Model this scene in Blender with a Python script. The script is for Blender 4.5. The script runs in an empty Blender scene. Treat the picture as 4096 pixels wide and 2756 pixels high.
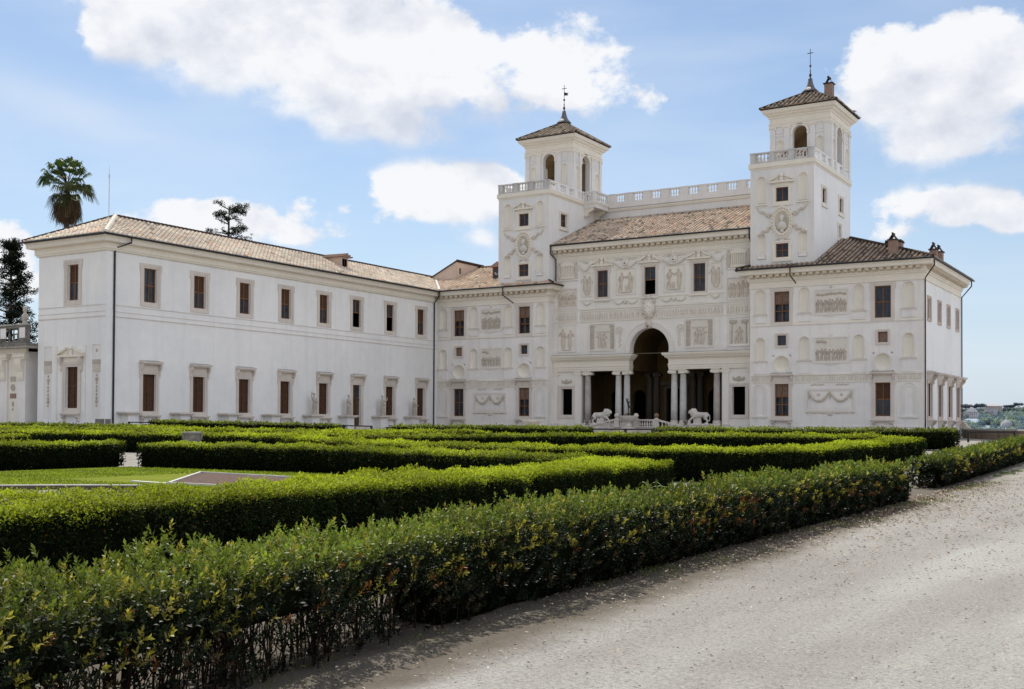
import bpy, math, random
import numpy as np
from mathutils import Vector, Matrix
random.seed(7); np.random.seed(7)
sc = bpy.context.scene
col = sc.collection
pi = math.pi
sin, cos = math.sin, math.cos

# ------------------------------------------------------------------ materials
M = {}
def nt(name):
    m = bpy.data.materials.new(name); m.use_nodes = True
    t = m.node_tree; b = t.nodes['Principled BSDF']
    return m, t, b
def N(t, typ, **kw):
    n = t.nodes.new(typ)
    for k, v in kw.items():
        if k.startswith('i_'): n.inputs[k[2:].replace('_', ' ')].default_value = v
        else: setattr(n, k, v)
    return n
def L(t, a, b): t.links.new(a, b)
def ramp(t, fac, stops):
    r = N(t, 'ShaderNodeValToRGB'); L(t, fac, r.inputs[0])
    e = r.color_ramp.elements
    while len(e) > 1: e.remove(e[-1])
    e[0].position = stops[0][0]; e[0].color = (*stops[0][1], 1)
    for p_, c in stops[1:]:
        x = e.new(p_); x.color = (*c, 1)
    return r
def posmap(t, sx=1, sy=1, sz=1):
    g = N(t, 'ShaderNodeNewGeometry'); mp = N(t, 'ShaderNodeMapping')
    mp.inputs['Scale'].default_value = (sx, sy, sz); L(t, g.outputs['Position'], mp.inputs[0])
    return mp.outputs[0]
def noise(t, vec, scale, detail=5, rough=.55):
    n = N(t, 'ShaderNodeTexNoise'); n.inputs['Scale'].default_value = scale
    n.inputs['Detail'].default_value = detail; n.inputs['Roughness'].default_value = rough
    L(t, vec, n.inputs['Vector']); return n.outputs['Fac']
def mixc(t, fac, a, b, typ='MIX'):
    m = N(t, 'ShaderNodeMix', data_type='RGBA', blend_type=typ)
    if hasattr(fac, 'links'): L(t, fac, m.inputs[0])
    else: m.inputs[0].default_value = fac
    for i, v in ((6, a), (7, b)):
        if hasattr(v, 'links'): L(t, v, m.inputs[i])
        else: m.inputs[i].default_value = (*v, 1)
    return m.outputs[2]
def plaster(name, c0, c1, stain, rough=.9, sc1=.35, stain_amt=.6, bump=.08, fine=.06):
    m, t, b = nt(name)
    P = posmap(t)
    base = ramp(t, noise(t, P, sc1, 6, .6), [(.3, c1), (.62, c0)]).outputs[0]
    f2 = ramp(t, noise(t, P, 1.7, 7, .6), [(.30, (1 - fine * 1.1,) * 3), (.70, (1, 1, 1))]).outputs[0]
    base = mixc(t, .8, base, f2, 'MULTIPLY')
    S = posmap(t, 1.6, 1.6, .12)
    st = ramp(t, noise(t, S, 1.0, 5, .6), [(.50, (0, 0, 0)), (.85, (stain_amt,) * 3)]).outputs[0]
    L(t, mixc(t, st, base, stain), b.inputs['Base Color'])
    b.inputs['Roughness'].default_value = rough
    b.inputs['Specular IOR Level'].default_value = .15
    if bump:
        bp = N(t, 'ShaderNodeBump'); bp.inputs['Strength'].default_value = bump; bp.inputs['Distance'].default_value = .03
        L(t, noise(t, P, 14, 4), bp.inputs['Height']); L(t, bp.outputs[0], b.inputs['Normal'])
    M[name] = m; return m
def plain(name, c, rough=.6, metal=0, spec=.3, var=.25, scale=4):
    m, t, b = nt(name)
    n = noise(t, posmap(t), scale, 4)
    r = ramp(t, n, [(.3, tuple(x * (1 - var) for x in c)), (.7, tuple(min(1, x * (1 + var)) for x in c))])
    L(t, r.outputs[0], b.inputs['Base Color']); b.inputs['Roughness'].default_value = rough
    b.inputs['Metallic'].default_value = metal; b.inputs['Specular IOR Level'].default_value = spec
    M[name] = m; return m
def attrmat(name, rough=.8, spec=.2, trans=0., mul=1., nscale=None, tcol=(1.3, 1.35, .7)):
    m, t, b = nt(name)
    a = N(t, 'ShaderNodeAttribute', attribute_name='col'); c = a.outputs['Color']
    if nscale:
        f = ramp(t, noise(t, posmap(t), nscale, 5, .7), [(.3, (.80,) * 3), (.7, (1.12,) * 3)])
        c = mixc(t, 1, c, f.outputs[0], 'MULTIPLY')
    L(t, c, b.inputs['Base Color']); b.inputs['Roughness'].default_value = rough
    b.inputs['Specular IOR Level'].default_value = spec
    if trans:
        tr = N(t, 'ShaderNodeBsdfTranslucent'); mx = N(t, 'ShaderNodeMixShader'); mx.inputs[0].default_value = trans
        L(t, mixc(t, 1, c, tcol, 'MULTIPLY'), tr.inputs[0])
        o = t.nodes['Material Output']; L(t, b.outputs[0], mx.inputs[1]); L(t, tr.outputs[0], mx.inputs[2]); L(t, mx.outputs[0], o.inputs[0])
    M[name] = m; return m

plaster('facade', (.85, .805, .77), (.755, .722, .695), (.56, .53, .51), stain_amt=.6)
plaster('facade_warm', (.82, .775, .715), (.77, .73, .675), (.62, .58, .525), stain_amt=.35)
plaster('wing', (.885, .865, .845), (.775, .765, .755), (.62, .615, .61), sc1=.13, stain_amt=.45, fine=.06)
plaster('tower_wall', (.79, .76, .73), (.71, .69, .665), (.54, .53, .515), stain_amt=.45)  # greyer than the tower sides, front-face shade put into the colour
plaster('niche', (.82, .765, .67), (.78, .73, .64), (.64, .59, .51), stain_amt=.2)  # yellowish cream, warm bounce light in the niches put into the colour
plaster('band', (.785, .735, .685), (.73, .685, .64), (.56, .52, .485), stain_amt=.4)
plaster('pink_stone', (.60, .49, .42), (.53, .43, .37), (.40, .33, .29), stain_amt=.4)
plaster('relief_bg', (.76, .70, .62), (.70, .645, .57), (.42, .375, .325), sc1=1.2, stain_amt=.4, fine=.10)
plaster('weathered', (.62, .595, .57), (.53, .51, .49), (.30, .29, .28), sc1=.9, stain_amt=.7, fine=.1)
plaster('trim', (.70, .625, .56), (.62, .555, .50), (.44, .395, .36), stain_amt=.45)
plaster('moulding', (.82, .755, .655), (.77, .71, .615), (.62, .565, .49), stain_amt=.3)  # yellowed to paint the warm bounce light under the cornices
plaster('modillion', (.66, .57, .45), (.60, .52, .41), (.42, .36, .28), stain_amt=.3)
plaster('relief_light', (.74, .67, .58), (.68, .615, .53), (.48, .43, .37), sc1=1.2, stain_amt=.4, fine=.1)
plaster('relief', (.65, .575, .49), (.58, .51, .43), (.40, .35, .30), sc1=1.2, stain_amt=.4, fine=.10)  # carved figures darker than their ground, relief shading partly in the colour
plaster('relief_grey', (.54, .475, .40), (.46, .405, .34), (.36, .33, .29), sc1=1.4, stain_amt=.5, fine=.14)
plaster('statue_stone', (.52, .47, .41), (.42, .38, .335), (.24, .215, .19), sc1=1.5, stain_amt=.5, fine=.12)
plaster('ledge', (.50, .47, .43), (.36, .34, .32), (.16, .15, .14), sc1=.9, stain_amt=.8, fine=.3)
plaster('marble', (.74, .69, .62), (.64, .595, .54), (.38, .35, .315), sc1=1.5, stain_amt=.5, fine=.2)
plaster('column', (.52, .47, .43), (.44, .40, .375), (.30, .27, .25), sc1=1.5, stain_amt=.5, fine=.25)
plaster('column_grey', (.66, .64, .61), (.56, .545, .53), (.38, .37, .36), sc1=1.5, stain_amt=.5, fine=.25)
plaster('ochre', (.105, .066, .024), (.075, .048, .018), (.04, .025, .012), sc1=.6)  # loggia walls, floor and columns darkened, room shade put into the colour
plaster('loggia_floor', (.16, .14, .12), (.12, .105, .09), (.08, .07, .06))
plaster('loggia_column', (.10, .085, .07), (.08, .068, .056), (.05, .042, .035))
plaster('bel_inner', (.62, .48, .30), (.52, .40, .25), (.36, .28, .18), sc1=.6)
plaster('pink_wall', (.66, .52, .43), (.58, .46, .39), (.42, .34, .29), sc1=.8)
plaster('dark_wall', (.30, .27, .27), (.20, .18, .185), (.06, .055, .055), sc1=.6, stain_amt=.9)
plaster('parapet_stone', (.28, .20, .145), (.16, .115, .085), (.06, .05, .04), sc1=.9, stain_amt=.85, fine=.3)
plaster('chimney_brick', (.34, .23, .18), (.26, .17, .135), (.12, .09, .08), sc1=2, stain_amt=.7)
plaster('white_kerb', (.60, .58, .54), (.48, .46, .43), (.4, .38, .35), sc1=2)
plaster('kerb_face', (.13, .10, .08), (.085, .07, .055), (.05, .04, .035))
plaster('grey_stone', (.27, .25, .22), (.16, .15, .135), (.08, .075, .07), sc1=3, stain_amt=.7, fine=.3)
plain('wood', (.165, .072, .024), .55)
plain('wood_dark', (.085, .036, .016), .6)
plain('door_wood', (.085, .046, .020), .55)
plain('blind', (.22, .145, .112), .8)
plain('lattice', (.075, .033, .016), .7)
plain('glass', (.034, .040, .056), .2, spec=.35, var=.5, scale=1.5)
plain('lead', (.035, .035, .04), .5)
plain('black', (.004, .0035, .003), .95, spec=.0)  # near-black standing in for unlit rooms behind openings
plain('gutter', (.022, .024, .028), .5)
plain('rust', (.075, .034, .026), .7)
plain('iron', (.012, .012, .013), .5)
plain('slate', (.115, .11, .115), .45, spec=.5)
plain('bronze', (.035, .055, .05), .45, metal=.5)
plain('ball_brown', (.20, .13, .085), .7)
plain('steel', (.45, .45, .46), .35, metal=.8)
plain('soil', (.085, .048, .034), .95, var=.5, scale=9)
plain('roof_under', (.060, .040, .030), .9, var=.4, scale=2)
plain('gull_white', (.75, .75, .75), .7); plain('gull_grey', (.30, .31, .33), .7)
plain('stem', (.022, .015, .010), .95, var=.4, scale=30, spec=.05)
plain('hedge_core', (.006, .0075, .0035), 1., spec=0)  # near-black core stops see-through and paints the shaded inside
plain('bark', (.060, .045, .035), .9)
attrmat('tiles', .85, .15, nscale=1.2)
attrmat('leaf', .50, .22, trans=.30)
attrmat('leaf_clipped', .6, .10, trans=.45)
attrmat('far_leaf', .9, .05, trans=.15)
attrmat('chips', .8, .2)
attrmat('far_paint', .9, .1)

# ------------------------------------------------------------------ objects
ORG = {}
def empty(name, loc, label, cat, group=None, kind=None):
    o = bpy.data.objects.new(name, None); col.objects.link(o); o.location = loc
    o.empty_display_size = .3
    ORG[o.name] = tuple(loc); tag(o, label, cat, group, kind); return o
def tag(o, label=None, cat=None, group=None, kind=None):
    for k, v in (('label', label), ('category', cat), ('group', group), ('kind', kind)):
        if v: o[k] = v
    return o
def link_mesh(name, me, parent, org):
    o = bpy.data.objects.new(name, me); col.objects.link(o)
    if parent is not None: o.parent = parent; ORG[o.name] = ORG[parent.name]
    else: o.location = org; ORG[o.name] = tuple(org)
    return o
def np_mesh(name, V, F, mats, parent=None, org=None, colors=None, mi=None, smooth=False):
    """V (n,3) world, F (m,k) all the same k"""
    V = np.asarray(V, np.float32); F = np.asarray(F, np.int32)
    if org is None:
        org = ORG[parent.name] if parent is not None else (float(V[:, 0].mean()), float(V[:, 1].mean()), float(V[:, 2].min()))
    me = bpy.data.meshes.new(name)
    k = F.shape[1]
    me.vertices.add(len(V)); me.vertices.foreach_set('co', (V - np.array(org, np.float32)).ravel())
    me.loops.add(F.size); me.loops.foreach_set('vertex_index', F.ravel())
    me.polygons.add(len(F)); me.polygons.foreach_set('loop_start', np.arange(0, F.size, k, dtype=np.int32))
    me.polygons.foreach_set('loop_total', np.full(len(F), k, np.int32))
    for m in mats: me.materials.append(M[m])
    if mi is not None: me.polygons.foreach_set('material_index', np.asarray(mi, np.int32))
    if smooth: me.polygons.foreach_set('use_smooth', np.ones(len(F), bool))
    me.update(calc_edges=True)
    if colors is not None:
        at = me.attributes.new('col', 'FLOAT_COLOR', 'POINT')
        c = np.ones((len(V), 4), np.float32); c[:, :3] = colors
        at.data.foreach_set('color', c.ravel())
    me.validate()
    return link_mesh(name, me, parent, org)

class MB:
    def __init__(s): s.V = []; s.F = []; s.MI = []; s.mats = []; s.m = 0; s.o = (0, 0, 0); s.r = 0; s.sm = []; s.smooth = False
    def at(s, ox=0, oy=0, oz=0, rz=0): s.o = (ox, oy, oz); s.r = rz; return s
    def mat(s, n):
        if n not in s.mats: s.mats.append(n)
        s.m = s.mats.index(n); return s
    def add(s, vs, fs):
        b = len(s.V); c, sn = cos(s.r), sin(s.r); ox, oy, oz = s.o
        for x, y, z in vs: s.V.append((ox + c * x - sn * y, oy + sn * x + c * y, oz + z))
        for f in fs: s.F.append(tuple(b + i for i in f)); s.MI.append(s.m); s.sm.append(s.smooth)
    def quad(s, a, b, c, d): s.add([a, b, c, d], [(0, 1, 2, 3)])
    def box(s, x0, x1, y0, y1, z0, z1, skip=''):
        v = [(x0, y0, z0), (x1, y0, z0), (x1, y1, z0), (x0, y1, z0), (x0, y0, z1), (x1, y0, z1), (x1, y1, z1), (x0, y1, z1)]
        f = {'b': (3, 2, 1, 0), 't': (4, 5, 6, 7), 'f': (0, 1, 5, 4), 'k': (2, 3, 7, 6), 'r': (1, 2, 6, 5), 'l': (3, 0, 4, 7)}
        s.add(v, [q for k, q in f.items() if k not in skip])
    def prism(s, poly, y0, y1):
        """polygon of (x,z), counter-clockwise seen from the front (-y), from y0 (front) to y1"""
        n = len(poly)
        s.add([(x, y0, z) for x, z in poly] + [(x, y1, z) for x, z in poly],
              [tuple(range(n)), tuple(range(2 * n - 1, n - 1, -1))] + [(i, i + n, (i + 1) % n + n, (i + 1) % n) for i in range(n)])
    def zprism(s, poly, z0, z1):
        n = len(poly)
        s.add([(x, y, z0) for x, y in poly] + [(x, y, z1) for x, y in poly],
              [tuple(range(n - 1, -1, -1)), tuple(range(n, 2 * n))] + [(i, (i + 1) % n, (i + 1) % n + n, i + n) for i in range(n)])
    def lathe(s, cx, cy, prof, n=12, a0=0, sy=1):
        vs = []; k = len(prof)
        for r, z in prof:
            for i in range(n):
                a = a0 + 2 * pi * i / n; vs.append((cx + r * cos(a), cy + sy * r * sin(a), z))
        fs = [(j * n + i, j * n + (i + 1) % n, (j + 1) * n + (i + 1) % n, (j + 1) * n + i) for j in range(k - 1) for i in range(n)]
        fs += [tuple(range(n - 1, -1, -1)), tuple((k - 1) * n + i for i in range(n))]
        s.add(vs, fs)
    def tube(s, pts, r, n=6, cap=True):
        if not hasattr(r, '__len__'): r = [r] * len(pts)
        P = [Vector(p) for p in pts]; vs = []; up = Vector((0, 0, 1))
        prev = None
        for i, p in enumerate(P):
            d = (P[min(i + 1, len(P) - 1)] - P[max(i - 1, 0)]).normalized()
            if prev is None:
                u = d.cross(up) if abs(d.z) < .95 else d.cross(Vector((0, 1, 0)))
            else: u = prev - d * prev.dot(d)
            u.normalize(); prev = u; w = d.cross(u)
            for k in range(n):
                a = 2 * pi * k / n; q = p + (u * cos(a) + w * sin(a)) * r[i]; vs.append(tuple(q))
        fs = [(j * n + i, (j + 1) * n + i, (j + 1) * n + (i + 1) % n, j * n + (i + 1) % n) for j in range(len(P) - 1) for i in range(n)]
        if cap: fs += [tuple(range(n)), tuple(len(vs) - 1 - i for i in range(n))]
        s.add(vs, fs)
    def ell(s, c, r, nu=8, nv=5, tilt=0):
        """ellipsoid; tilt turns it in the x-z plane"""
        vs = []; ct, st = cos(tilt), sin(tilt)
        def put(x, y, z): vs.append((c[0] + ct * x + st * z, c[1] + y, c[2] - st * x + ct * z))
        put(0, 0, -r[2])
        for j in range(1, nv):
            b = -pi / 2 + pi * j / nv
            for i in range(nu):
                a = 2 * pi * i / nu; put(r[0] * cos(b) * cos(a), r[1] * cos(b) * sin(a), r[2] * sin(b))
        put(0, 0, r[2]); T = len(vs) - 1
        fs = [(0, 1 + (i + 1) % nu, 1 + i) for i in range(nu)]
        fs += [(1 + (j - 1) * nu + i, 1 + (j - 1) * nu + (i + 1) % nu, 1 + j * nu + (i + 1) % nu, 1 + j * nu + i) for j in range(1, nv - 1) for i in range(nu)]
        fs += [(T, 1 + (nv - 2) * nu + i, 1 + (nv - 2) * nu + (i + 1) % nu) for i in range(nu)]
        s.add(vs, fs)
    def sweep(s, path, prof, closed=False, cap=True):
        """moulding: path [(x,y)] with the outside on its right hand, prof [(out,z)]"""
        n = len(path); P = [Vector(p) for p in path]; vs = []
        for i in range(n):
            a = P[i - 1] if (i > 0 or closed) else None; b = P[(i + 1) % n] if (i < n - 1 or closed) else None
            d0 = (P[i] - a).normalized() if a is not None else (b - P[i]).normalized()
            d1 = (b - P[i]).normalized() if b is not None else d0
            n0 = Vector((d0.y, -d0.x)); n1 = Vector((d1.y, -d1.x)); m = (n0 + n1).normalized()
            k = 1 / max(.2, m.dot(n0))
            for o, z in prof: q = P[i] + m * (o * k); vs.append((q.x, q.y, z))
        k = len(prof); fs = []
        for i in range(n if closed else n - 1):
            j = (i + 1) % n
            for q in range(k - 1): fs.append((i * k + q, j * k + q, j * k + q + 1, i * k + q + 1))
        if cap and not closed: fs += [tuple(range(k)), tuple((n - 1) * k + k - 1 - q for q in range(k))]
        s.add(vs, fs)
    def arrays(s): return np.array(s.V), s.F
    def build(s, name, parent=None, org=None):
        V = np.array(s.V, np.float32)
        if org is None:
            org = ORG[parent.name] if parent is not None else (float(V[:, 0].mean()), float(V[:, 1].mean()), float(V[:, 2].min()))
        me = bpy.data.meshes.new(name)
        me.from_pydata((V - np.array(org, np.float32)).tolist(), [], s.F)
        for m in s.mats: me.materials.append(M[m])
        me.polygons.foreach_set('material_index', np.array(s.MI, np.int32))
        me.polygons.foreach_set('use_smooth', np.array(s.sm, bool))
        me.update(); return link_mesh(name, me, parent, org)

def S3(t):
    t = np.clip(t, 0, 1); return t * t * (3 - 2 * t)
def g(X, Y):
    """height of the garden ground"""
    return -.6 + .6 * S3((Y + 80) / 38) + .5 * S3((8 - X) / 30) * S3((Y + 75) / 40)
def gz(x, y): return float(g(np.float64(x), np.float64(y)))

def wall(mb, x0, x1, z0, z1, holes, depth=.25, y=0.):
    """flat wall at local y with openings (x0,x1,z0,z1[,depth]) and their reveals"""
    xs = sorted({x0, x1, *[h[0] for h in holes], *[h[1] for h in holes]}); zs = sorted({z0, z1, *[h[2] for h in holes], *[h[3] for h in holes]})
    ix = {v: i for i, v in enumerate(xs)}; iz = {v: i for i, v in enumerate(zs)}; nx = len(xs)
    vs = [(x, y, z) for z in zs for x in xs]; fs = []
    occ = set()
    for h in holes:
        for i in range(ix[h[0]], ix[h[1]]):
            for j in range(iz[h[2]], iz[h[3]]): occ.add((i, j))
    for j in range(len(zs) - 1):
        for i in range(nx - 1):
            if (i, j) not in occ: fs.append((j * nx + i, j * nx + i + 1, (j + 1) * nx + i + 1, (j + 1) * nx + i))
    mb.add(vs, fs)
    for h in holes:
        a, b, c, d = h[:4]; k = y + (h[4] if len(h) > 4 else depth)
        mb.quad((a, y, c), (a, y, d), (a, k, d), (a, k, c)); mb.quad((b, y, d), (b, y, c), (b, k, c), (b, k, d))
        mb.quad((a, y, d), (b, y, d), (b, k, d), (a, k, d)); mb.quad((b, y, c), (a, y, c), (a, k, c), (b, k, c))
def arch_fill(mb, x0, x1, zs, z1, y0, y1, n=14, mg=0., back=False):
    """closes a rectangular opening x0..x1 up to z1 into an arch that springs at zs"""
    cx = (x0 + x1) / 2; r = (x1 - x0) / 2 - mg
    arc = [(cx + r * cos(pi - pi * i / n), zs + r * sin(pi * i / n)) for i in range(n + 1)]
    for (a, b), (c, d) in zip(arc, arc[1:]):
        mb.quad((a, y0, b), (c, y0, d), (c, y0, z1), (a, y0, z1))
        mb.quad((a, y0, b), (a, y1, b), (c, y1, d), (c, y0, d))
        if back: mb.quad((a, y1, b), (a, y1, z1), (c, y1, z1), (c, y1, d))
    return arc
def archivolt(mb, cx, zs, r0, r1, y0, y1, n=18, a0=0., a1=pi):
    """raised ring"""
    for i in range(n):
        t0, t1 = a0 + (a1 - a0) * i / n, a0 + (a1 - a0) * (i + 1) / n
        p = [(cx + r * cos(t), zs + r * sin(t)) for r, t in ((r0, t1), (r0, t0), (r1, t0), (r1, t1))]
        mb.prism(p[::1], y0, y1)
def niche_mesh(mb, x0, x1, z0, z1, mg=.07, depth=None, band=True):
    """arched niche filling the opening x0..x1,z0..z1: raised band, curved back, half dome"""
    cx = (x0 + x1) / 2; r = (x1 - x0) / 2 - mg; dp = depth or r * .62; zs = z1 - r - mg; n = 10
    mb.mat('facade')
    arch_fill(mb, x0, x1, zs, z1, 0, .04, 12, mg)
    if mg > 0:
        mb.quad((x0, 0, z0), (x0 + mg, 0, z0), (x0 + mg, 0, z1), (x0, 0, z1)); mb.quad((x1 - mg, 0, z0), (x1, 0, z0), (x1, 0, z1), (x1 - mg, 0, z1))
    if band:
        mb.mat('band'); mb.box(x0 - .03, x0 + mg, -.035, -.001, z0, zs, 'k'); mb.box(x1 - mg, x1 + .03, -.035, -.001, z0, zs, 'k')
        archivolt(mb, cx, zs, r, r + mg + .03, -.035, -.001, 12)
    mb.mat('niche'); mb.smooth = True
    ring = [(cx - r * cos(pi * i / n), dp * sin(pi * i / n)) for i in range(n + 1)]
    for (a, b), (c, d) in zip(ring, ring[1:]): mb.quad((a, b, z0), (c, d, z0), (c, d, zs), (a, b, zs))
    m = 5
    for j in range(m):
        e0, e1 = pi / 2 * j / m, pi / 2 * (j + 1) / m
        for (a, b), (c, d) in zip(ring, ring[1:]):
            mb.quad((cx + (a - cx) * cos(e0), b * cos(e0), zs + r * sin(e0)), (cx + (c - cx) * cos(e0), d * cos(e0), zs + r * sin(e0)),
                    (cx + (c - cx) * cos(e1), d * cos(e1), zs + r * sin(e1)), (cx + (a - cx) * cos(e1), b * cos(e1), zs + r * sin(e1)))
    mb.smooth = False
    mb.quad((x0 + mg, 0, z0 + .012), (x1 - mg, 0, z0 + .012), (x1 - mg, dp, z0 + .012), (x0 + mg, dp, z0 + .012))
    mb.mat('facade')
def frame(mb, x0, x1, z0, z1, w, pr, y=0.):
    """flat raised frame round the rectangle"""
    mb.box(x0 - w, x1 + w, y - pr, y - .001, z1, z1 + w); mb.box(x0 - w, x1 + w, y - pr, y - .001, z0 - w, z0)
    mb.box(x0 - w, x0, y - pr, y - .001, z0, z1); mb.box(x1, x1 + w, y - pr, y - .001, z0, z1)
def surround(mb, x0, x1, z0, z1, w=.30, ears=True, m='trim'):
    mb.mat(m)
    frame(mb, x0, x1, z0, z1, w * .45, .05)
    a, b, c, d = x0 - w * .45, x1 + w * .45, z0 - w * .45, z1 + w * .45
    frame(mb, a, b, c, d, w * .55, .09)
    if ears:
        for s in (-1, 1):
            xe = (x0 - w if s < 0 else x1 + w); mb.box(min(xe, xe + s * .09), max(xe, xe + s * .09), -.088, -.001, z1 - .28, z1 + w)
def console(mb, xc, w, z0, z1, out, y=-.001):
    """scroll bracket"""
    h = z1 - z0
    p = [(0, z1), (-out, z1), (-out, z1 - h * .22), (-out * .72, z1 - h * .42), (-out * .40, z1 - h * .62), (-out * .46, z0 + h * .14), (-out * .30, z0), (0, z0)]
    n = len(p)
    mb.add([(xc - w / 2, y + a, z) for a, z in p] + [(xc + w / 2, y + a, z) for a, z in p],
           [tuple(range(n)), tuple(range(2 * n - 1, n - 1, -1))] + [(i, i + n, (i + 1) % n + n, (i + 1) % n) for i in range(n)])
def hood(mb, x0, x1, z0, z1, over=.30, out=.42, brackets=True):
    """frieze and projecting cornice over a ground-floor window opening top z0, up to z1"""
    mb.mat('trim')
    mb.box(x0 - .18, x1 + .18, -.10, -.001, z0, z1 - .22)
    P = [(x0 - over - .1, 0), (x1 + over + .1, 0)]
    mb.prism([(x0 - over - .02, z1 - .22), (x1 + over + .02, z1 - .22), (x1 + over + .02, z1 - .12), (x0 - over - .02, z1 - .12)], -out * .8, -.001)
    mb.box(x0 - over - .1, x1 + over + .1, -out, -.001, z1 - .12, z1)
    mb.mat('ledge'); mb.add([(x0 - over - .1, -out, z1 + .002), (x1 + over + .1, -out, z1 + .002), (x1 + over + .04, -.001, z1 + .12), (x0 - over - .04, -.001, z1 + .12)],
                            [(0, 1, 2, 3)]); mb.mat('trim')
    mb.add([(x0 - over - .1, -out, z1 + .002), (x0 - over - .04, -.001, z1 + .12), (x0 - over - .04, -.001, z1 + .002), (x1 + over + .1, -out, z1 + .002), (x1 + over + .04, -.001, z1 + .12), (x1 + over + .04, -.001, z1 + .002)], [(0, 1, 2), (5, 4, 3)])
    if brackets:
        for s, xe in ((-1, x0 - .30), (1, x1 + .30)): console(mb, xe, .17, z0 - .42, z1 - .22, out * .72)
def sill(mb, x0, x1, zt, zb, over=.28, out=.38, brackets=True):
    mb.mat('trim')
    mb.box(x0 - over - .06, x1 + over + .06, -out, -.001, zt - .10, zt); mb.box(x0 - over, x1 + over, -out * .8, -.001, zt - .18, zt - .10)
    if brackets:
        for xe in (x0 - over * .45, x1 + over * .45): console(mb, xe, .26, zb, zt - .18, out * .7)
def sash(mb, x0, x1, z0, z1, y=.2, mull=True, tran=.5, fw=.095, mw=.10, m='wood', lead=0, tr2=None):
    """timber window: outer frame, mullion, transoms, optional lead lines"""
    mb.mat(m)
    mb.box(x0, x1, y - .03, y + .03, z1 - fw, z1); mb.box(x0, x1, y - .03, y + .03, z0, z0 + fw)
    mb.box(x0, x0 + fw, y - .03, y + .03, z0 + fw, z1 - fw); mb.box(x1 - fw, x1, y - .03, y + .03, z0 + fw, z1 - fw)
    xc = (x0 + x1) / 2
    if mull: mb.box(xc - mw / 2, xc + mw / 2, y - .035, y + .03, z0 + fw, z1 - fw)
    for tr in [tran] + ([tr2] if tr2 else []):
        if tr: zt = z0 + (z1 - z0) * tr; mb.box(x0 + fw, x1 - fw, y - .04, y + .031, zt - mw / 2, zt + mw / 2)
    if lead:
        mb.mat('lead'); nx = 4; nz = max(4, int((z1 - z0) / .27))
        for i in range(1, nx + 1):
            x = x0 + fw + (x1 - x0 - 2 * fw) * (i - .5) / nx
            mb.box(x - .013, x + .013, y + .002, y + .014, z0 + fw, z1 - fw)
        for i in range(1, nz):
            z = z0 + (z1 - z0) * i / nz; mb.box(x0 + fw, x1 - fw, y + .003, y + .015, z - .009, z + .009)
def pane(mb, x0, x1, z0, z1, y, m):
    mb.mat(m); mb.quad((x0, y, z0), (x1, y, z0), (x1, y, z1), (x0, y, z1))
def pediment(mb, xc, hw, z0, h, curved=False, broken=True, out=.32, m='moulding'):
    mb.mat(m)
    mb.box(xc - hw - .05, xc + hw + .05, -out, -.001, z0, z0 + .16)
    z = z0 + .16
    if curved:
        R = (hw * hw + h * h) / (2 * h); zc = z + h - R; a = math.asin(hw / R)
        lo = .30 * a
        archivolt(mb, xc, zc, R - .16, R + .02, -out, -.001, 7, pi / 2 + lo, pi / 2 + a)
        archivolt(mb, xc, zc, R - .16, R + .02, -out, -.001, 7, pi / 2 - a, pi / 2 - lo)
    else:
        for s in (-1, 1):
            q = .30 if broken else 0.
            xa, za = xc + s * hw * 1.06, z; xb, zb = xc + s * hw * q, z + h * (1 - q)
            P = [(xa, za), (xb, zb), (xb, zb + .19), (xa, za + .15)]
            mb.prism(P if s < 0 else P[::-1], -out, -.001)
            if broken: mb.prism([(xa, za), (xb, za), (xb, zb)] if s < 0 else [(xb, za), (xa, za), (xb, zb)], -.10, -.001)
    mb.box(xc - .15, xc + .15, -.20, -.001, z, z + h * .62); mb.ell((xc, -.16, z + h * .62 + .16), (.19, .15, .20), 8, 6)
def figure(mb, x, z, h, flip=1, arm=0, lean=0., lo=False, rob=True, d=.11):
    """small low-relief figure standing at x,z on the wall plane"""
    nu, nv = (6, 4) if lo else (8, 5)
    y = -.01; w = h
    mb.ell((x + lean * h, y, z + .92 * h), (.068 * w, d * .9, .08 * h), nu, nv)
    mb.ell((x + lean * .8 * h, y, z + .69 * h), (.115 * w, d, .18 * h), nu, nv, lean)
    if rob: mb.ell((x + lean * .3 * h, y, z + .33 * h), (.135 * w, d * .9, .35 * h), nu, nv, lean)
    else:
        mb.tube([(x + lean * .4 * h, y, z + .55 * h), (x + .04 * h, y - .02, z + .28 * h), (x + .06 * h, y, z)], [.065 * w, .055 * w, .035 * w], 5)
        mb.tube([(x + lean * .4 * h, y, z + .55 * h), (x - .08 * h, y - .02, z + .28 * h), (x - .12 * h, y, z)], [.065 * w, .055 * w, .035 * w], 5)
    if not lo:
        sx = x + lean * .8 * h
        mb.tube([(sx + flip * .10 * w, y - .02, z + .80 * h), (sx + flip * .19 * w, y - .03, z + (.64 + .12 * arm) * h), (sx + flip * .24 * w, y - .01, z + (.52 + .36 * arm) * h)], [.042 * w, .036 * w, .026 * w], 5)
        mb.tube([(sx - flip * .10 * w, y - .02, z + .80 * h), (sx - flip * .16 * w, y - .03, z + .62 * h), (sx - flip * .09 * w, y - .05, z + .47 * h)], [.042 * w, .036 * w, .026 * w], 5)
def garland(mb, x0, x1, z, drop, r=.09, n=12, y=-.05):
    pts = [(x0 + (x1 - x0) * i / n, y - .02, z - drop * (1 - (2 * i / n - 1) ** 2)) for i in range(n + 1)]
    rr = [r * (.55 + .6 * sin(pi * i / n)) * (1 + .25 * (i % 2)) for i in range(n + 1)]
    mb.tube(pts, rr, 6)
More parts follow.
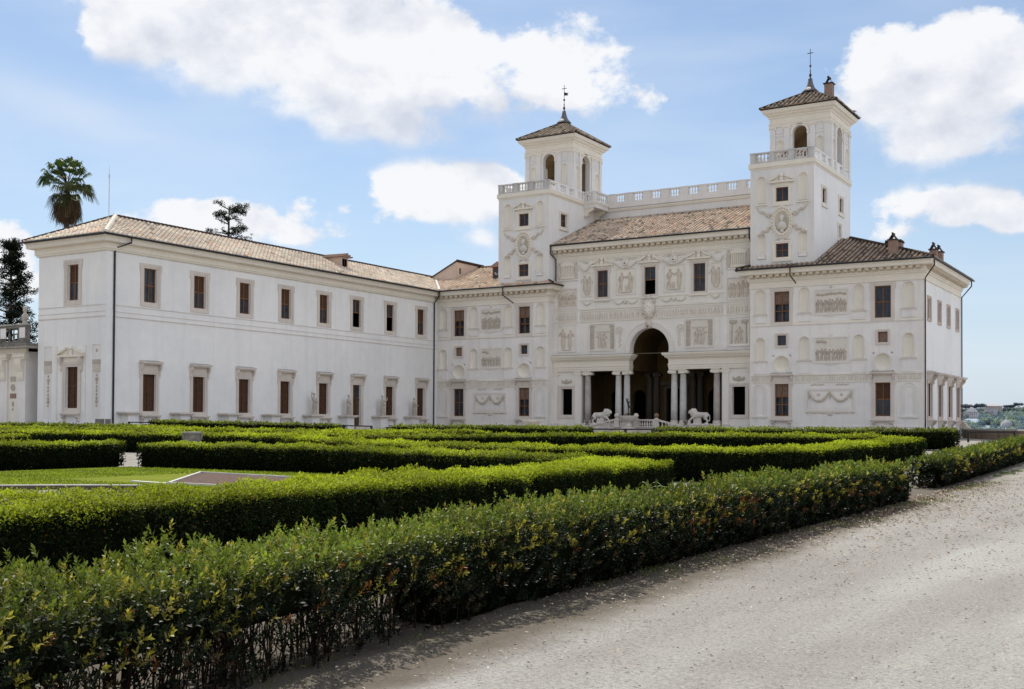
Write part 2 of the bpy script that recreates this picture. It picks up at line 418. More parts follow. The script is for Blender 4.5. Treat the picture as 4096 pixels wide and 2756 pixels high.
def ribbon(mb, pts, w=.09, d=.06):
    """fluttering ribbon: a smooth wavy band through the points"""
    P = [Vector((x, -.02, z)) for x, z in pts]; out = []
    for i in range(len(P) - 1):
        a, b = P[max(i - 1, 0)], P[min(i + 2, len(P) - 1)]
        for k in range(4):
            t = k / 4; out.append(.5 * ((2 * P[i]) + (P[i + 1] - a) * t + (2 * a - 5 * P[i] + 4 * P[i + 1] - b) * t * t + (3 * P[i] - a - 3 * P[i + 1] + b) * t ** 3))
    out.append(P[-1]); n = len(out)
    mb.tube([tuple(p) for p in out], [w * (1 - .6 * i / n) * (1 + .25 * sin(i * 1.1)) for i in range(n)], 6)
def balustrade(mb, p0, p1, z0, z1, n_bays, per=4, ped=.5, thick=.26, m='tower_wall', endped=(1, 1)):
    """stone balustrade between two ground points: pedestals, rails and turned balusters"""
    a = Vector(p0); b = Vector(p1); d = b - a; Ln = d.length; rz = math.atan2(d.y, d.x)
    o, r = mb.o, mb.r; mb.at(a.x, a.y, 0, rz); mb.mat(m); t = thick / 2; h = z1 - z0
    bw = (Ln - ped * (n_bays - 1 + endped[0] * .999 + endped[1] * .999)) / n_bays; x = 0.
    def pedestal(x, w): mb.box(x, x + w, -t - .03, t + .03, z0, z1 - .10); mb.box(x - .03, x + w + .03, -t - .06, t + .06, z1 - .10, z1)
    if endped[0]: pedestal(x, ped); x += ped
    for i in range(n_bays):
        mb.box(x, x + bw, -t, t, z0, z0 + .14 * h); mb.box(x, x + bw, -t - .02, t + .02, z1 - .15 * h, z1 - .01)
        k = max(1, int(round(per))); zz0, zz1 = z0 + .14 * h, z1 - .15 * h; H = zz1 - zz0
        for j in range(k):
            xc = x + bw * (j + .5) / k; R = min(.11, bw / k * .42)
            mb.lathe(xc, 0, [(R * .9, zz0), (R * .9, zz0 + .08 * H), (R * .5, zz0 + .14 * H), (R, zz0 + .36 * H), (R * .42, zz0 + .72 * H), (R * .48, zz0 + .85 * H), (R * .85, zz0 + .92 * H), (R * .85, zz1)], 7)
        x += bw
        if i < n_bays - 1 or endped[1]: pedestal(x, ped); x += ped
    mb.o, mb.r = o, r
def roof_tiles(name, parent, planes, sp=.45, seed=1, tone=(.36, .26, .195), dark=.35, course=.42):
    """planes: (P0, a, u, s0, s1, f) - eave point, unit along eave, unit up the slope, s range, f(s)->(l0,l1)"""
    rng = np.random.RandomState(seed)
    V = []; F = []; C = []; nb = 0
    for P0, a, u, s0, s1, f in planes:
        P0 = np.array(P0, float); a = np.array(a, float); u = np.array(u, float); n = np.cross(a, u); n /= np.linalg.norm(n)
        if n[2] < 0: n = -n
        k = max(1, int((s1 - s0) / sp)); w = (s1 - s0) / k
        phs = rng.rand(8) * 6
        for i in range(k):
            s = s0 + (i + .5) * w; la, lb = f(s)
            if lb - la < .08: continue
            # pan surface, darkened to paint the shade between tile rows
            l0a, l0b = f(s - w / 2); l1a, l1b = f(s + w / 2)
            q = [P0 + a * (s - w / 2) + u * l0a, P0 + a * (s + w / 2) + u * l1a, P0 + a * (s + w / 2) + u * max(l1b, l1a), P0 + a * (s - w / 2) + u * max(l0b, l0a)]
            V += q; F.append((nb, nb + 1, nb + 2, nb + 3)); nb += 4
            C += [np.array(tone) * .16] * 4
            m = max(1, int(round((lb - la) / course))); cl = (lb - la) / m
            jit = rng.uniform(-.02, .02)
            for j in range(m):
                x0 = la + j * cl; x1 = x0 + cl * 1.04
                r0, r1 = .098 * sp / .3, .080 * sp / .3
                patch = .5 + .5 * sin(s * .9 + phs[0]) * sin(j * .8 + s * .35 + phs[1]) + .35 * sin(s * .31 + phs[2])
                v = 1 + .20 * (rng.rand() - .5) + .20 * (patch - .5)
                c = np.array(tone) * v
                t = rng.rand()
                if t < .06: c = c * np.array([1.12, .88, .78])
                elif t < .06 + dark * .4: c = c * np.array([.48, .50, .50])
                elif t > .84: c = c * np.array([1.18, 1.22, 1.24])
                dx = jit + rng.uniform(-.012, .012)
                for (x, r, lift) in ((x0, r0, .030), (x1, r1, .006)):
                    for b in range(5):
                        ang = pi * b / 4
                        V.append(P0 + a * (s + dx - r * cos(ang)) + u * x + n * (lift + r * sin(ang) * .95))
                    C += [c] * 5
                for b in range(4): F.append((nb + b, nb + 5 + b, nb + 6 + b, nb + b + 1))
                F.append((nb, nb + 1, nb + 3, nb + 4)); nb += 10
    return np_mesh(name, np.array(V), np.array(F), ['tiles'], parent, colors=np.array(C))
def ridge(mb, p0, p1, r=.15):
    """ridge or hip cover tiles"""
    a = Vector(p0); b = Vector(p1); n = max(1, int((b - a).length / .45))
    for i in range(n):
        mb.tube([a + (b - a) * (i / n), a + (b - a) * ((i + 1.05) / n)], [r * 1.08, r * .9], 7)
def remeshed(name, mb, mat, voxel, smooth_it, parent=None, org=None, post=None):
    """fuse the shapes of mb into one continuous surface"""
    V = np.array(mb.V, np.float32)
    if org is None: org = ORG[parent.name] if parent is not None else (float(V[:, 0].mean()), float(V[:, 1].mean()), float(V[:, 2].min()))
    me = bpy.data.meshes.new('sculpt'); me.from_pydata((V - np.array(org, np.float32)).tolist(), [], mb.F); me.update()
    o = bpy.data.objects.new('sculpt', me); col.objects.link(o)
    r = o.modifiers.new('r', 'REMESH'); r.mode = 'VOXEL'; r.voxel_size = voxel
    if smooth_it: s = o.modifiers.new('s', 'SMOOTH'); s.factor = .5; s.iterations = smooth_it
    dg = bpy.context.evaluated_depsgraph_get(); dg.update()
    nm = bpy.data.meshes.new_from_object(o.evaluated_get(dg))
    bpy.data.objects.remove(o); bpy.data.meshes.remove(me)
    nm.name = name; nm.materials.clear(); nm.materials.append(M[mat])
    nm.polygons.foreach_set('use_smooth', np.ones(len(nm.polygons), bool))
    return link_mesh(name, nm, parent, org)
# ------------------------------------------------------------------ sculpture
def lion(name, x, y, z, head, label, grp):
    """standing marble lion seen from its side; head=+1 looks to +x. One forepaw rests on a ball."""
    t = empty(name, (x, y, z), label, 'lion statue', grp)
    mb = MB(); mb.at(x, y, z, 0)
    f = head
    def T(pts, r): mb.tube([(f * a, b, c) for a, b, c in pts], r, 10); [mb.ell((f * p[0], p[1], p[2]), (q, q, q), 10, 8) for p, q in ((pts[0], r[0]), (pts[-1], r[-1]))]
    T([(-.78, 0, .88), (-.45, 0, .86), (0, 0, .86), (.38, 0, .90)], [.25, .27, .30, .33])       # trunk
    mb.ell((f * .30, 0, .82), (.34, .29, .36)); mb.ell((f * -.72, 0, .84), (.27, .25, .29))
    T([(.38, 0, 1.02), (.66, 0, 1.16)], [.33, .27])                                              # neck
    mb.ell((f * .58, 0, 1.10), (.37, .34, .42), 12, 8)                                           # mane
    for i in range(46):
        a = random.uniform(0, 2 * pi); b = random.uniform(-.9, 1.0)
        mb.ell((f * (.53 + .32 * cos(a) * cos(b)), .31 * sin(a) * cos(b) * 1.05, 1.08 + .40 * sin(b)), (.085, .085, .11), 6, 5)
    mb.ell((f * .84, 0, 1.20), (.20, .18, .20), 10, 8); mb.ell((f * 1.00, 0, 1.13), (.13, .12, .105), 10, 7)   # skull, muzzle
    mb.ell((f * .99, 0, 1.03), (.10, .085, .05)); mb.ell((f * .93, 0, 1.24), (.10, .07, .06))
    for s in (-1, 1): mb.ell((f * .75, s * .17, 1.36), (.06, .04, .07)); mb.ell((f * .95, s * .085, 1.235), (.04, .035, .035))
    for s in (-1, 1):                                                                             # hind legs with hocks
        k = .10 if s > 0 else -.12
        T([(-.72 + k, s * .16, .74), (-.62 + k, s * .18, .50), (-.88 + k, s * .18, .30), (-.82 + k, s * .18, .07)], [.20, .14, .085, .075])
        T([(-.82 + k, s * .18, .06), (-.66 + k, s * .18, .05)], [.075, .075])
    T([(.30, .17, .72), (.30, .18, .40), (.26, .18, .08)], [.17, .11, .085]); T([(.26, .18, .06), (.40, .18, .05)], [.08, .08])
    T([(.38, -.17, .74), (.70, -.18, .52), (.86, -.18, .34)], [.17, .115, .09]); T([(.86, -.18, .34), (.97, -.18, .34)], [.085, .07])
    T([(-.98, 0, .92), (-1.12, -.02, .80), (-1.16, -.04, .50), (-1.10, -.05, .26)], [.06, .05, .045, .06])
    mb.box(-.55, .25, -.12, .12, .0, .50)                                                         # support under the belly
    mb.box(-1.20, 1.10, -.36, .36, -.07, .02)
    remeshed('body', mb, 'marble', .035, 2, t)
    b = MB().mat('marble'); b.smooth = True; b.at(x, y, z, 0); b.ell((f * .93, -.18, .14), (.155, .155, .155), 14, 10); b.build('ball', t)
    p = MB().mat('trim'); p.at(x, y, z, 0); p.box(-1.28, 1.22, -.46, .46, -.85, -.07); p.box(-1.34, 1.28, -.52, .52, -.16, -.075); p.build('plinth', t)
    return t
lion('lion_statue', -5.25, 1.15, 1.27, 1, 'white marble lion left of the portico stairs, looking right', 'marble lions of the portico')
lion('lion_statue', 5.35, 1.15, 1.27, -1, 'white marble lion right of the portico stairs, left paw on a ball', 'marble lions of the portico')

def robed(name, Yc, h, label, pose):
    """draped marble figure standing on a wall pedestal; local x runs along the wall (world +Y), local -y away from it"""
    X0 = -24.55; zb = 1.93
    t = empty(name, (X0, Yc, zb), label, 'statue', 'marble statues along the wing wall')
    mb = MB(); mb.at(X0, Yc, zb, pi / 2); s = h / 2.0
    rnd = random.Random(int(Yc * 100))
    def T(pts, r): mb.tube([(a * s, b * s, c * s) for a, b, c in pts], [q * s for q in r], 10); [mb.ell((p[0] * s, p[1] * s, p[2] * s), (q * s,) * 3, 9, 7) for p, q in ((pts[0], r[0]), (pts[-1], r[-1]))]
    sw = pose.get('sway', .05)
    # robe: folded loft
    rings = []; n = 22
    for z, rx, ry, ox in ((0.03, .25, .20, 0), (.25, .235, .19, 0), (.55, .225, .185, sw * .4), (.85, .22, .18, sw), (1.05, .19, .155, sw * .9), (1.25, .205, .15, sw * .4), (1.45, .22, .14, 0), (1.58, .15, .11, 0), (1.64, .07, .07, 0)):
        rings.append([((ox + rx * cos(2 * pi * i / n)) * s * (1 + .05 * sin(5 * i + z * 3)), ry * sin(2 * pi * i / n) * s * (1 + (.10 if z < 1.1 else .04) * sin(7 * 2 * pi * i / n + z * 2)), z * s) for i in range(n)])
    vs = [p for r in rings for p in r]; k = len(rings)
    fs = [(j * n + i, j * n + (i + 1) % n, (j + 1) * n + (i + 1) % n, (j + 1) * n + i) for j in range(k - 1) for i in range(n)] + [tuple(range(n - 1, -1, -1)), tuple((k - 1) * n + i for i in range(n))]
    mb.add(vs, fs)
    # folds slung over hip and shoulder
    T([(-.22, -.10, 1.40), (-.02, -.19, 1.18), (.20, -.14, .98)], [.055, .06, .05]); T([(-.22, -.06, .95), (.02, -.2, .80), (.22, -.08, .62)], [.05, .06, .05])
    for i in range(5):
        x = -.18 + .09 * i; T([(x + sw * .5, -.17, .8), (x * 1.05, -.19, .4), (x * 1.1, -.18, .08)], [.03, .035, .04])
    T([(0, 0, 1.60), (.005, -.01, 1.74)], [.07, .06]); mb.ell((.005 * s, -.02 * s, 1.86 * s), (.105 * s, .115 * s, .14 * s), 12, 9)
    mb.ell((.005 * s, -.135 * s, 1.845 * s), (.02 * s, .03 * s, .035 * s), 6, 5); mb.ell((.005 * s, .03 * s, 1.90 * s), (.12 * s, .11 * s, .11 * s), 10, 7)
    for A in pose['arms']: T(A, [.075, .062, .05, .045][:len(A)])
    mb.box(-.30 * s, .30 * s, -.24 * s, .24 * s, -.02, .05)
    if pose.get('support'): mb.tube([(.22 * s, .05, .0), (.20 * s, .05, .55 * s)], [.13 * s, .10 * s], 8)
    remeshed('body', mb, 'statue_stone', .026, 1, t)
robed('draped_statue', -21.05, 2.1, 'robed marble statue with its left arm raised high, left of the last-but-three window',
      dict(sway=.07, arms=[[(-.22, 0, 1.46), (-.33, -.03, 1.55), (-.40, -.08, 1.80), (-.42, -.12, 2.06)], [(.22, 0, 1.44), (.30, -.10, 1.22), (.36, -.26, 1.12)]]))
robed('draped_statue', -15.95, 2.05, 'broad marble statue in a toga, arms down, left of the wing door',
      dict(sway=.02, arms=[[(-.24, 0, 1.44), (-.33, -.02, 1.15), (-.26, -.12, .88)], [(.24, 0, 1.44), (.32, -.06, 1.16), (.20, -.20, 1.04)]]))
robed('draped_statue', -10.6, 2.1, 'slender marble statue with its right arm bent up, right of the wooden wing door',
      dict(sway=-.05, arms=[[(.22, 0, 1.46), (.40, -.10, 1.42), (.55, -.16, 1.58), (.56, -.18, 1.78)], [(-.22, 0, 1.44), (-.30, -.04, 1.18), (-.20, -.18, 1.0)]], support=True))
robed('draped_statue', -5.15, 2.0, 'robed marble statue stretching one forearm forward, nearest the inner corner',
      dict(sway=.0, arms=[[(.20, 0, 1.44), (.26, -.12, 1.18), (.42, -.28, 1.12)], [(-.22, 0, 1.44), (-.28, -.06, 1.18), (-.12, -.22, 1.02)]]))
pl = ['plain white console pedestal with no statue at the near corner downpipe', 'plain white empty pedestal between the first and second near windows of the wing',
      'plain white empty pedestal between the second and third near windows of the wing', 'empty pedestal with a yellow stained bracket between the third and fourth windows',
      'white pedestal under the statue with a raised arm', 'white pedestal under the broad toga statue', 'white pedestal under the slender statue beside the door', 'white pedestal under the statue nearest the inner corner']
for i, (Yc, w) in enumerate(((-42.6, 1.72), (-37.2, 1.82), (-31.85, 1.88), (-26.5, 1.9), (-21.05, 1.9), (-15.95, 1.9), (-10.6, 2.0), (-5.15, 2.0))):
    t = empty('wall_pedestal', (-25.2, Yc, .3), pl[i], 'pedestal', 'pedestals along the wing wall')
    mb = MB().mat('wing'); mb.at(-25.2, Yc, 0, pi / 2); hw = w / 2
    mb.box(-hw * .55, hw * .55, -.95, -.002, .2, 1.70); mb.build('pier', t)
    mb = MB().mat('trim'); mb.at(-25.2, Yc, 0, pi / 2)
    mb.box(-hw * .82, hw * .82, -1.12, -.002, 1.70, 1.80); mb.box(-hw, hw, -1.25, -.002, 1.80, 1.925)
    mb.mat('ledge'); mb.box(-hw * .985, hw * .985, -1.235, -.002, 1.926, 1.93); mb.build('slab', t)

# fountain bowl with the bronze figure poised on one foot
t = empty('fountain', (0, -3.7, 0), 'large round stone fountain bowl on a pedestal in front of the portico stairs', 'fountain')
mb = MB().mat('marble'); mb.smooth = True; mb.at(.08, -3.7)
mb.lathe(0, 0, [(.30, .95), (.42, 1.0), (.30, 1.05), (.26, 1.3), (.34, 1.42), (.60, 1.50), (.82, 1.68), (.90, 1.90), (.95, 1.96), (.95, 2.0), (.86, 2.0), (.80, 1.88), (.5, 1.72), (.1, 1.66)], 36); mb.build('bowl', t)
mb = MB().mat('marble'); mb.at(.08, -3.7); mb.box(-.62, .62, -.62, .62, .0, .72); mb.box(-.52, .52, -.52, .52, .72, .88); mb.lathe(0, 0, [(.46, .88), (.46, .95), (.36, .96)], 24); mb.build('pedestal', t)
mb = MB().mat('bronze'); mb.at(.08, -3.7); mb.lathe(0, 0, [(.10, 1.66), (.08, 2.0), (.12, 2.15), (.14, 2.25), (.02, 2.27)], 12); mb.build('jet_stem', t)
t = empty('bronze_statue', (.08, -3.7, 2.25), 'small dark bronze running figure with one arm up, balanced above the fountain bowl', 'statue')
mb = MB(); mb.at(.08, -3.7, 2.25)
def Tb(pts, r): mb.tube(pts, r, 8); [mb.ell(p, (q,) * 3, 8, 6) for p, q in ((pts[0], r[0]), (pts[-1], r[-1]))]
Tb([(0, 0, .02), (.0, 0, .12)], [.035, .03]); Tb([(0, 0, .1), (-.03, 0, .40), (.0, 0, .72)], [.045, .06, .085])
Tb([(.04, 0, .72), (.20, -.06, .52), (.36, .10, .62)], [.09, .065, .035]); Tb([(.36, .1, .62), (.44, .1, .66)], [.04, .03])
Tb([(0, 0, .74), (-.04, 0, .92), (-.06, -.01, 1.08)], [.105, .10, .12])
Tb([(-.06, 0, 1.14), (-.08, -.02, 1.22)], [.05, .045]); mb.ell((-.09, -.03, 1.30), (.075, .085, .10), 10, 8); mb.ell((-.09, -.02, 1.37), (.11, .10, .035), 10, 6)
Tb([(-.16, 0, 1.10), (-.24, -.02, 1.26), (-.25, -.03, 1.46)], [.05, .042, .03]); Tb([(-.25, -.03, 1.46), (-.22, -.03, 1.54)], [.022, .015])
Tb([(.06, 0, 1.10), (.20, .02, 1.02), (.26, -.06, 1.16)], [.05, .042, .03]); Tb([(.26, -.06, 1.05), (.27, -.07, 1.32)], [.022, .022])
remeshed('body', mb, 'bronze', .016, 1, t)
# white garden basin beyond the parterre
t = empty('garden_basin', (-4.0, -15, .2), 'wide white shallow basin on a stem standing before the left palace block', 'fountain')
mb = MB().mat('marble'); mb.smooth = True; mb.at(-4.05, -15)
mb.lathe(0, 0, [(.45, .2), (.45, .35), (.25, .45), (.20, .85), (.32, 1.02), (.72, 1.22), (.92, 1.42), (.97, 1.54), (.86, 1.54), (.5, 1.36), (.1, 1.3)], 30); mb.build('bowl', t)
# weathered altar stone among the hedges
t = empty('stone_altar', (13.0, -71, -.45), 'weathered carved square stone block with a pale flat top among the hedges', 'altar')
mb = MB().mat('grey_stone'); mb.at(13.0, -71, 0, .12); mb.box(-.25, .25, -.25, .25, -.5, .58); mb.box(-.32, .32, -.32, .32, -.5, -.3)
for sx in (-1, 1):
    for sy in (-1, 1): mb.ell((sx * .24, sy * .24, .46), (.07, .07, .12), 8, 6)
mb.ell((0, -.25, .30), (.11, .06, .17), 8, 6); mb.ell((-.25, 0, .30), (.06, .11, .17), 8, 6); mb.build('block', t)
mb = MB().mat('statue_stone'); mb.at(13.0, -71, 0, .12); mb.mat('grey_stone'); mb.box(-.29, .29, -.29, .29, .58, .65); mb.mat('white_kerb'); mb.box(-.27, .27, -.27, .27, .651, .68); mb.build('top_slab', t)
# gulls
for (x, y, z, s, lb) in ((17.4, 12.0, 32.62, 1.0, 'white seagull perched on the roof edge of the right tower'), (-19.0, 2.4, 17.50, .8, 'white bird sitting on the roof tiles by the dark dormer')):
    t = empty('seagull', (x, y, z), lb, 'bird'); mb = MB(); mb.at(x, y, z)
    mb.ell((0, 0, .22 * s), (.22 * s, .10 * s, .11 * s), 10, 8); mb.ell((-.19 * s, 0, .38 * s), (.075 * s, .06 * s, .065 * s), 8, 6); mb.tube([(-.12 * s, 0, .27 * s), (-.18 * s, 0, .36 * s)], [.08 * s, .06 * s], 8)
    mb.tube([(-.25 * s, 0, .375 * s), (-.33 * s, 0, .36 * s)], [.022 * s, .006 * s], 6); mb.tube([(.18 * s, 0, .23 * s), (.40 * s, 0, .20 * s)], [.07 * s, .03 * s], 8)
    for q in (-.04, .04): mb.tube([(0, q * s, .13 * s), (0, q * s, 0)], .014 * s, 5)
    remeshed('body', mb, 'gull_white', .016, 1, t)
    w = MB().mat('gull_grey'); w.smooth = True; w.at(x, y, z)
    for q in (-1, 1): w.ell((.08 * s, q * .095 * s, .25 * s), (.24 * s, .02 * s, .075 * s), 10, 6, .12)
    w.build('wings', t)
# ------------------------------------------------------------------ palace
villa = empty('palace', (0, 0, 0), 'large pale stone palace with two square towers, carved reliefs and a central arched loggia', 'palace')
YC = 1.2
def window_part(parent, fr, x0, x1, z0, z1, kind='dark', hoodz=None, sillz=None, sw=.30, depth=.22, ears=True, sub=True, lead=1, sillout=.38, hoodout=.42, plainsill=False, pedi=None, label=None, stone='trim'):
    """window = stone surround; sub-parts sash and pane. fr = (ox,oy,oz,rz)"""
    mb = MB(); mb.at(*fr)
    surround(mb, x0, x1, z0, z1, sw, ears, stone)
    if pedi: mb.mat('moulding'); mb.box(x0 - .16, x1 + .16, -.07, -.001, z1 + sw, pedi[1]); pediment(mb, (x0 + x1) / 2, pedi[0], pedi[1], pedi[2], pedi[3])
    w = mb.build('window', parent)
    if plainsill: h_ = MB().mat('moulding'); h_.at(*fr); h_.box(x0 - sw - .12, x1 + sw + .12, -.20, -.001, z0 - sw - .16, z0 - sw - .002); h_.build('sill', w)
    if hoodz: h_ = MB(); h_.at(*fr); hood(h_, x0, x1, z1 + sw, hoodz, out=hoodout); h_.build('hood', w)
    if sillz: h_ = MB(); h_.at(*fr); sill(h_, x0, x1, z0 - sw - .002, sillz, out=sillout); h_.build('sill', w)
    if kind in ('void', 'half', 'blind'): h_ = MB().mat('black'); h_.at(*fr); h_.box(x0 - .05, x1 + .05, depth + .08 if kind != 'blind' else .60, .9, z0 - .05, z1 + .05, 'f') if kind != 'void' else h_.quad((x0 - .1, .7, z0 - .1), (x1 + .1, .7, z0 - .1), (x1 + .1, .7, z1 + .1), (x0 - .1, .7, z1 + .1)); h_.build('dark_backing', w)  # black backing painted in for the unlit room behind
    if label: w['label'] = label
    if kind == 'void': return w
    s = MB(); s.at(*fr); P = MB(); P.at(*fr); y = depth; zm = z0 + (z1 - z0) * .52; q = y + .006
    if kind == 'lead':
        sash(s, x0, x1, z0, z1, y, True, .5, lead=lead); pane(P, x0 + .02, x1 - .02, z0 + .02, z1 - .02, y + .018, 'glass')
    elif kind == 'shutter':
        sash(s, x0, x1, z0, z1, y, True, .53, m='wood_dark', fw=.06); s.mat('wood_dark')
        for i in range(1, 9): zz = z0 + (z1 - z0) * i / 9; s.box(x0 + .06, x1 - .06, y - .012, y + .012, zz - .012, zz + .012)
        pane(P, x0 + .02, x1 - .02, z0 + .02, z1 - .02, y + .02, 'lattice')
    elif kind == 'blind':
        zt = z0 + (z1 - z0) * .60
        sash(s, x0, x1, z0, z1, y, True, .36, tr2=.60)
        s.mat('lead')
        for i in range(1, 6): xx = x0 + (x1 - x0) * i / 6; s.box(xx - .008, xx + .008, y + .002, y + .012, zt, z1 - .07)
        for i in range(1, 5): zz = zt + (z1 - zt) * i / 5; s.box(x0 + .07, x1 - .07, y + .003, y + .013, zz - .008, zz + .008)
        pane(P, x0 + .02, x1 - .02, zt, z1 - .02, y + .02, 'blind'); pane(P, x0 + .02, x1 - .02, z0 + .02, zt, y + .25, 'glass')
    elif kind == 'half':
        sash(s, x0, x1, zm, z1, y, True, None); s.mat('wood'); s.box(x0, x0 + .06, y - .03, y + .03, z0, zm); s.box(x1 - .06, x1, y - .03, y + .03, z0, zm)
        s.mat('lead')
        for i in range(1, 5): zz = zm + (z1 - zm) * i / 5; s.box(x0 + .07, x1 - .07, y + .003, y + .013, zz - .008, zz + .008)
        pane(P, x0 + .02, x1 - .02, zm, z1 - .02, y + .02, 'glass')
    elif kind == 'brown':
        sash(s, x0, x1, z0, z1, y, True, .5)
        s.mat('lead')
        for i in range(1, 8): zz = z0 + (z1 - z0) * i / 8; s.box(x0 + .07, x1 - .07, y + .003, y + .013, zz - .008, zz + .008)
        pane(P, x0 + .02, x1 - .02, zm, z1 - .02, y + .02, 'lattice'); pane(P, x0 + .02, x1 - .02, z0 + .02, zm, y + .02, 'glass')
    elif kind == 'small':
        sash(s, x0, x1, z0, z1, y, False, None, fw=.06); pane(P, x0 + .02, x1 - .02, z0 + .02, z1 - .02, y + .02, 'glass')
    elif kind == 'smallblind':
        sash(s, x0, x1, z0, z1, y, False, None, fw=.05); pane(P, x0 + .02, x1 - .02, z0 + .02, z1 - .02, y + .02, 'blind')
    elif kind == 'grid':
        sash(s, x0, x1, z0, z1, y, True, .5, fw=.05, mw=.05, m='wood_dark'); s.mat('lead')
        for i in range(1, 6): xx = x0 + (x1 - x0) * i / 6; s.box(xx - .012, xx + .012, y - .02, y - .0, z0, z1)
        for i in range(1, 6): zz = z0 + (z1 - z0) * i / 6; s.box(x0, x1, y - .021, y - .001, zz - .012, zz + .012)
        pane(P, x0 + .02, x1 - .02, z0 + .02, z1 - .02, y + .02, 'glass')
    s.build('sash', w); P.build('pane', w); return w

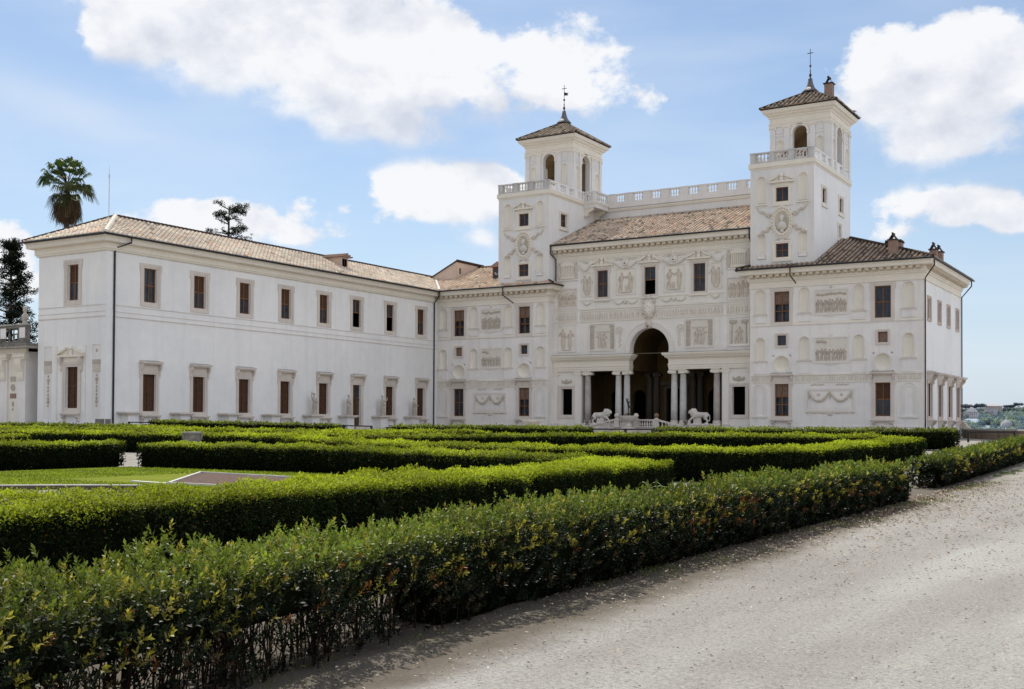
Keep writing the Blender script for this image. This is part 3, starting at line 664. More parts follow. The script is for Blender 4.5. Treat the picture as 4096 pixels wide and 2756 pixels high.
FM = (0, 0, 0, 0); FC = (0, YC, 0, 0)
NU = (11.55, 13.93); NM = (7.18, 9.40)
def side_block(x0, x1, uw, nu, rel, pan, bl, blw, kinds, frame_only_left):
    holes = []
    for c, w in uw: holes += [(c - w / 2, c + w / 2, 10.76, 13.62), (c - .43, c + .43, 8.58, 9.52), (c - .67, c + .67, 2.0, 5.0)]
    for c in nu: holes += [(c - .55, c + .55, *NU, .02), (c - .52, c + .52, *NM, .02)]
    for c, w in uw: holes.append((c - .86, c + .86, 5.98, 7.70, .02))
    mb = MB().mat('facade'); wall(mb, x0, x1, -.4, 15.1, holes, .24)
    # corner strips, string course, frieze mouldings
    mb.mat('facade_warm')
    a, b = x0 + .002, x1 - .002
    for e0, e1 in ((a, a + .38), (b - .38, b)): mb.box(e0, e1, -.03, -.001, -.4, 14.0)
    mb.mat('band'); mb.box(a, b, -.075, -.001, 10.42, 10.50); mb.mat('moulding'); mb.box(a, b, -.04, -.001, 10.50, 10.70); mb.box(a, b, -.09, -.001, 5.76, 5.86); mb.box(a, b, -.06, -.001, 5.08, 5.16)
    mb.mat('facade_warm'); mb.box(a, b, -.05, -.001, 1.02, 1.12)
    for c in nu:
        for zt, zb_, w in ((NU[0], 10.72, 1.22), (NM[0], 5.90, 1.28)):
            mb.mat('trim'); mb.box(c - w / 2 - .05, c + w / 2 + .05, -.15, -.001, zt - .16, zt - .02)
            mb.mat('facade'); mb.box(c - w / 2 + .03, c + w / 2 - .03, -.095, -.001, zb_, zt - .16); frame(mb, c - w / 2 + .28, c + w / 2 - .28, zb_ + .22, zt - .34, .05, .11)
    for c in bl:   # blind arches at ground level
        mb.mat('band'); h = blw / 2; frame_z = 2.0
        mb.box(c - h, c - h + .16, -.06, -.001, 2.0, 4.35); mb.box(c + h - .16, c + h, -.06, -.001, 2.0, 4.35); archivolt(mb, c, 4.35, h - .16, h, -.06, -.001, 14)
        mb.box(c - h + .30, c - h + .36, -.03, -.001, 2.1, 4.3); mb.box(c + h - .36, c + h - .30, -.03, -.001, 2.1, 4.3); archivolt(mb, c, 4.3, h - .36, h - .30, -.03, -.001, 12)
        mb.box(c - h - .08, c + h + .08, -.12, -.001, 1.86, 2.0)
    mb.build('facade_wall', villa)
    for c in nu:
        n = MB(); niche_mesh(n, c - .55, c + .55, *NU); n.build('niche', villa)
        n = MB(); niche_mesh(n, c - .52, c + .52, *NM); n.build('niche', villa)
    for c, w in uw:   # round shell niches
        n = MB(); n.mat('facade'); zc = 6.84; r = .74
        ring = [(c + r * cos(2 * pi * i / 28), zc + r * sin(2 * pi * i / 28)) for i in range(29)]
        def edge(p):
            dx, dz = p[0] - c, p[1] - zc; k = .86 / max(abs(dx), abs(dz)); return (c + dx * k, zc + dz * k)
        for p, q in zip(ring, ring[1:]):
            e, f = edge(p), edge(q); n.quad((p[0], 0, p[1]), (q[0], 0, q[1]), (f[0], 0, f[1]), (e[0], 0, e[1]))
        n.mat('band'); archivolt(n, c, zc, r, r + .14, -.05, -.001, 28, 0, 2 * pi)
        n.mat('niche'); n.smooth = True
        for j in range(4):
            k0, k1 = cos(pi / 2 * j / 4), cos(pi / 2 * (j + 1) / 4); d0, d1 = .38 * sin(pi / 2 * j / 4), .38 * sin(pi / 2 * (j + 1) / 4)
            for p, q in zip(ring, ring[1:]):
                n.quad((c + (p[0] - c) * k0, d0, zc + (p[1] - zc) * k0), (c + (q[0] - c) * k0, d0, zc + (q[1] - zc) * k0), (c + (q[0] - c) * k1, d1, zc + (q[1] - zc) * k1), (c + (p[0] - c) * k1, d1, zc + (p[1] - zc) * k1))
        n.smooth = False
        b = n.build('round_niche', villa)
    for i, (c, w) in enumerate(uw):
        ku, ks, kl = kinds[i]
        window_part(villa, FM, c - w / 2, c + w / 2, 10.76, 13.62, ku)
        window_part(villa, FM, c - .43, c + .43, 8.58, 9.52, ks, sw=.20, ears=False)
        window_part(villa, FM, c - .67, c + .67, 2.0, 5.0, kl, hoodz=5.93, sillz=1.02)
    # carved panels
    for k, (c, w, z0, z1) in enumerate(rel):
        r = MB(); r.mat('band'); frame(r, c - w / 2, c + w / 2, z0, z1, .13, .07); r.mat('relief_bg'); r.quad((c - w / 2, -.015, z0), (c + w / 2, -.015, z0), (c + w / 2, -.015, z1), (c - w / 2, -.015, z1))
        if k == 0: r.mat('moulding'); r.prism([(c - .38, z1 + .13), (c + .38, z1 + .13), (c + .22, z1 + .50), (c - .22, z1 + .50)], -.07, -.001); r.mat('relief'); r.ell((c, -.07, z1 + .30), (.14, .08, .15), 8, 6)
        else: r.mat('moulding'); archivolt(r, c, z1 + .13, .12, .26, -.06, -.001, 8)
        r.mat('relief_grey'); rn = random.Random(int(c * 10) + k); h = (z1 - z0) * (.60 if k == 0 else .52); n = int(w / .36)
        for i in range(n):
            figure(r, c - w / 2 + .25 + (w - .5) * i / (n - 1), z0 + .1, h * rn.uniform(.9, 1.06), rn.choice((-1, 1)), rn.choice((0, .5, 1)), rn.uniform(-.05, .05), rob=rn.random() < .6)
        for i in range(7 if k == 0 else 3):   # leafy crowns of carved trees
            r.ell((c - w / 2 + .3 + (w - .6) * (i / 6 if k == 0 else .12 * i), -.03, z1 - .35 + rn.uniform(-.08, .08)), (.22, .08, .13), 7, 5)
        r.mat('moulding')
        for i in range(5): r.ell((c - .5 + .25 * i, -.03, z0 - .20 - .08 * (1 - abs(i - 2) / 2)), (.14, .05, .05), 7, 4)
        r.build('relief_panel', villa)
    c, w = pan
    r = MB(); r.mat('band'); frame(r, c - w / 2, c + w / 2, 2.62, 4.40, .16, .06); frame(r, c - w / 2 + .06, c + w / 2 - .06, 2.72, 4.32, -.04, .03)
    r.mat('relief')
    garland(r, c - w / 2 + .18, c - .06, 4.22, .80, .13); garland(r, c + .06, c + w / 2 - .18, 4.22, .80, .13)
    for x in (c - w / 2 + .18, c, c + w / 2 - .18): r.tube([(x, -.05, 4.26), (x + .04, -.05, 3.95), (x - .03, -.05, 3.55)], [.10, .07, .03], 6)
    for x in (c - w / 4, c + w / 4): r.ell((x, -.03, 3.98), (.15, .07, .17), 8, 6)
    for s in (-1, 1):
        for i in range(6): r.ell((c + s * w * .27 + (i - 2.5) * .20, -.02, 4.86 + .06 * (i % 2)), (.12, .05, .07), 6, 4)
        ribbon(r, [(c + s * (.4 + .35 * i), 2.26 + .09 * ((i + 1) % 2)) for i in range(6)], .06)
    r.ell((c, -.04, 2.20), (.26, .08, .16), 8, 6)
    r.mat('moulding'); r.box(c - w / 2 - .2, c + w / 2 + .2, -.09, -.001, 2.34, 2.44)
    r.build('relief_panel', villa)
    # frieze band
    f = MB(); f.mat('relief_grey'); rn = random.Random(3 + int(c))
    segs = []; e = x0 + .12
    for q, w in uw: segs.append((e, q - 1.30)); e = q + 1.30
    segs.append((e, x1 - .12))
    for s0, s1 in segs:
        if s1 - s0 < .3: continue
        f.mat('relief_bg'); f.box(s0, s1, -.034, -.001, 5.17, 5.755); f.mat('relief')
        x = s0 + .1
        while x < s1 - .1:
            if rn.random() < .86: figure(f, x, 5.20, rn.uniform(.44, .54), 1, 0, rn.uniform(-.12, .12), lo=True, rob=rn.random() < .7, d=.06)
            x += rn.uniform(.16, .26)
    f.build('frieze', villa)
side_block(-25.25, -10.98, [(-22.30, 1.40), (-13.95, 1.42)], [-24.36, -20.35, -15.93, -11.95], [(-18.09, 2.53, 11.25, 13.5), (-18.07, 2.52, 7.25, 9.25)], (-18.2, 3.9), [-24.42, -11.95], 1.36,
           [('blind', 'smallblind', 'lead'), ('blind', 'small', 'blind')], False)
side_block(10.98, 26.74, [(14.03, 1.46), (23.25, 1.44)], [11.98, 16.18, 21.15, 25.48], [(18.66, 2.96, 11.37, 13.5), (18.66, 2.92, 6.95, 9.12)], (18.55, 4.2), [11.9, 25.48], 1.42,
           [('blind', 'small', 'blind'), ('lead', 'smallblind', 'brown')], True)

def cornice(path, z0, zt, out, name='cornice', parent=villa, mod=True, step=.62, mat='moulding', closed=False, mh=.36):
    """bed mouldings, modillion blocks and corona"""
    mb = MB().mat(mat); zb = zt - .45 - mh
    prof = [(.0, z0), (.10, z0), (.10, z0 + .14), (.05, z0 + .18), (.05, zb - .30), (.16, zb - .24), (.20, zb - .12), (.26, zb - .10), (.26, zb), (.26, zb + mh), (out - .12, zb + mh), (out - .12, zb + mh + .03), (out - .06, zb + mh + .05), (out - .04, zt - .12), (out + .05, zt - .02), (out + .05, zt), (.0, zt)]
    mb.sweep(path, prof, closed)
    if mod:
        for (ax, ay), (bx, by) in zip(path, path[1:]):
            a = Vector((ax, ay)); b = Vector((bx, by)); d = b - a; Ln = d.length; n = int(Ln / step)
            if n < 2: continue
            rz = math.atan2(d.y, d.x); mb.at(ax, ay, 0, rz); mb.mat('modillion')
            for i in range(n):
                x = Ln * (i + .5) / n; w = .17
                mb.add([(x - w, -.26, zb + mh - .01), (x + w, -.26, zb + mh - .01), (x + w, -.26, zb + .04), (x - w, -.26, zb + .04), (x - w, -out + .20, zb + mh - .01), (x + w, -out + .20, zb + mh - .01), (x + w, -out + .20, zb + .14), (x - w, -out + .20, zb + .14)],
                       [(4, 5, 6, 7), (3, 2, 1, 0), (7, 6, 2, 3), (0, 4, 7, 3), (5, 1, 2, 6)])
            mb.at()
    return mb.build(name, parent)
cornice([(-25.2, 0), (-10.98, 0), (-10.98, YC)], 13.98, 15.66, .90)
cornice([(10.98, YC), (10.98, 0), (26.74, 0), (26.74, 17.0)], 13.98, 15.66, .90)
cornice([(-10.9, YC), (10.9, YC)], 18.25, 19.78, .92)

# central front
wins = [(-5.30, 1.24), (.04, 1.25), (5.34, 1.25)]
holes = [(c - w / 2, c + w / 2, 14.26, 17.02) for c, w in wins] + [(-2.17, 2.17, 8.36, 10.92, .9)]
mb = MB().mat('facade_warm'); mb.at(*FC); wall(mb, -10.98, 10.98, 8.36, 18.6, holes, .24)
arch_fill(mb, -2.17, 2.17, 8.75, 10.92, 0, .9, 24)
for s in (-1, 1):
    lo, hi = (-10.98, -7.70) if s < 0 else (7.70, 10.98)
    wall(mb, lo, hi, -.2, 6.66, [(s * 9.42 - .65, s * 9.42 + .65, 2.15, 4.86)], .4)
    mb.box(s * 7.70 - .001 if s > 0 else -7.70, s * 7.70 if s > 0 else -7.699, .0, .9, -.2, 6.66)
    # strips and panels of the wall field
    for x in (8.02, 10.80):
        mb.mat('facade'); mb.box(s * x - .16, s * x + .16, -.05, -.001, 8.5, 18.2); mb.mat('facade_warm')
    for xx in (3.95 + .0, 7.25):
        mb.mat('facade'); frame(mb, s * xx - .18, s * xx + .18, 8.95, 11.35, .05, .035); mb.mat('facade_warm')
mb.mat('moulding')
for z, h, o in ((13.02, .10, .10), (12.80, .06, .058), (11.76, .10, .08), (13.98, .08, .07), (18.12, .12, .06)): mb.box(-10.9, 10.9, -o, -.001, z, z + h)
mb.mat('facade')
for s in (-1, 1): frame(mb, s * 9.40 - 1.15, s * 9.40 + 1.15, 8.95, 11.30, .14, .03)
mb.at(); mb.mat('facade'); mb.box(-10.985, -10.981, .0, YC - .001, -.2, 15.0); mb.box(10.981, 10.985, .0, YC - .001, -.2, 15.0)
mb.build('central_wall', villa)
for i, (c, w) in enumerate(wins):
    window_part(villa, FC, c - w / 2, c + w / 2, 14.26, 17.02, ('lead', 'half', 'lead')[i], plainsill=True, sw=.24, pedi=(1.20, 17.44, .62, i == 1))
for s in (-1, 1): window_part(villa, FC, s * 9.42 - .65, s * 9.42 + .65, 2.15, 4.86, 'void', sw=.34)
def panel(c, w, z0, z1, kind, sd=0, name='relief_panel'):
    r = MB(); r.at(*FC); r.mat('band'); frame(r, c - w / 2, c + w / 2, z0, z1, .11, .09); rn = random.Random(sd)
    r.mat('relief_bg' if kind not in ('pair', 'duo') else 'niche'); r.quad((c - w / 2, -.012, z0), (c + w / 2, -.012, z0), (c + w / 2, -.012, z1), (c - w / 2, -.012, z1))
    r.mat('relief'); h = z1 - z0
    if kind == 'temple':
        r.mat('moulding'); r.box(c - .78, c + .78, -.10, -.013, z0 + .12, z0 + .34)
        for i in range(8): r.lathe(c - .66 + 1.32 * i / 7, -.05, [(.075, z0 + .34), (.06, z0 + .62 * h), (.09, z0 + .66 * h)], 6)
        r.box(c - .80, c + .80, -.12, -.013, z0 + .66 * h, z0 + .74 * h); r.prism([(c - .86, z0 + .74 * h), (c + .86, z0 + .74 * h), (c, z0 + .93 * h)], -.12, -.013)
        r.mat('relief')
        for s in (-1, 1): figure(r, c + s * 1.0, z0 + .1, h * .80, s, .5, 0); figure(r, c + s * (w / 2 - .05), z0 + .1, h * .62, -s, 0, 0, rob=False)
    elif kind == 'pair':
        for s in (-1, 1): figure(r, c + s * w * .27, z0 + .16, h * .82, -s, .4 if s > 0 else .7, -.05 * s, rob=(s > 0), d=.15)
        r.ell((c, -.02, z0 + .13), (w * .42, .10, .09), 10, 5); r.ell((c + .25 * w * rn.choice((-1, 1)) * .2, -.02, z0 + .55), (.22, .09, .40), 8, 5)
    elif kind == 'duo':
        for s in (-1, 1): figure(r, c + s * w * .20, z0 + .18, h * (.84 if s < 0 else .78), s, .3, .04 * s, rob=True, d=.14)
        r.ell((c, -.02, z0 + .12), (w * .4, .10, .08), 8, 5)
    elif kind == 'proc':
        n = 5
        for i in range(n): figure(r, c - w / 2 + .30 + (w - .6) * i / (n - 1), z0 + .10, h * rn.uniform(.66, .88), rn.choice((-1, 1)), rn.random(), rn.uniform(-.06, .06), rob=rn.random() < .7, d=.13)
    elif kind == 'piers':
        for s in (-1, 1):
            r.mat('relief_grey'); r.box(c + s * (w / 2 - .26) - .20, c + s * (w / 2 - .26) + .20, -.07, -.013, z0 + .1, z1 - .25)
            for j in range(6): r.ell((c + s * (w / 2 - .26), -.07, z0 + .35 + j * .34), (.12, .05, .12), 6, 4)
            r.box(c + s * (w / 2 - .26) - .26, c + s * (w / 2 - .26) + .26, -.10, -.013, z1 - .27, z1 - .12)
        r.mat('relief'); r.box(c - .8, c + .8, -.05, -.013, z1 - .85, z1 - .72)
        for x, hh in ((-.32, .62), (.05, .56), (.34, .60)): figure(r, c + x, z0 + .2, h * hh, rn.choice((-1, 1)), rn.random(), rn.uniform(-.08, .08), rob=rn.random() < .5, d=.14)
    elif kind == 'tree':
        for s in (-1, 1): r.mat('relief_grey'); r.tube([(c + s * .75, -.03, z0 + .2), (c + s * .70, -.04, z1 - .5)], [.07, .05], 5); r.ell((c + s * .62, -.05, z1 - .38), (.46, .10, .20), 9, 5)
        r.mat('relief'); figure(r, c - .22, z0 + .2, h * .62, -1, .3, .16, rob=False, d=.15); figure(r, c + .24, z0 + .2, h * .62, 1, .3, -.12, rob=False, d=.15)
    return r.build(name, villa)
panel(-9.37, 2.40, 16.28, 18.45, 'temple', 1); panel(9.37, 2.40, 16.28, 18.45, 'temple', 2)
panel(-7.05, .92, 14.52, 16.86, 'duo', 3); panel(7.08, .95, 14.52, 16.9, 'duo', 4)
panel(-2.62, 2.05, 14.48, 17.0, 'pair', 5); panel(2.70, 2.05, 14.48, 17.0, 'pair', 6)
panel(-9.38, 2.25, 13.34, 15.28, 'proc', 7); panel(9.36, 2.25, 13.34, 15.34, 'proc', 8)
panel(-9.45, 1.90, 8.80, 11.48, 'duo', 9); panel(-5.28, 2.80, 8.82, 11.46, 'piers', 10); panel(5.36, 2.80, 8.84, 11.5, 'piers', 11); panel(9.45, 1.90, 8.84, 11.48, 'tree', 12)
f = MB(); f.at(*FC); rn = random.Random(5)
for s0, s1 in ((-10.85, -8.2), (-8.0, -.70), (.70, 8.0), (8.2, 10.85)):
    f.mat('relief_bg'); f.box(s0, s1, -.035, -.001, 11.90, 12.74); f.mat('relief'); x = s0 + .14
    while x < s1 - .12:
        figure(f, x, 11.95, rn.uniform(.62, .74), 1, 0, rn.uniform(-.12, .12), lo=True, rob=rn.random() < .6, d=.08); x += rn.uniform(.19, .33)
f.build('frieze', villa)
def orn(name, fn, mat='relief_light'):
    o = MB(); o.at(*FC); o.mat(mat); fn(o); return o.build(name, villa)
for s in (-1, 1):      # masks, festoons, ribbons, medallions, crests
    def mask(o):
        o.mat('facade_warm'); o.ell((s * 2.66, -.08, 17.78), (.36, .20, .48), 10, 8); o.mat('relief_light'); o.ell((s * 2.66, -.16, 17.95), (.30, .14, .26), 8, 6); o.ell((s * 2.66, -.27, 17.70), (.07, .08, .12), 6, 5); o.mat('black'); o.ell((s * 2.66, -.26, 17.54), (.10, .04, .05), 6, 4)
    orn('mask', mask)
    for x0, x1, z, d, r in ((1.45, 3.85, 17.66, .55, .11), (6.75, 7.85, 17.6, .5, .10), (1.3, 2.45, 13.80, .34, .07), (2.85, 3.95, 13.80, .34, .07), (6.6, 7.5, 13.85, .30, .06)): orn('festoon', lambda o: garland(o, s * x0, s * x1, z, d, r))
    orn('lion_mask', lambda o: o.ell((s * 2.65, -.10, 13.60), (.16, .16, .20), 8, 6))
    for f in (lambda i: (s * (3.11 + .16 * i), 17.95 + .10 * (i % 2)), lambda i: (s * (2.21 - .16 * i), 17.95 + .10 * (i % 2)), lambda i: (s * (7.0 + .12 * i), 17.9 + .12 * (i % 2))): orn('ribbon', lambda o: ribbon(o, [f(i) for i in range(6)]))
    orn('sunk_panel', lambda o: frame(o, s * 5.32 - .72, s * 5.32 + .72, 13.22, 13.72, .07, .05), 'facade')
    def med(o):
        archivolt(o, s * 3.35, 10.75, .30, .40, -.06, -.001, 16, 0, 2 * pi); o.ell((s * 3.35, -.02, 10.75), (.20, .10, .22), 8, 6)
        for i in range(6): o.ell((s * (3.20 + .1 * (i % 2)), -.02, 10.24 - i * .22), (.15, .06, .14), 6, 4)
    orn('medallion', med)
    def crest(o):
        o.ell((s * 9.42, -.08, 5.62), (.22, .12, .26), 8, 6)
        for q in (-1, 1): o.ell((s * 9.42 + q * .36, -.05, 5.58), (.26, .08, .14), 8, 5); o.ell((s * 9.42 + q * .52, -.05, 5.72), (.10, .06, .10), 6, 5)
    orn('carved_crest', crest, 'relief_grey')
sh = MB(); sh.at(*FC); sh.smooth = True
sh.mat('relief_bg'); sh.ell((-.02, -.12, 12.88), (.66, .22, 1.05), 16, 12); sh.mat('moulding'); sh.ell((-.02, -.30, 12.72), (.42, .16, .66), 14, 10)
sh.mat('relief'); sh.ell((-.02, -.16, 13.92), (.40, .20, .30), 10, 8)
for s in (-1, 1): sh.ell((s * .52 - .02, -.18, 13.50), (.18, .16, .24), 8, 6); sh.ell((s * .56 - .02, -.18, 12.45), (.15, .14, .22), 8, 6); sh.ell((s * .34 - .02, -.18, 11.98), (.16, .12, .16), 8, 6)
for x, z in ((0, 13.05), (-.2, 12.85), (.2, 12.85), (-.2, 12.5), (.2, 12.5), (0, 12.3)): sh.ell((x - .02, -.43, z), (.075, .05, .075), 8, 6)
sh.build('coat_of_arms', villa)
a = MB(); a.at(*FC); a.mat('band'); archivolt(a, 0, 8.75, 2.15, 2.30, -.06, -.001, 28); archivolt(a, 0, 8.75, 2.30, 2.62, -.10, -.001, 28); archivolt(a, 0, 8.75, 2.62, 2.74, -.15, -.001, 28)
for s in (-1, 1): a.box(min(s * 2.15, s * 2.74), max(s * 2.15, s * 2.74), -.10, -.001, 8.38, 8.75)
a.mat('relief'); a.smooth = True; a.ell((-.02, -.16, 11.22), (.38, .24, .44), 12, 9); a.ell((-.02, -.40, 11.22), (.09, .10, .15), 8, 6); a.mat('black'); a.ell((-.02, -.40, 11.02), (.11, .05, .06), 8, 5); a.build('arch', villa)
# entablature over the columns
for s in (-1, 1):
    e = MB().mat('moulding'); y0 = 1.02; yb = 1.98
    xi, xo = s * 2.18, s * 10.97
    path = [(xi, yb), (xi, y0), (xo, y0)] if s > 0 else [(xo, y0), (xi, y0), (xi, yb)]
    if s > 0: path = [(xi, yb), (xi, y0), (xo, y0)]
    prof = [(0, 6.66), (0, 6.86), (.04, 6.86), (.04, 7.06), (.10, 7.10), (.10, 7.16), (.02, 7.16), (.02, 7.66), (.10, 7.70), (.14, 7.78), (.30, 7.84), (.34, 7.98), (.46, 8.02), (.55, 8.20), (.55, 8.28), (0, 8.34)]
    e.sweep(path, prof)
    e.box(min(xi, xo), max(xi, xo), y0 + .001, yb, 6.662, 6.67); e.mat('ledge')
    e.zprism([(min(xi, xo) - (.5 if s > 0 else 0), .50), (max(xi, xo) + (.5 if s < 0 else 0), .50), (max(xi, xo) + (.5 if s < 0 else 0), YC - .002), (min(xi, xo) - (.5 if s > 0 else 0), YC - .002)], 8.30, 8.345)
    e.build('entablature', villa)
def ionic(x, y, z0, z1, r, m, parent=villa, m2=None):
    c = MB(); c.mat(m2 or 'trim'); c.box(x - r * 1.45, x + r * 1.45, y - r * 1.45, y + r * 1.45, z0 - .35, z0 + .02)
    c.smooth = True; c.lathe(x, y, [(r * 1.38, z0 + .02), (r * 1.40, z0 + .10), (r * 1.15, z0 + .14), (r * 1.12, z0 + .20), (r * 1.25, z0 + .24), (r * 1.22, z0 + .30), (r, z0 + .34)], 20)
    c.mat(m); H = z1 - z0; c.lathe(x, y, [(r, z0 + .34), (r, z0 + H * .35), (r * .93, z0 + H * .7), (r * .86, z1 - .50), (r * .92, z1 - .47)], 20); c.smooth = False
    cp = MB(); cp.mat(m2 or 'moulding'); cp.box(x - r * 1.35, x + r * 1.35, y - r * 1.3, y + r * 1.3, z1 - .10, z1 - .001); cp.box(x - r * 1.05, x + r * 1.05, y - r * 1.1, y + r * 1.1, z1 - .42, z1 - .10)
    for q in (-1, 1):
        xx = x + q * r * 1.28; cp.smooth = True; cp.tube([(xx, y - r * 1.22, z1 - .26), (xx, y + r * 1.22, z1 - .26)], r * .46, 12); cp.smooth = False
    o = c.build('column', parent); cp.build('capital', o); return o
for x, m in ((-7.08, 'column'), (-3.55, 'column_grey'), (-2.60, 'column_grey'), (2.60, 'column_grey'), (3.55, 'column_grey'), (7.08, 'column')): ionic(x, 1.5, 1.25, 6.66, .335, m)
for x in (-10.78, -8.12, 8.12, 10.78):   # pilasters of the loggia ends
    p = MB(); p.at(*FC); p.mat('facade_warm'); p.box(x - .30, x + .30, -.10, -.001, 1.25, 6.2); p.mat('trim'); p.box(x - .36, x + .36, -.15, -.001, .0, 1.25); p.mat('moulding'); p.box(x - .34, x + .34, -.14, -.001, 6.2, 6.28); p.box(x - .38, x + .38, -.18, -.001, 6.55, 6.655)
    for q in (-1, 1): p.tube([(x + q * .33, -.16, 6.42), (x + q * .33, -.002, 6.42)], .14, 10)
    p.box(x - .30, x + .30, -.13, -.001, 6.28, 6.55); p.build('pilaster', villa)
# loggia room
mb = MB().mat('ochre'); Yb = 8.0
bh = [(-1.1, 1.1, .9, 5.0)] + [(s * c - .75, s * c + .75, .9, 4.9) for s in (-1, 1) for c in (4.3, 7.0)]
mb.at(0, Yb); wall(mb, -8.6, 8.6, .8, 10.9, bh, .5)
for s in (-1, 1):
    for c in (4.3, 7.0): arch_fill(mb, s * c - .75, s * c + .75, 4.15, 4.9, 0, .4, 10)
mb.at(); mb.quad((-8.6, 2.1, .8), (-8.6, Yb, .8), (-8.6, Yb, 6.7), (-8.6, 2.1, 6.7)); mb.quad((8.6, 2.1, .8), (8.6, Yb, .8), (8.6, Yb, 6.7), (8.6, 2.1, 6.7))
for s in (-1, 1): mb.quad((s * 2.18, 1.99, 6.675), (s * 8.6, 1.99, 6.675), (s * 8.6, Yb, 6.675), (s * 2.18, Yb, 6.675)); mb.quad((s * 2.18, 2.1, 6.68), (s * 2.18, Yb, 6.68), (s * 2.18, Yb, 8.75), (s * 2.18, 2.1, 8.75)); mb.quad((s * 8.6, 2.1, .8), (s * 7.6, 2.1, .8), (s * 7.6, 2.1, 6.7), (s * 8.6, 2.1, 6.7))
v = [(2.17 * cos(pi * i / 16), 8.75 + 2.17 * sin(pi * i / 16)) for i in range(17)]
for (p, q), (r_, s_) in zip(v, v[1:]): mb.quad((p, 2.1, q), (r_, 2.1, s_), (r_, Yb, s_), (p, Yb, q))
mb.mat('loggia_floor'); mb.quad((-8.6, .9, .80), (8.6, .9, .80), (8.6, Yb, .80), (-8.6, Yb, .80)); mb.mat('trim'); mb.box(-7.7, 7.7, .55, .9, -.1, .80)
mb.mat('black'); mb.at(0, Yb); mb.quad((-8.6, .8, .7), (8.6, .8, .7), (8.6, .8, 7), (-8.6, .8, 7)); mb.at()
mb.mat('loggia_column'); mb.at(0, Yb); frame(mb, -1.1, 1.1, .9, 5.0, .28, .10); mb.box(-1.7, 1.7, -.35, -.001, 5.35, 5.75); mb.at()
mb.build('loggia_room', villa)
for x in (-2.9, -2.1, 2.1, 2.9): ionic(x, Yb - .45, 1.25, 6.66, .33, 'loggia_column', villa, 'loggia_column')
# right-hand side wall of the palace
FE = (26.74, 0, 0, pi / 2)
ys = (2.19, 6.57, 10.75, 15.06); yl = (2.35, 6.95, 11.4, 15.55)
mb = MB().mat('wing'); mb.at(*FE); wall(mb, 0.001, 17.0, -.6, 15.1, [(y - .52, y + .52, 10.72, 12.48) for y in ys] + [(y - .70, y + .70, 2.02, 5.0) for y in yl], .24)
mb.at(); mb.box(-25.25, 26.73, 16.98, 17.0, -.6, 15.2, ''); mb.box(-25.26, -25.24, .3, 17, -.6, 15.2)
mb.build('side_wall', villa)
for y in ys: window_part(villa, FE, y - .52, y + .52, 10.72, 12.48, 'brown', sw=.26, ears=False, stone='pink_stone', depth=.12)
for y in yl: window_part(villa, FE, y - .70, y + .70, 2.02, 5.0, 'shutter', hoodz=5.95, sillz=.95, hoodout=.75, sillout=.62, stone='pink_stone', depth=.12)

# roofs
ze = 15.76; sl = .38; cs = math.hypot(1, sl); uF = (0, 1 / cs, sl / cs)
def ylen(y): return (y + 1.0) * cs
planes = [((0, -1.0, ze), (1, 0, 0), uF, 9.95, 10.98, lambda s: (0, ylen(-1 + min(2.2, s - 9.95)))),
          ((0, -1.0, ze), (1, 0, 0), uF, 10.98, 17.10, lambda s: (0, ylen(-.02))),
          ((0, -1.0, ze), (1, 0, 0), uF, 17.10, 27.75, lambda s: (0, ylen(-1 + min(9.8, 27.75 - s)))),
          ((27.75, 0, ze), (0, 1, 0), (-1 / cs, 0, sl / cs), -1.0, 18.0, lambda s: (0, cs * min(s + 1.0, 18.0 - s, 9.6))),
          ((9.95, 0, ze), (0, 1, 0), (1 / cs, 0, sl / cs), -1.0, 1.15, lambda s: (0, cs * min(s + 1.0, 1.03)))]
roof_tiles('roof', villa, planes, .46, 11, (.36, .27, .205), .5)
planes = [((0, -1.0, ze), (1, 0, 0), uF, -29.3, -24.25, lambda s: (ylen(-1 + (-24.25 - s) * 1.23), ylen(9.6))),
          ((0, -1.0, ze), (1, 0, 0), uF, -24.25, -17.25, lambda s: (0, ylen(9.6))),
          ((0, -1.0, ze), (1, 0, 0), uF, -17.25, -10.98, lambda s: (0, ylen(-.02))),
          ((0, -1.0, ze), (1, 0, 0), uF, -10.98, -9.95, lambda s: (0, ylen(-1 + min(2.2, -9.95 - s)))),
          ((-9.95, 0, ze), (0, 1, 0), (-1 / cs, 0, sl / cs), -1.0, 1.15, lambda s: (0, cs * min(s + 1.0, 1.03)))]
roof_tiles('roof', villa, planes, .44, 12, (.62, .475, .355), .15)
sc_ = .40; cc = math.hypot(1, sc_)
roof_tiles('roof', villa, [((0, .22, 19.88), (1, 0, 0), (0, 1 / cc, sc_ / cc), -11.0, 11.0, lambda s: (0, 10.66 * cc))], .45, 13, (.58, .455, .35), .3)
mb = MB().mat('roof_under')
mb.quad((17.1, 8.6, 19.4), (27.7, -1, 15.75), (27.7, 18, 15.75), (17.1, 9.6, 19.4)); mb.quad((9.95, 18, 15.7), (27.75, 18, 15.7), (18.1, 8.8, 19.5), (9.95, 8.8, 19.5)); mb.quad((-29.3, 8.6, 19.35), (-10, 8.6, 19.35), (-10, 18, 15.7), (-29.3, 18, 15.7))
mb.box(-24.3, -9.96, -.98, -.02, 15.68, 15.74); mb.box(9.96, 27.74, -.98, -.02, 15.68, 15.74); mb.box(26.75, 27.74, -.02, 17.98, 15.68, 15.74)
mb.box(-9.97, -9.0 - 1.97, -.02, 1.15, 15.68, 15.74) if False else None
mb.box(-10.96, -9.96, -.02, 1.15, 15.68, 15.74); mb.box(9.96, 10.96, -.02, 1.15, 15.68, 15.74); mb.box(-10.95, 10.95, .24, YC - .01, 19.79, 19.86)
mb.build('roof_underside', villa)
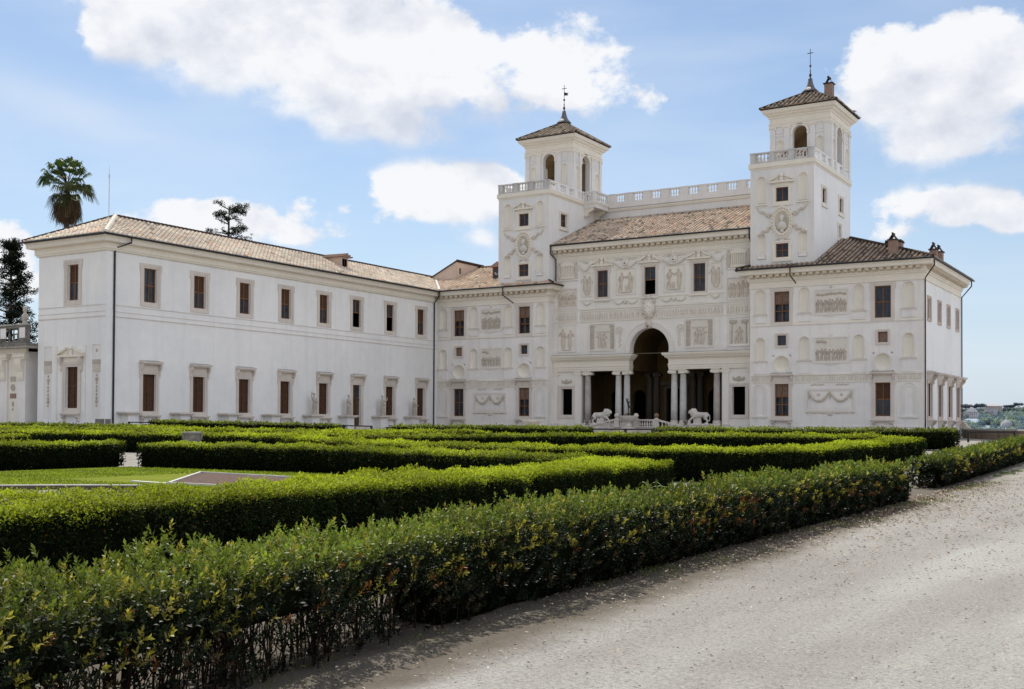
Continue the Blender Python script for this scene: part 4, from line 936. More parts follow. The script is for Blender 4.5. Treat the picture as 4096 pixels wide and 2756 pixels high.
for p0, p1, r in (((27.75, -1.0, ze + .12), (18.0, 8.75, ze + 9.75 * sl + .12), .15), ((-29.3, 8.6, 19.5), (-17.3, 8.6, 19.5), .15), ((-9.95, -1, ze + .12), (-10.95, 0, ze + .5), .12), ((9.95, -1, ze + .12), (10.95, 0, ze + .5), .12)):
    mb = MB().mat('roof_under'); ridge(mb, p0, p1, r); mb.build('ridge_tiles', villa)
def gutter(parent, pts, r=.085):
    m = MB().mat('gutter'); m.tube(pts, r, 8); return m.build('gutter', parent)
gutter(villa, [(-24.2, -1.08, 15.72), (-9.88, -1.08, 15.72), (-9.88, 1.15, 15.72)]); gutter(villa, [(9.88, 1.15, 15.72), (9.88, -1.08, 15.72), (27.83, -1.08, 15.72), (27.83, 18.05, 15.72)])
gutter(villa, [(-11.1, .14, 19.86), (10.95, .14, 19.86)])
def pipe(parent, pts, m='rust', r=.065):
    p = MB().mat(m); p.tube(pts, r, 8); return p.build('downpipe', parent)
pipe(villa, [(27.7, -.2, 15.6), (27.7, -.2, 15.15), (26.86, .12, 14.1), (26.86, .12, -.2)])
pipe(villa, [(27.7, 17.4, 15.6), (27.7, 17.4, 15.15), (26.86, 16.9, 14.0), (26.86, 16.9, -.5)])
pipe(villa, [(-16.0, -1.05, 15.65), (-16.0, -1.05, 14.85), (-14.85, -.75, 13.95)], 'gutter'); pipe(villa, [(15.15, -1.05, 15.65), (15.15, -1.05, 14.95), (15.65, -.8, 14.2)])
pipe(villa, [(-10.85, .16, 19.8), (-10.85, .16, 19.0), (-10.72, 1.05, 18.5), (-10.72, 1.05, 16.2)], 'gutter'); pipe(villa, [(10.80, .16, 19.8), (10.80, .16, 19.0), (10.72, 1.05, 18.5), (10.72, 1.05, 16.2)], 'gutter')
mb = MB().mat('white_kerb'); mb.add([(-24.10, -1.0, 15.95), (-24.40, -1.0, 15.95), (-29.4, 5.15, 18.35), (-29.1, 5.15, 18.35)], [(0, 1, 2, 3)]); mb.build('valley_flashing', villa)
# roof hut, dormer, chimneys
h = MB().mat('pink_wall')
h.prism([(-29.1, 17.7), (-25.47, 17.5), (-25.47, 19.72), (-29.1, 17.95)], 4.0, 4.02)
h.at(-25.47, 0, 0, pi / 2); wall(h, 4.0, 9.4, 17.4, 19.72, [(4.65, 5.05, 18.35, 19.05)], .15); h.at(); h.mat('black'); h.box(-25.9, -25.63, 4.6, 5.1, 18.3, 19.1)
h.mat('roof_under'); h.add([(-29.25, 3.85, 17.98), (-25.30, 3.85, 19.86), (-25.30, 9.6, 19.86), (-29.25, 9.6, 17.98), (-29.25, 3.85, 17.88), (-25.30, 3.85, 19.74), (-25.30, 9.6, 19.74), (-29.25, 9.6, 17.88)], [(0, 1, 2, 3), (4, 7, 6, 5), (0, 4, 5, 1), (1, 5, 6, 2)])
for i in range(19): h.tube([(-25.34, 3.9 + i * .3, 19.86), (-25.30, 4.12 + i * .3, 19.88)], .075, 6)
h.build('roof_hut', villa)
d = MB().mat('wood_dark'); d.box(-19.55, -18.05, 2.5, 4.6, 16.9, 18.45); d.mat('wood'); frame(d, -19.35, -18.25, 17.2, 18.3, .10, .03, 2.5); d.mat('glass'); d.quad((-19.35, 2.49, 17.2), (-18.25, 2.49, 17.2), (-18.25, 2.49, 18.3), (-19.35, 2.49, 18.3))
d.mat('wood'); d.box(-18.84, -18.76, 2.44, 2.48, 17.2, 18.3); d.mat('chimney_brick'); d.prism([(-19.85, 18.45), (-17.75, 18.45), (-18.8, 19.05)], 2.2, 4.9)
for i in range(7): d.tube([(-19.7 + i * .30, 2.16, 18.52 + .26 * (1 - abs(i - 3) / 3)), (-19.7 + i * .30, 4.9, 18.55 + .26 * (1 - abs(i - 3) / 3))], .085, 6)
d.build('dormer', villa)
def chimney(x, y, zb, w, h, cap, parent=villa, wy=None):
    c = MB().mat('chimney_brick'); wy = wy or w; zt = zb + h
    c.box(x - w / 2, x + w / 2, y - wy / 2, y + wy / 2, zb - .5, zt); c.mat('roof_under'); c.box(x - w / 2 - .09, x + w / 2 + .09, y - wy / 2 - .09, y + wy / 2 + .09, zt, zt + .10)
    if cap == 'tent':
        for s in (-1, 1): c.add([(x + s * w * .5, y - wy / 2, zt + .10), (x + s * w * .5, y + wy / 2, zt + .10), (x, y + wy / 2, zt + .62), (x, y - wy / 2, zt + .62), (x + s * (w * .5 - .10), y - wy / 2, zt + .10), (x + s * (w * .5 - .10), y + wy / 2, zt + .10), (x - s * .02, y + wy / 2, zt + .46), (x - s * .02, y - wy / 2, zt + .46)], [(0, 1, 2, 3), (4, 7, 6, 5), (0, 3, 7, 4), (1, 5, 6, 2)])
        c.tube([(x, y - wy / 2 - .05, zt + .62), (x, y + wy / 2 + .05, zt + .62)], .085, 7)
    else:
        for i in range(-2, 3): c.tube([(x + i * w * .23, y - wy / 2 - .12, zt + .16 + .05 * (2 - abs(i))), (x + i * w * .23, y + wy / 2 + .12, zt + .16 + .05 * (2 - abs(i)))], .11, 7)
    return c.build('chimney', parent)
chimney(23.9, 1.2, 17.0, .72, .75, 'tent'); chimney(22.7, 6.8, 17.6, 1.4, .78, 'tiles', wy=1.0); chimney(26.9, 3.4, 16.0, .6, .95, 'tent'); chimney(27.0, 5.2, 16.0, .7, .95, 'tent')

# rear terrace wall with balustrade between the towers
mb = MB().mat('tower_wall'); mb.box(-10.95, 10.99, 10.9, 11.3, 19, 25.35); mb.mat('moulding'); mb.box(-10.94, 10.98, 10.72, 10.899, 25.12, 25.22); mb.box(-10.94, 10.98, 10.78, 10.899, 24.98, 25.12); mb.mat('tower_wall'); mb.box(-10.94, 10.98, 10.76, 11.3, 25.36, 25.86)
for x in (-3.0, 4.6): frame(mb, x - .25, x + .25, 24.45, 24.9, .03, .02, 10.9)
mb.build('terrace_wall', villa)
mb = MB(); balustrade(mb, (-9.6, 10.95), (10.98, 10.95), 25.86, 26.94, 9, 4, .95, .30, 'tower_wall'); mb.build('terrace_balustrade', villa)
mb = MB().mat('tower_wall'); mb.box(-10.94, -9.45, 7.6, 10.71, 25.0, 25.5); mb.mat('moulding'); mb.box(-10.94, -9.38, 7.52, 10.71, 25.5, 25.6)
for y in (7.85, 10.4): mb.at(-10.94, y, 0, pi / 2); console(mb, 0, .35, 24.1, 25.0, 1.15); mb.at()
balustrade(mb, (-10.9, 7.7), (-9.5, 7.7), 25.6, 26.85, 1, 3, .32, .22, 'tower_wall', (0, 1)); balustrade(mb, (-9.52, 7.9), (-9.52, 10.75), 25.6, 26.85, 1, 5, .35, .22, 'tower_wall', (0, 1)); mb.build('balcony', villa)
# ------------------------------------------------------------------ the two towers (parts of the palace)
def tower(s, label):
    x0, x1 = (-17.2, -10.95) if s < 0 else (11.0, 17.08); cx = s * 14.06; dz = .12 if s < 0 else 0; dB = .55 if s < 0 else 0
    F = (0, 0, 0, 0); D = 12.2
    hn = [(cx - 1.98 - .48, cx - 1.98 + .48, 21.95 + dz, 24.62 + dz, .02), (cx + 1.98 - .48, cx + 1.98 + .48, 21.95 + dz, 24.62 + dz, .02), (cx - 1.98 - .46, cx - 1.98 + .46, 16.75, 19.28, .02), (cx + 1.98 - .46, cx + 1.98 + .46, 16.75, 19.28, .02)]
    hw = [(cx - .60, cx + .60, 22.05 + dz, 23.38 + dz), (cx - .61, cx + .61, 16.82, 18.12)]
    hr = [(cx - .80, cx + .80, 19.05, 21.25, .02)]
    mb = MB().mat('tower_wall'); wall(mb, x0, x1, 15.7, 25.36, hn + hw + hr, .24)
    mb.mat('band'); e = 1
    for a, b in ((x0 + .002, x0 + .26), (x1 - .26, x1 - .002)): mb.box(a, b, -.03, -.001, 16.2, 25.30)
    mb.box(x0 + .27, x1 - .27, -.03, -.001, 21.62 + dz, 21.70 + dz)
    for c in (cx - 1.98, cx + 1.98):
        mb.mat('moulding'); mb.box(c - .60, c + .60, -.14, -.001, 21.80 + dz, 21.93 + dz); mb.box(c - .42, c + .42, -.12, -.001, 22.02 + dz, 22.10 + dz); mb.mat('facade')
        mb.box(c - .36, c + .36, -.10, -.001, 16.78, 17.12); mb.box(c - .44, c + .44, -.14, -.001, 17.12, 17.20)
    # sides and back
    mb.mat('wing')
    hs = [(2.5, 3.78, 22.12, 23.5), (8.2, 9.4, 22.12, 23.5), (7.9, 8.6, 19.6, 20.75)] if s > 0 else [(2.42, 3.75, 22.25, 23.62)]
    mb.at(x1, 0, 0, pi / 2); wall(mb, 0, D, 15.7, 25.36, hs, .24); mb.at()
    mb.quad((x0, 0, 15.7), (x0, 0, 25.36), (x0, D, 25.36), (x0, D, 15.7)); mb.quad((x0, D, 15.7), (x1, D, 15.7), (x1, D, 25.36), (x0, D, 25.36))
    mb.mat('moulding'); mb.sweep([(x0, D), (x0, 0), (x1, 0), (x1, D)] [::1], [(0, 25.20), (.06, 25.24), (.06, 25.34), (.16, 25.40), (.16, 25.82), (0, 25.84)])
    mb.mat('ledge'); mb.quad((x0, 0, 25.83), (x1, 0, 25.83), (x1, D, 25.83), (x0, D, 25.83))
    mb.mat('black'); mb.quad((x0 + .3, .9, 16.5), (x1 - .3, .9, 16.5), (x1 - .3, .9, 25), (x0 + .3, .9, 25)); mb.quad((x1 - .8, .9, 16.5), (x1 - .8, D, 16.5), (x1 - .8, D, 25), (x1 - .8, .9, 25))
    tw = mb.build('tower', villa); tw['label'] = label
    for h in hn: n = MB(); niche_mesh(n, h[0], h[1], h[2], h[3]); n.build('niche', tw)
    def win(fr, a, b, c, d, ped=False, grid=False):
        w = MB(); w.at(*fr); surround(w, a, b, c, d, .27, True, 'moulding')
        if ped: w.box(a - .10, b + .10, -.08, -.001, d + .27, d + .42); pediment(w, (a + b) / 2, 1.12, d + .42, .56, False)
        w.mat('moulding'); w.box(a - .34, b + .34, -.13, -.001, c - .40, c - .28)
        sash(w, a, b, c, d, .2, True, None if not grid else .5, lead=0)
        w.mat('lead')
        for i in range(1, 6): xx = a + (b - a) * i / 6; w.box(xx - .010, xx + .010, .19, .205, c, d)
        for i in range(1, 5): zz = c + (d - c) * i / 5; w.box(a, b, .191, .206, zz - .010, zz + .010)
        pane(w, a + .02, b - .02, c + .02, d - .02, .22, 'glass'); w.build('window', tw)
    win(F, *hw[0], ped=True); win(F, *hw[1], grid=True)
    for h in hs: win((x1, 0, 0, pi / 2), *h, grid=True)
    # oval roundel with a bust
    r = MB(); zc = 20.12; rx, rz = .70, 1.02; n = 32
    ring = [(rx * cos(2 * pi * i / n), rz * sin(2 * pi * i / n)) for i in range(n + 1)]; r.mat('facade')
    def edge(p): k = 1 / max(abs(p[0]) / .80, abs(p[1]) / 1.10, 1e-6); return (p[0] * k, p[1] * k)
    for p, q in zip(ring, ring[1:]):
        a, b = edge(p), edge(q)
        r.quad((cx + p[0], 0, zc + p[1]), (cx + q[0], 0, zc + q[1]), (cx + b[0], 0, zc + b[1]), (cx + a[0], 0, zc + a[1]))
    r.mat('moulding')
    for k0, k1, o in ((1.0, 1.12, .10), (1.12, 1.42, .16), (1.42, 1.52, .09)):
        for p, q in zip(ring, ring[1:]): r.prism([(cx + q[0] * k0, zc + q[1] * k0), (cx + p[0] * k0, zc + p[1] * k0), (cx + p[0] * k1, zc + p[1] * k1), (cx + q[0] * k1, zc + q[1] * k1)], -o, -.001)
    r.mat('relief')
    for i in range(26): a = 2 * pi * i / 26; r.ell((cx + rx * 1.27 * cos(a), -.16, zc + rz * 1.27 * sin(a)), (.11, .05, .11), 6, 4)
    r.mat('niche'); r.smooth = True
    for j in range(4):
        k0, k1 = cos(pi / 2 * j / 4), cos(pi / 2 * (j + 1) / 4); d0, d1 = .42 * sin(pi / 2 * j / 4), .42 * sin(pi / 2 * (j + 1) / 4)
        for p, q in zip(ring, ring[1:]): r.quad((cx + p[0] * k0, d0, zc + p[1] * k0), (cx + q[0] * k0, d0, zc + q[1] * k0), (cx + q[0] * k1, d1, zc + q[1] * k1), (cx + p[0] * k1, d1, zc + p[1] * k1))
    r.build('roundel', tw)
    b = MB(); b.at(cx, 0, zc); b.tube([(0, -.02, -.95), (0, -.02, -.72)], [.20, .14], 10)
    b.ell((0, -.02, -.42), (.50, .24, .34), 12, 8); b.ell((0, -.08, -.25), (.38, .24, .28), 12, 8); b.tube([(0, -.06, -.05), (0, -.08, .22)], [.15, .13], 10)
    b.ell((0, -.10, .38), (.19, .21, .26), 12, 9); b.ell((0, -.29, .34), (.045, .06, .07), 6, 5); b.ell((0, -.20, .20), (.14, .12, .12), 8, 6); b.ell((0, -.02, .46), (.23, .22, .22), 10, 7)
    for q in (-1, 1): b.tube([(q * .40, -.10, -.2), (q * .1, -.28, -.45), (-q * .05, -.2, -.6)], [.07, .07, .05], 7)
    remeshed('bust', b, 'marble', .03, 1, tw)
    for q in (-1, 1):
        for zz, sg in ((20.75, 1), (19.65, -1)):
            rb = MB().mat('relief'); ribbon(rb, [(cx + q * (1.08 + .19 * i), zz + sg * (.10 * i) + .16 * sin(i * 2.1)) for i in range(8)], .15)
            rb.ell((cx + q * 1.28, -.05, zz), (.19, .10, .17), 7, 5); rb.build('ribbon_relief', tw)
        rb = MB().mat('relief'); ribbon(rb, [(cx + q * (.25 + .18 * i), 18.52 - .05 * i + .07 * (i % 2)) for i in range(4)], .10); rb.build('ribbon_relief', tw)
    # terrace balustrade
    m = MB(); t = .15
    balustrade(m, (x0, .02), (x1, .02), 25.84, 26.84, 3, 4, .52, .28, 'weathered')
    balustrade(m, (x1 - .13, .35), (x1 - .13, D), 25.84, 26.84, 6, 3, .75, .26, 'wing', (0, 1))
    balustrade(m, (x0 + .13, .35), (x0 + .13, D), 25.84, 26.84, 6, 3, .75, .26, 'wing', (0, 1)); m.build('balustrade', tw)
    # belvedere
    bx0, bx1 = cx - 3.0, cx + 3.0; by0, by1 = 5.3, 12.1; zt = 31.3 + dB; za = 30.42 + dB; zs = za - .72
    ins = .30   # set back of the side wall behind the parapet
    bx0 += ins * 0; W = MB().mat('tower_wall')
    hnF = [(cx - 2.0 - .38, cx - 2.0 + .38, 26.6, 29.18 + dB, .02), (cx + 2.0 - .38, cx + 2.0 + .38, 26.6, 29.18 + dB, .02)]
    W.at(0, by0, 0, 0); wall(W, bx0, bx1, 25.84, zt, [(cx - .72, cx + .72, 25.9, za, .55)] + hnF, .55); arch_fill(W, cx - .72, cx + .72, zs, za, 0, .55, 14)
    yc = (by0 + by1) / 2
    hnS = [(yc - 2.45 - .40, yc - 2.45 + .40, 26.6, 28.95 + dB, .02), (yc + 2.35 - .45, yc + 2.35 + .45, 26.6, 28.95 + dB, .02)]
    for sx in (1, -1):
        if sx > 0: W.at(bx1, 0, 0, pi / 2); A, B = by0, by1; ar = (yc - .38 - .95, yc - .38 + .95)
        else: W.at(bx0, 0, 0, -pi / 2); A, B = -by1, -by0; ar = (-yc + .38 - .95, -yc + .38 + .95)
        hh = [(ar[0], ar[1], 25.9, za, .55)] + ([h for h in hnS] if sx > 0 else [])
        wall(W, A, B, 25.84, zt, hh, .55); arch_fill(W, ar[0], ar[1], za - .95, za, 0, .55, 14)
        W.mat('moulding'); archivolt(W, (ar[0] + ar[1]) / 2, za - .95, .95, 1.15, -.06, -.001, 14)
        for q in (-1, 1): xx = (ar[0] + ar[1]) / 2 + q * 1.05; W.box(xx - .14, xx + .14, -.09, -.001, za - 1.12, za - .95)
        W.mat('tower_wall')
        if sx > 0:
            for c_ in (by0 + .30, yc - 1.75, yc + 1.15, by1 - .34): W.box(c_ - .26, c_ + .26, -.10, -.001, 25.84, zt - .95); W.mat('moulding'); W.box(c_ - .33, c_ + .33, -.17, -.001, zt - .95, zt - .80); W.tube([(c_ - .30, -.15, zt - 1.02), (c_ - .30, -.002, zt - 1.02)], .10, 8); W.tube([(c_ + .30, -.15, zt - 1.02), (c_ + .30, -.002, zt - 1.02)], .10, 8); W.mat('tower_wall')
            for c_ in (yc - 2.45, yc + 2.35): frame(W, c_ - .34, c_ + .34, 29.65 + dB, 30.25 + dB, .06, .04); W.box(c_ - .52, c_ + .52, -.06, -.001, 29.32 + dB, 29.42 + dB)
    W.at(0, by0, 0, 0); W.mat('moulding'); archivolt(W, cx, zs, .72, .92, -.06, -.001, 14)
    for q in (-1, 1): W.box(cx + q * .83 - .13, cx + q * .83 + .13, -.09, -.001, zs - .18, zs)
    for q in (-1, 1):
        for c_ in (cx + q * 1.28, cx + q * 2.70):
            W.mat('tower_wall'); W.box(c_ - .27, c_ + .27, -.10, -.001, 25.84, zt - .95); W.mat('moulding'); W.box(c_ - .34, c_ + .34, -.17, -.001, zt - .95, zt - .80)
            for p in (-1, 1): W.tube([(c_ + p * .30, -.15, zt - 1.02), (c_ + p * .30, -.002, zt - 1.02)], .10, 8)
        W.mat('tower_wall'); frame(W, cx + q * 2.0 - .34, cx + q * 2.0 + .34, 29.85 + dB, 30.42 + dB, .06, .04); W.box(cx + q * 2.0 - .44, cx + q * 2.0 + .44, -.06, -.001, 29.48 + dB, 29.58 + dB)
    W.at(); W.mat('bel_inner')
    W.quad((bx0 + .56, by1 - .5, 25.85), (bx1 - .56, by1 - .5, 25.85), (bx1 - .56, by1 - .5, zt), (bx0 + .56, by1 - .5, zt)); W.mat('tower_wall'); W.quad((bx0, by1, 25.84), (bx1, by1, 25.84), (bx1, by1, zt), (bx0, by1, zt)); W.mat('bel_inner')
    for y_ in (by0 + .56, ):
        for a_, b_ in ((bx0 + .56, cx - .73), (cx + .73, bx1 - .56)): W.quad((a_, y_, 25.85), (b_, y_, 25.85), (b_, y_, zt), (a_, y_, zt))
    ya, yb_ = yc - .38 - .96, yc - .38 + .96
    for x_ in (bx0 + .56, bx1 - .56):
        for a_, b_ in ((by0 + .56, ya), (yb_, by1 - .5)): W.quad((x_, a_, 25.85), (x_, b_, 25.85), (x_, b_, zt), (x_, a_, zt))
        W.quad((x_, ya, za), (x_, yb_, za), (x_, yb_, zt), (x_, ya, zt))
    nA = 12    # vault inside
    for i in range(nA):
        t0, t1 = pi * i / nA, pi * (i + 1) / nA; R = 2.42
        W.quad((cx - R * cos(t0), by0 + .56, zt - 1.55 + 1.5 * sin(t0)), (cx - R * cos(t1), by0 + .56, zt - 1.55 + 1.5 * sin(t1)), (cx - R * cos(t1), by1 - .5, zt - 1.55 + 1.5 * sin(t1)), (cx - R * cos(t0), by1 - .5, zt - 1.55 + 1.5 * sin(t0)))
    W.mat('iron'); W.tube([(bx0 + .5, 8, 28.9), (bx1 - .5, 8, 28.9)], .035, 5)
    W.mat('moulding'); ring4 = [(bx0, by1), (bx0, by0), (bx1, by0), (bx1, by1)]
    W.sweep(ring4, [(0, zt - .82), (.06, zt - .80), (.06, zt - .62), (.12, zt - .56), (.12, zt - .48), (.02, zt - .46), (.02, zt + .02), (.10, zt + .06), (.14, zt + .20), (.34, zt + .34), (.38, zt + .46), (.54, zt + .52), (.66, zt + .78), (.66, zt + .86), (0, zt + .90)], True)
    W.build('belvedere', tw)
    for h in hnF: n = MB(); n.at(0, by0, 0, 0); niche_mesh(n, h[0], h[1], h[2], h[3]); n.build('niche', tw)
    for h in hnS: n = MB(); n.at(bx1, 0, 0, pi / 2); niche_mesh(n, h[0], h[1], h[2], h[3]); n.build('niche', tw)
    # pyramid roof
    ex0, ex1, ey0, ey1 = bx0 - .80, bx1 + .80, by0 - .80, by1 + .80; zE = zt + .93; ax, ay = cx, (by0 + by1) / 2; zA = 34.55 + dB * 1.2
    PL = []
    for (P0, a_, Ln, inn) in (((ex0, ey0), (1, 0), ex1 - ex0, (0, 1)), ((ex1, ey0), (0, 1), ey1 - ey0, (-1, 0)), ((ex1, ey1), (-1, 0), ex1 - ex0, (0, -1)), ((ex0, ey1), (0, -1), ey1 - ey0, (1, 0))):
        run = (ay - ey0) if inn[1] else (ax - ex0); rise = zA - zE; q = math.hypot(run, rise); half = Ln / 2
        PL.append(((P0[0], P0[1], zE), (*a_, 0), (inn[0] * run / q, inn[1] * run / q, rise / q), 0, Ln, lambda u, q=q, half=half, Ln=Ln: (0, q * (1 - abs(u - half) / half))))
    rf = roof_tiles('roof', tw, PL, .46, 21 + s, (.30, .235, .175), .4)
    h = MB().mat('roof_under'); h.add([(ex0, ey0, zE - .02), (ex1, ey0, zE - .02), (ex1, ey1, zE - .02), (ex0, ey1, zE - .02), (ax, ay, zA - .02)], [(3, 2, 1, 0), (0, 1, 4), (1, 2, 4), (2, 3, 4), (3, 0, 4)])
    for p in ((ex0, ey0), (ex1, ey0), (ex1, ey1), (ex0, ey1)): ridge(h, (p[0], p[1], zE + .08), (ax, ay, zA + .06), .12)
    h.build('hip_tiles', tw)
    z0 = zA - .12; p = MB().mat('slate'); p.smooth = False
    p.lathe(ax, ay, [(.80, z0), (.84, z0 + .10), (.70, z0 + .16), (.66, z0 + .24), (.42, z0 + .52), (.28, z0 + .90), (.20, z0 + 1.34), (.24, z0 + 1.36), (.10, z0 + 1.42)], 8, pi / 8)
    p.mat('rust'); zz = z0 + 1.42; p.lathe(ax, ay, [(.10, zz), (.06, zz + .12), (.15, zz + .32), (.05, zz + .55), (.04, zz + .70), (.09, zz + .76), (.035, zz + .82), (.03, zz + 1.12), (.14, zz + 1.26), (.03, zz + 1.40), (.028, zz + 2.9)], 8)
    p.mat('iron'); zc_ = zz + 2.55; p.box(ax - .26, ax + .26, ay - .025, ay + .025, zc_ - .03, zc_ + .03)
    for q in ((-.26, 0), (.26, 0), (0, .36)): p.ell((ax + q[0], ay, zc_ + q[1]), (.05, .04, .05), 6, 4)
    if s < 0: p.prism([(ax + .03, zz + 1.75), (ax + .52, zz + 1.70), (ax + .42, zz + 1.86), (ax + .56, zz + 2.02), (ax + .30, zz + 2.0), (ax + .03, zz + 2.15)], ay - .01, ay + .01)
    p.build('spire', tw)
    if s > 0:
        c = MB().mat('chimney_brick'); X, Y_ = 16.15, 8.0; c.box(X - .38, X + .38, Y_ - .38, Y_ + .38, 32.6, 34.75); c.mat('roof_under'); c.box(X - .48, X + .48, Y_ - .48, Y_ + .48, 34.75, 34.85)
        for q in (-1, 1): c.add([(X + q * .34, Y_ - .3, 34.85), (X + q * .34, Y_ + .3, 34.85), (X, Y_ + .3, 35.4), (X, Y_ - .3, 35.4)], [(0, 1, 2, 3)])
        c.tube([(X, Y_ - .36, 35.4), (X, Y_ + .36, 35.4)], .12, 7); c.build('chimney', tw)
        d = MB().mat('tower_wall'); d.box(12.7, 15.0, 3.3, 5.25, 25.84, 26.95); d.build('stair_hood', tw)
        roof_tiles('stair_hood_roof', tw, [((0, 3.1, 26.95), (1, 0, 0), (0, .88, .475), 12.55, 15.1, lambda u: (0, 2.42))], .38, 31, (.60, .46, .36), .1)
    return tw
tower(-1, 'left square tower, its spire topped by a cross with a small flag')
tower(1, 'right square tower with a brown chimney beside its spire')
# ------------------------------------------------------------------ long wing on the left
wing = empty('wing_building', (-29.3, -20, 0), 'long plain white two-storey wing with eight shuttered bays and a tiled hip roof', 'building')
FW = (-25.2, 0, 0, pi / 2); FN = (0, -44.55, 0, 0)
yu = (-40.23, -34.93, -29.60, -24.32, -18.98, -14.02, -8.53, -3.07); yd = -13.92
mb = MB().mat('wing'); mb.at(*FW)
holes = [(y - .66, y + .66, 10.82, 13.58) for y in yu] + [(y - .67, y + .67, 2.0, 5.0) for y in yu if abs(y + 14.02) > .1] + [(yd - .64, yd + .64, .85, 5.0)]
wall(mb, -44.55, .1, -.3, 15.2, holes, .24)
mb.mat('facade_warm')
def wstrings(mb, a, b):
    mb.mat('wing'); mb.box(a, b, -.035, -.001, 9.44, 9.76); mb.mat('trim'); mb.box(a, b, -.06, -.001, 9.76, 9.81); mb.box(a, b, -.055, -.001, 9.38, 9.44); mb.box(a, b, -.045, -.001, 10.30, 10.34); mb.mat('wing'); mb.box(a, b, -.03, -.001, 10.34, 10.50)
mb.mat('wing'); mb.box(-44.545, -43.95, -.025, -.001, .0, 14.9); wstrings(mb, -43.95, -.01)
mb.at(*FN)
hN = [(-29.18 - .66, -29.18 + .66, 10.8, 13.68), (-29.2 - .73, -29.2 + .73, 2.2, 5.5)] + [(c - .50, c + .50, 1.23, 7.2, .06) for c in (-32.22, -26.28)]
mb.mat('wing'); wall(mb, -33.5, -25.2, -.3, 15.2, hN, .24)
mb.mat('relief')
for c in (-32.22, -26.28):
    mb.mat('facade'); mb.quad((c - .5, .06, 1.23), (c + .5, .06, 1.23), (c + .5, .06, 7.2), (c - .5, .06, 7.2))
    mb.mat('relief_grey'); mb.box(c - .45, c + .45, -.03, .058, 5.72, 6.02); mb.mat('relief'); mb.box(c - .40, c + .40, .0, .058, 5.05, 5.65); mb.ell((c, .03, 5.35), (.28, .06, .22), 8, 5)
    mb.mat('relief_grey')
    for zz, rx, rz in ((4.80, .06, .10), (4.5, .17, .17), (4.2, .06, .10), (3.9, .05, .10), (3.6, .05, .14), (3.3, .07, .10), (3.0, .10, .16), (2.72, .14, .16), (2.4, .06, .10)): mb.ell((c + .03, .03, zz), (rx, .09, rz), 7, 5)
    if c > -28: mb.ell((c, .03, 6.75), (.08, .08, .14), 6, 5)
mb.mat('moulding')
for x in (-31.04, -27.55): mb.box(x - .04, x + .04, -.05, -.001, 1.3, 7.2)
wstrings(mb, -33.49, -25.22); mb.mat('wing'); mb.box(-25.75, -25.21, -.024, -.001, .0, 14.9)
mb.mat('grey_stone'); mb.box(-26.3, -25.21, -.03, -.0245, .2, 1.35); mb.at(*FW); mb.box(-44.54, -44.0, -.03, -.0252, .2, 1.35); mb.mat('wing'); mb.at()
mb.quad((-33.5, -44.55, -.3), (-33.5, 6, -.3), (-33.5, 6, 15.3), (-33.5, -44.55, 15.3)); mb.quad((-33.5, 6, -.3), (-25.3, 6, -.3), (-25.3, 6, 15.3), (-33.5, 6, 15.3))
mb.mat('black'); mb.quad((-26.3, -43.5, 0), (-26.3, 0, 0), (-26.3, 0, 15), (-26.3, -43.5, 15)); mb.quad((-33, -43.5, 0), (-26.3, -43.5, 0), (-26.3, -43.5, 15), (-33, -43.5, 15))
mb.build('wall', wing)
uk = ('lead', 'brown', 'brown', 'brown', 'brown', 'half', 'half', 'brown')
for i, y in enumerate(yu):
    w = window_part(wing, FW, y - .66, y + .66, 10.82, 13.58, uk[i], sw=.36)
    if abs(y + 14.02) > .1: window_part(wing, FW, y - .67, y + .67, 2.0, 5.0, 'shutter', hoodz=6.0, sillz=1.02, hoodout=.52)
window_part(wing, FN, -29.84, -28.52, 10.8, 13.68, 'brown', sw=.38)
window_part(wing, FN, -29.93, -28.47, 2.2, 5.5, 'shutter', sillz=1.12, sw=.40, sillout=.40, pedi=(1.55, 6.28, .62, False))
mb = MB(); mb.at(*FN); mb.mat('trim')
for q in (-1, 1): console(mb, -29.2 + q * 1.22, .22, 5.15, 6.26, .34)
mb.build('console', wing)
d = MB(); d.at(*FW); surround(d, yd - .64, yd + .64, .86, 5.0, .34, False); d.mat('trim'); hood(d, yd - .64, yd + .64, 5.34, 6.0, out=.52); d.mat('trim'); d.box(yd - .9, yd + .9, -.7, -.001, .3, .84)
d.mat('door_wood'); d.quad((yd - .64, .22, .86), (yd + .64, .22, .86), (yd + .64, .22, 5.0), (yd - .64, .22, 5.0))
for sx in (-1, 1):
    for z0, z1 in ((1.0, 2.0), (2.15, 3.3), (3.75, 4.85)): d.box(yd + sx * .32 - .22, yd + sx * .32 + .22, .195, .219, z0, z1)
d.mat('glass'); d.quad((yd + .08, .19, 3.8), (yd + .58, .19, 3.8), (yd + .58, .19, 4.9), (yd + .08, .19, 4.9)); d.mat('wood_dark'); d.box(yd - .03, yd + .03, .18, .218, .86, 5.0); d.box(yd - .64, yd + .64, .18, .2175, 3.45, 3.6)
dd = d.build('door', wing)
k = MB(); k.at(*FW); k.mat('iron'); k.ell((yd - .08, .17, 2.1), (.04, .05, .04), 8, 6); k.build('handle', dd)
cornice([(-33.5, 3.0), (-33.5, -44.55), (-25.2, -44.55), (-25.2, -.95)], 14.62, 15.62, .78, 'cornice', wing, mod=False)
zw = 15.72; sw_ = .475; cw = math.hypot(1, sw_); R0, R1 = -24.25, -34.45; half = (R0 - R1) / 2; yE = -45.5
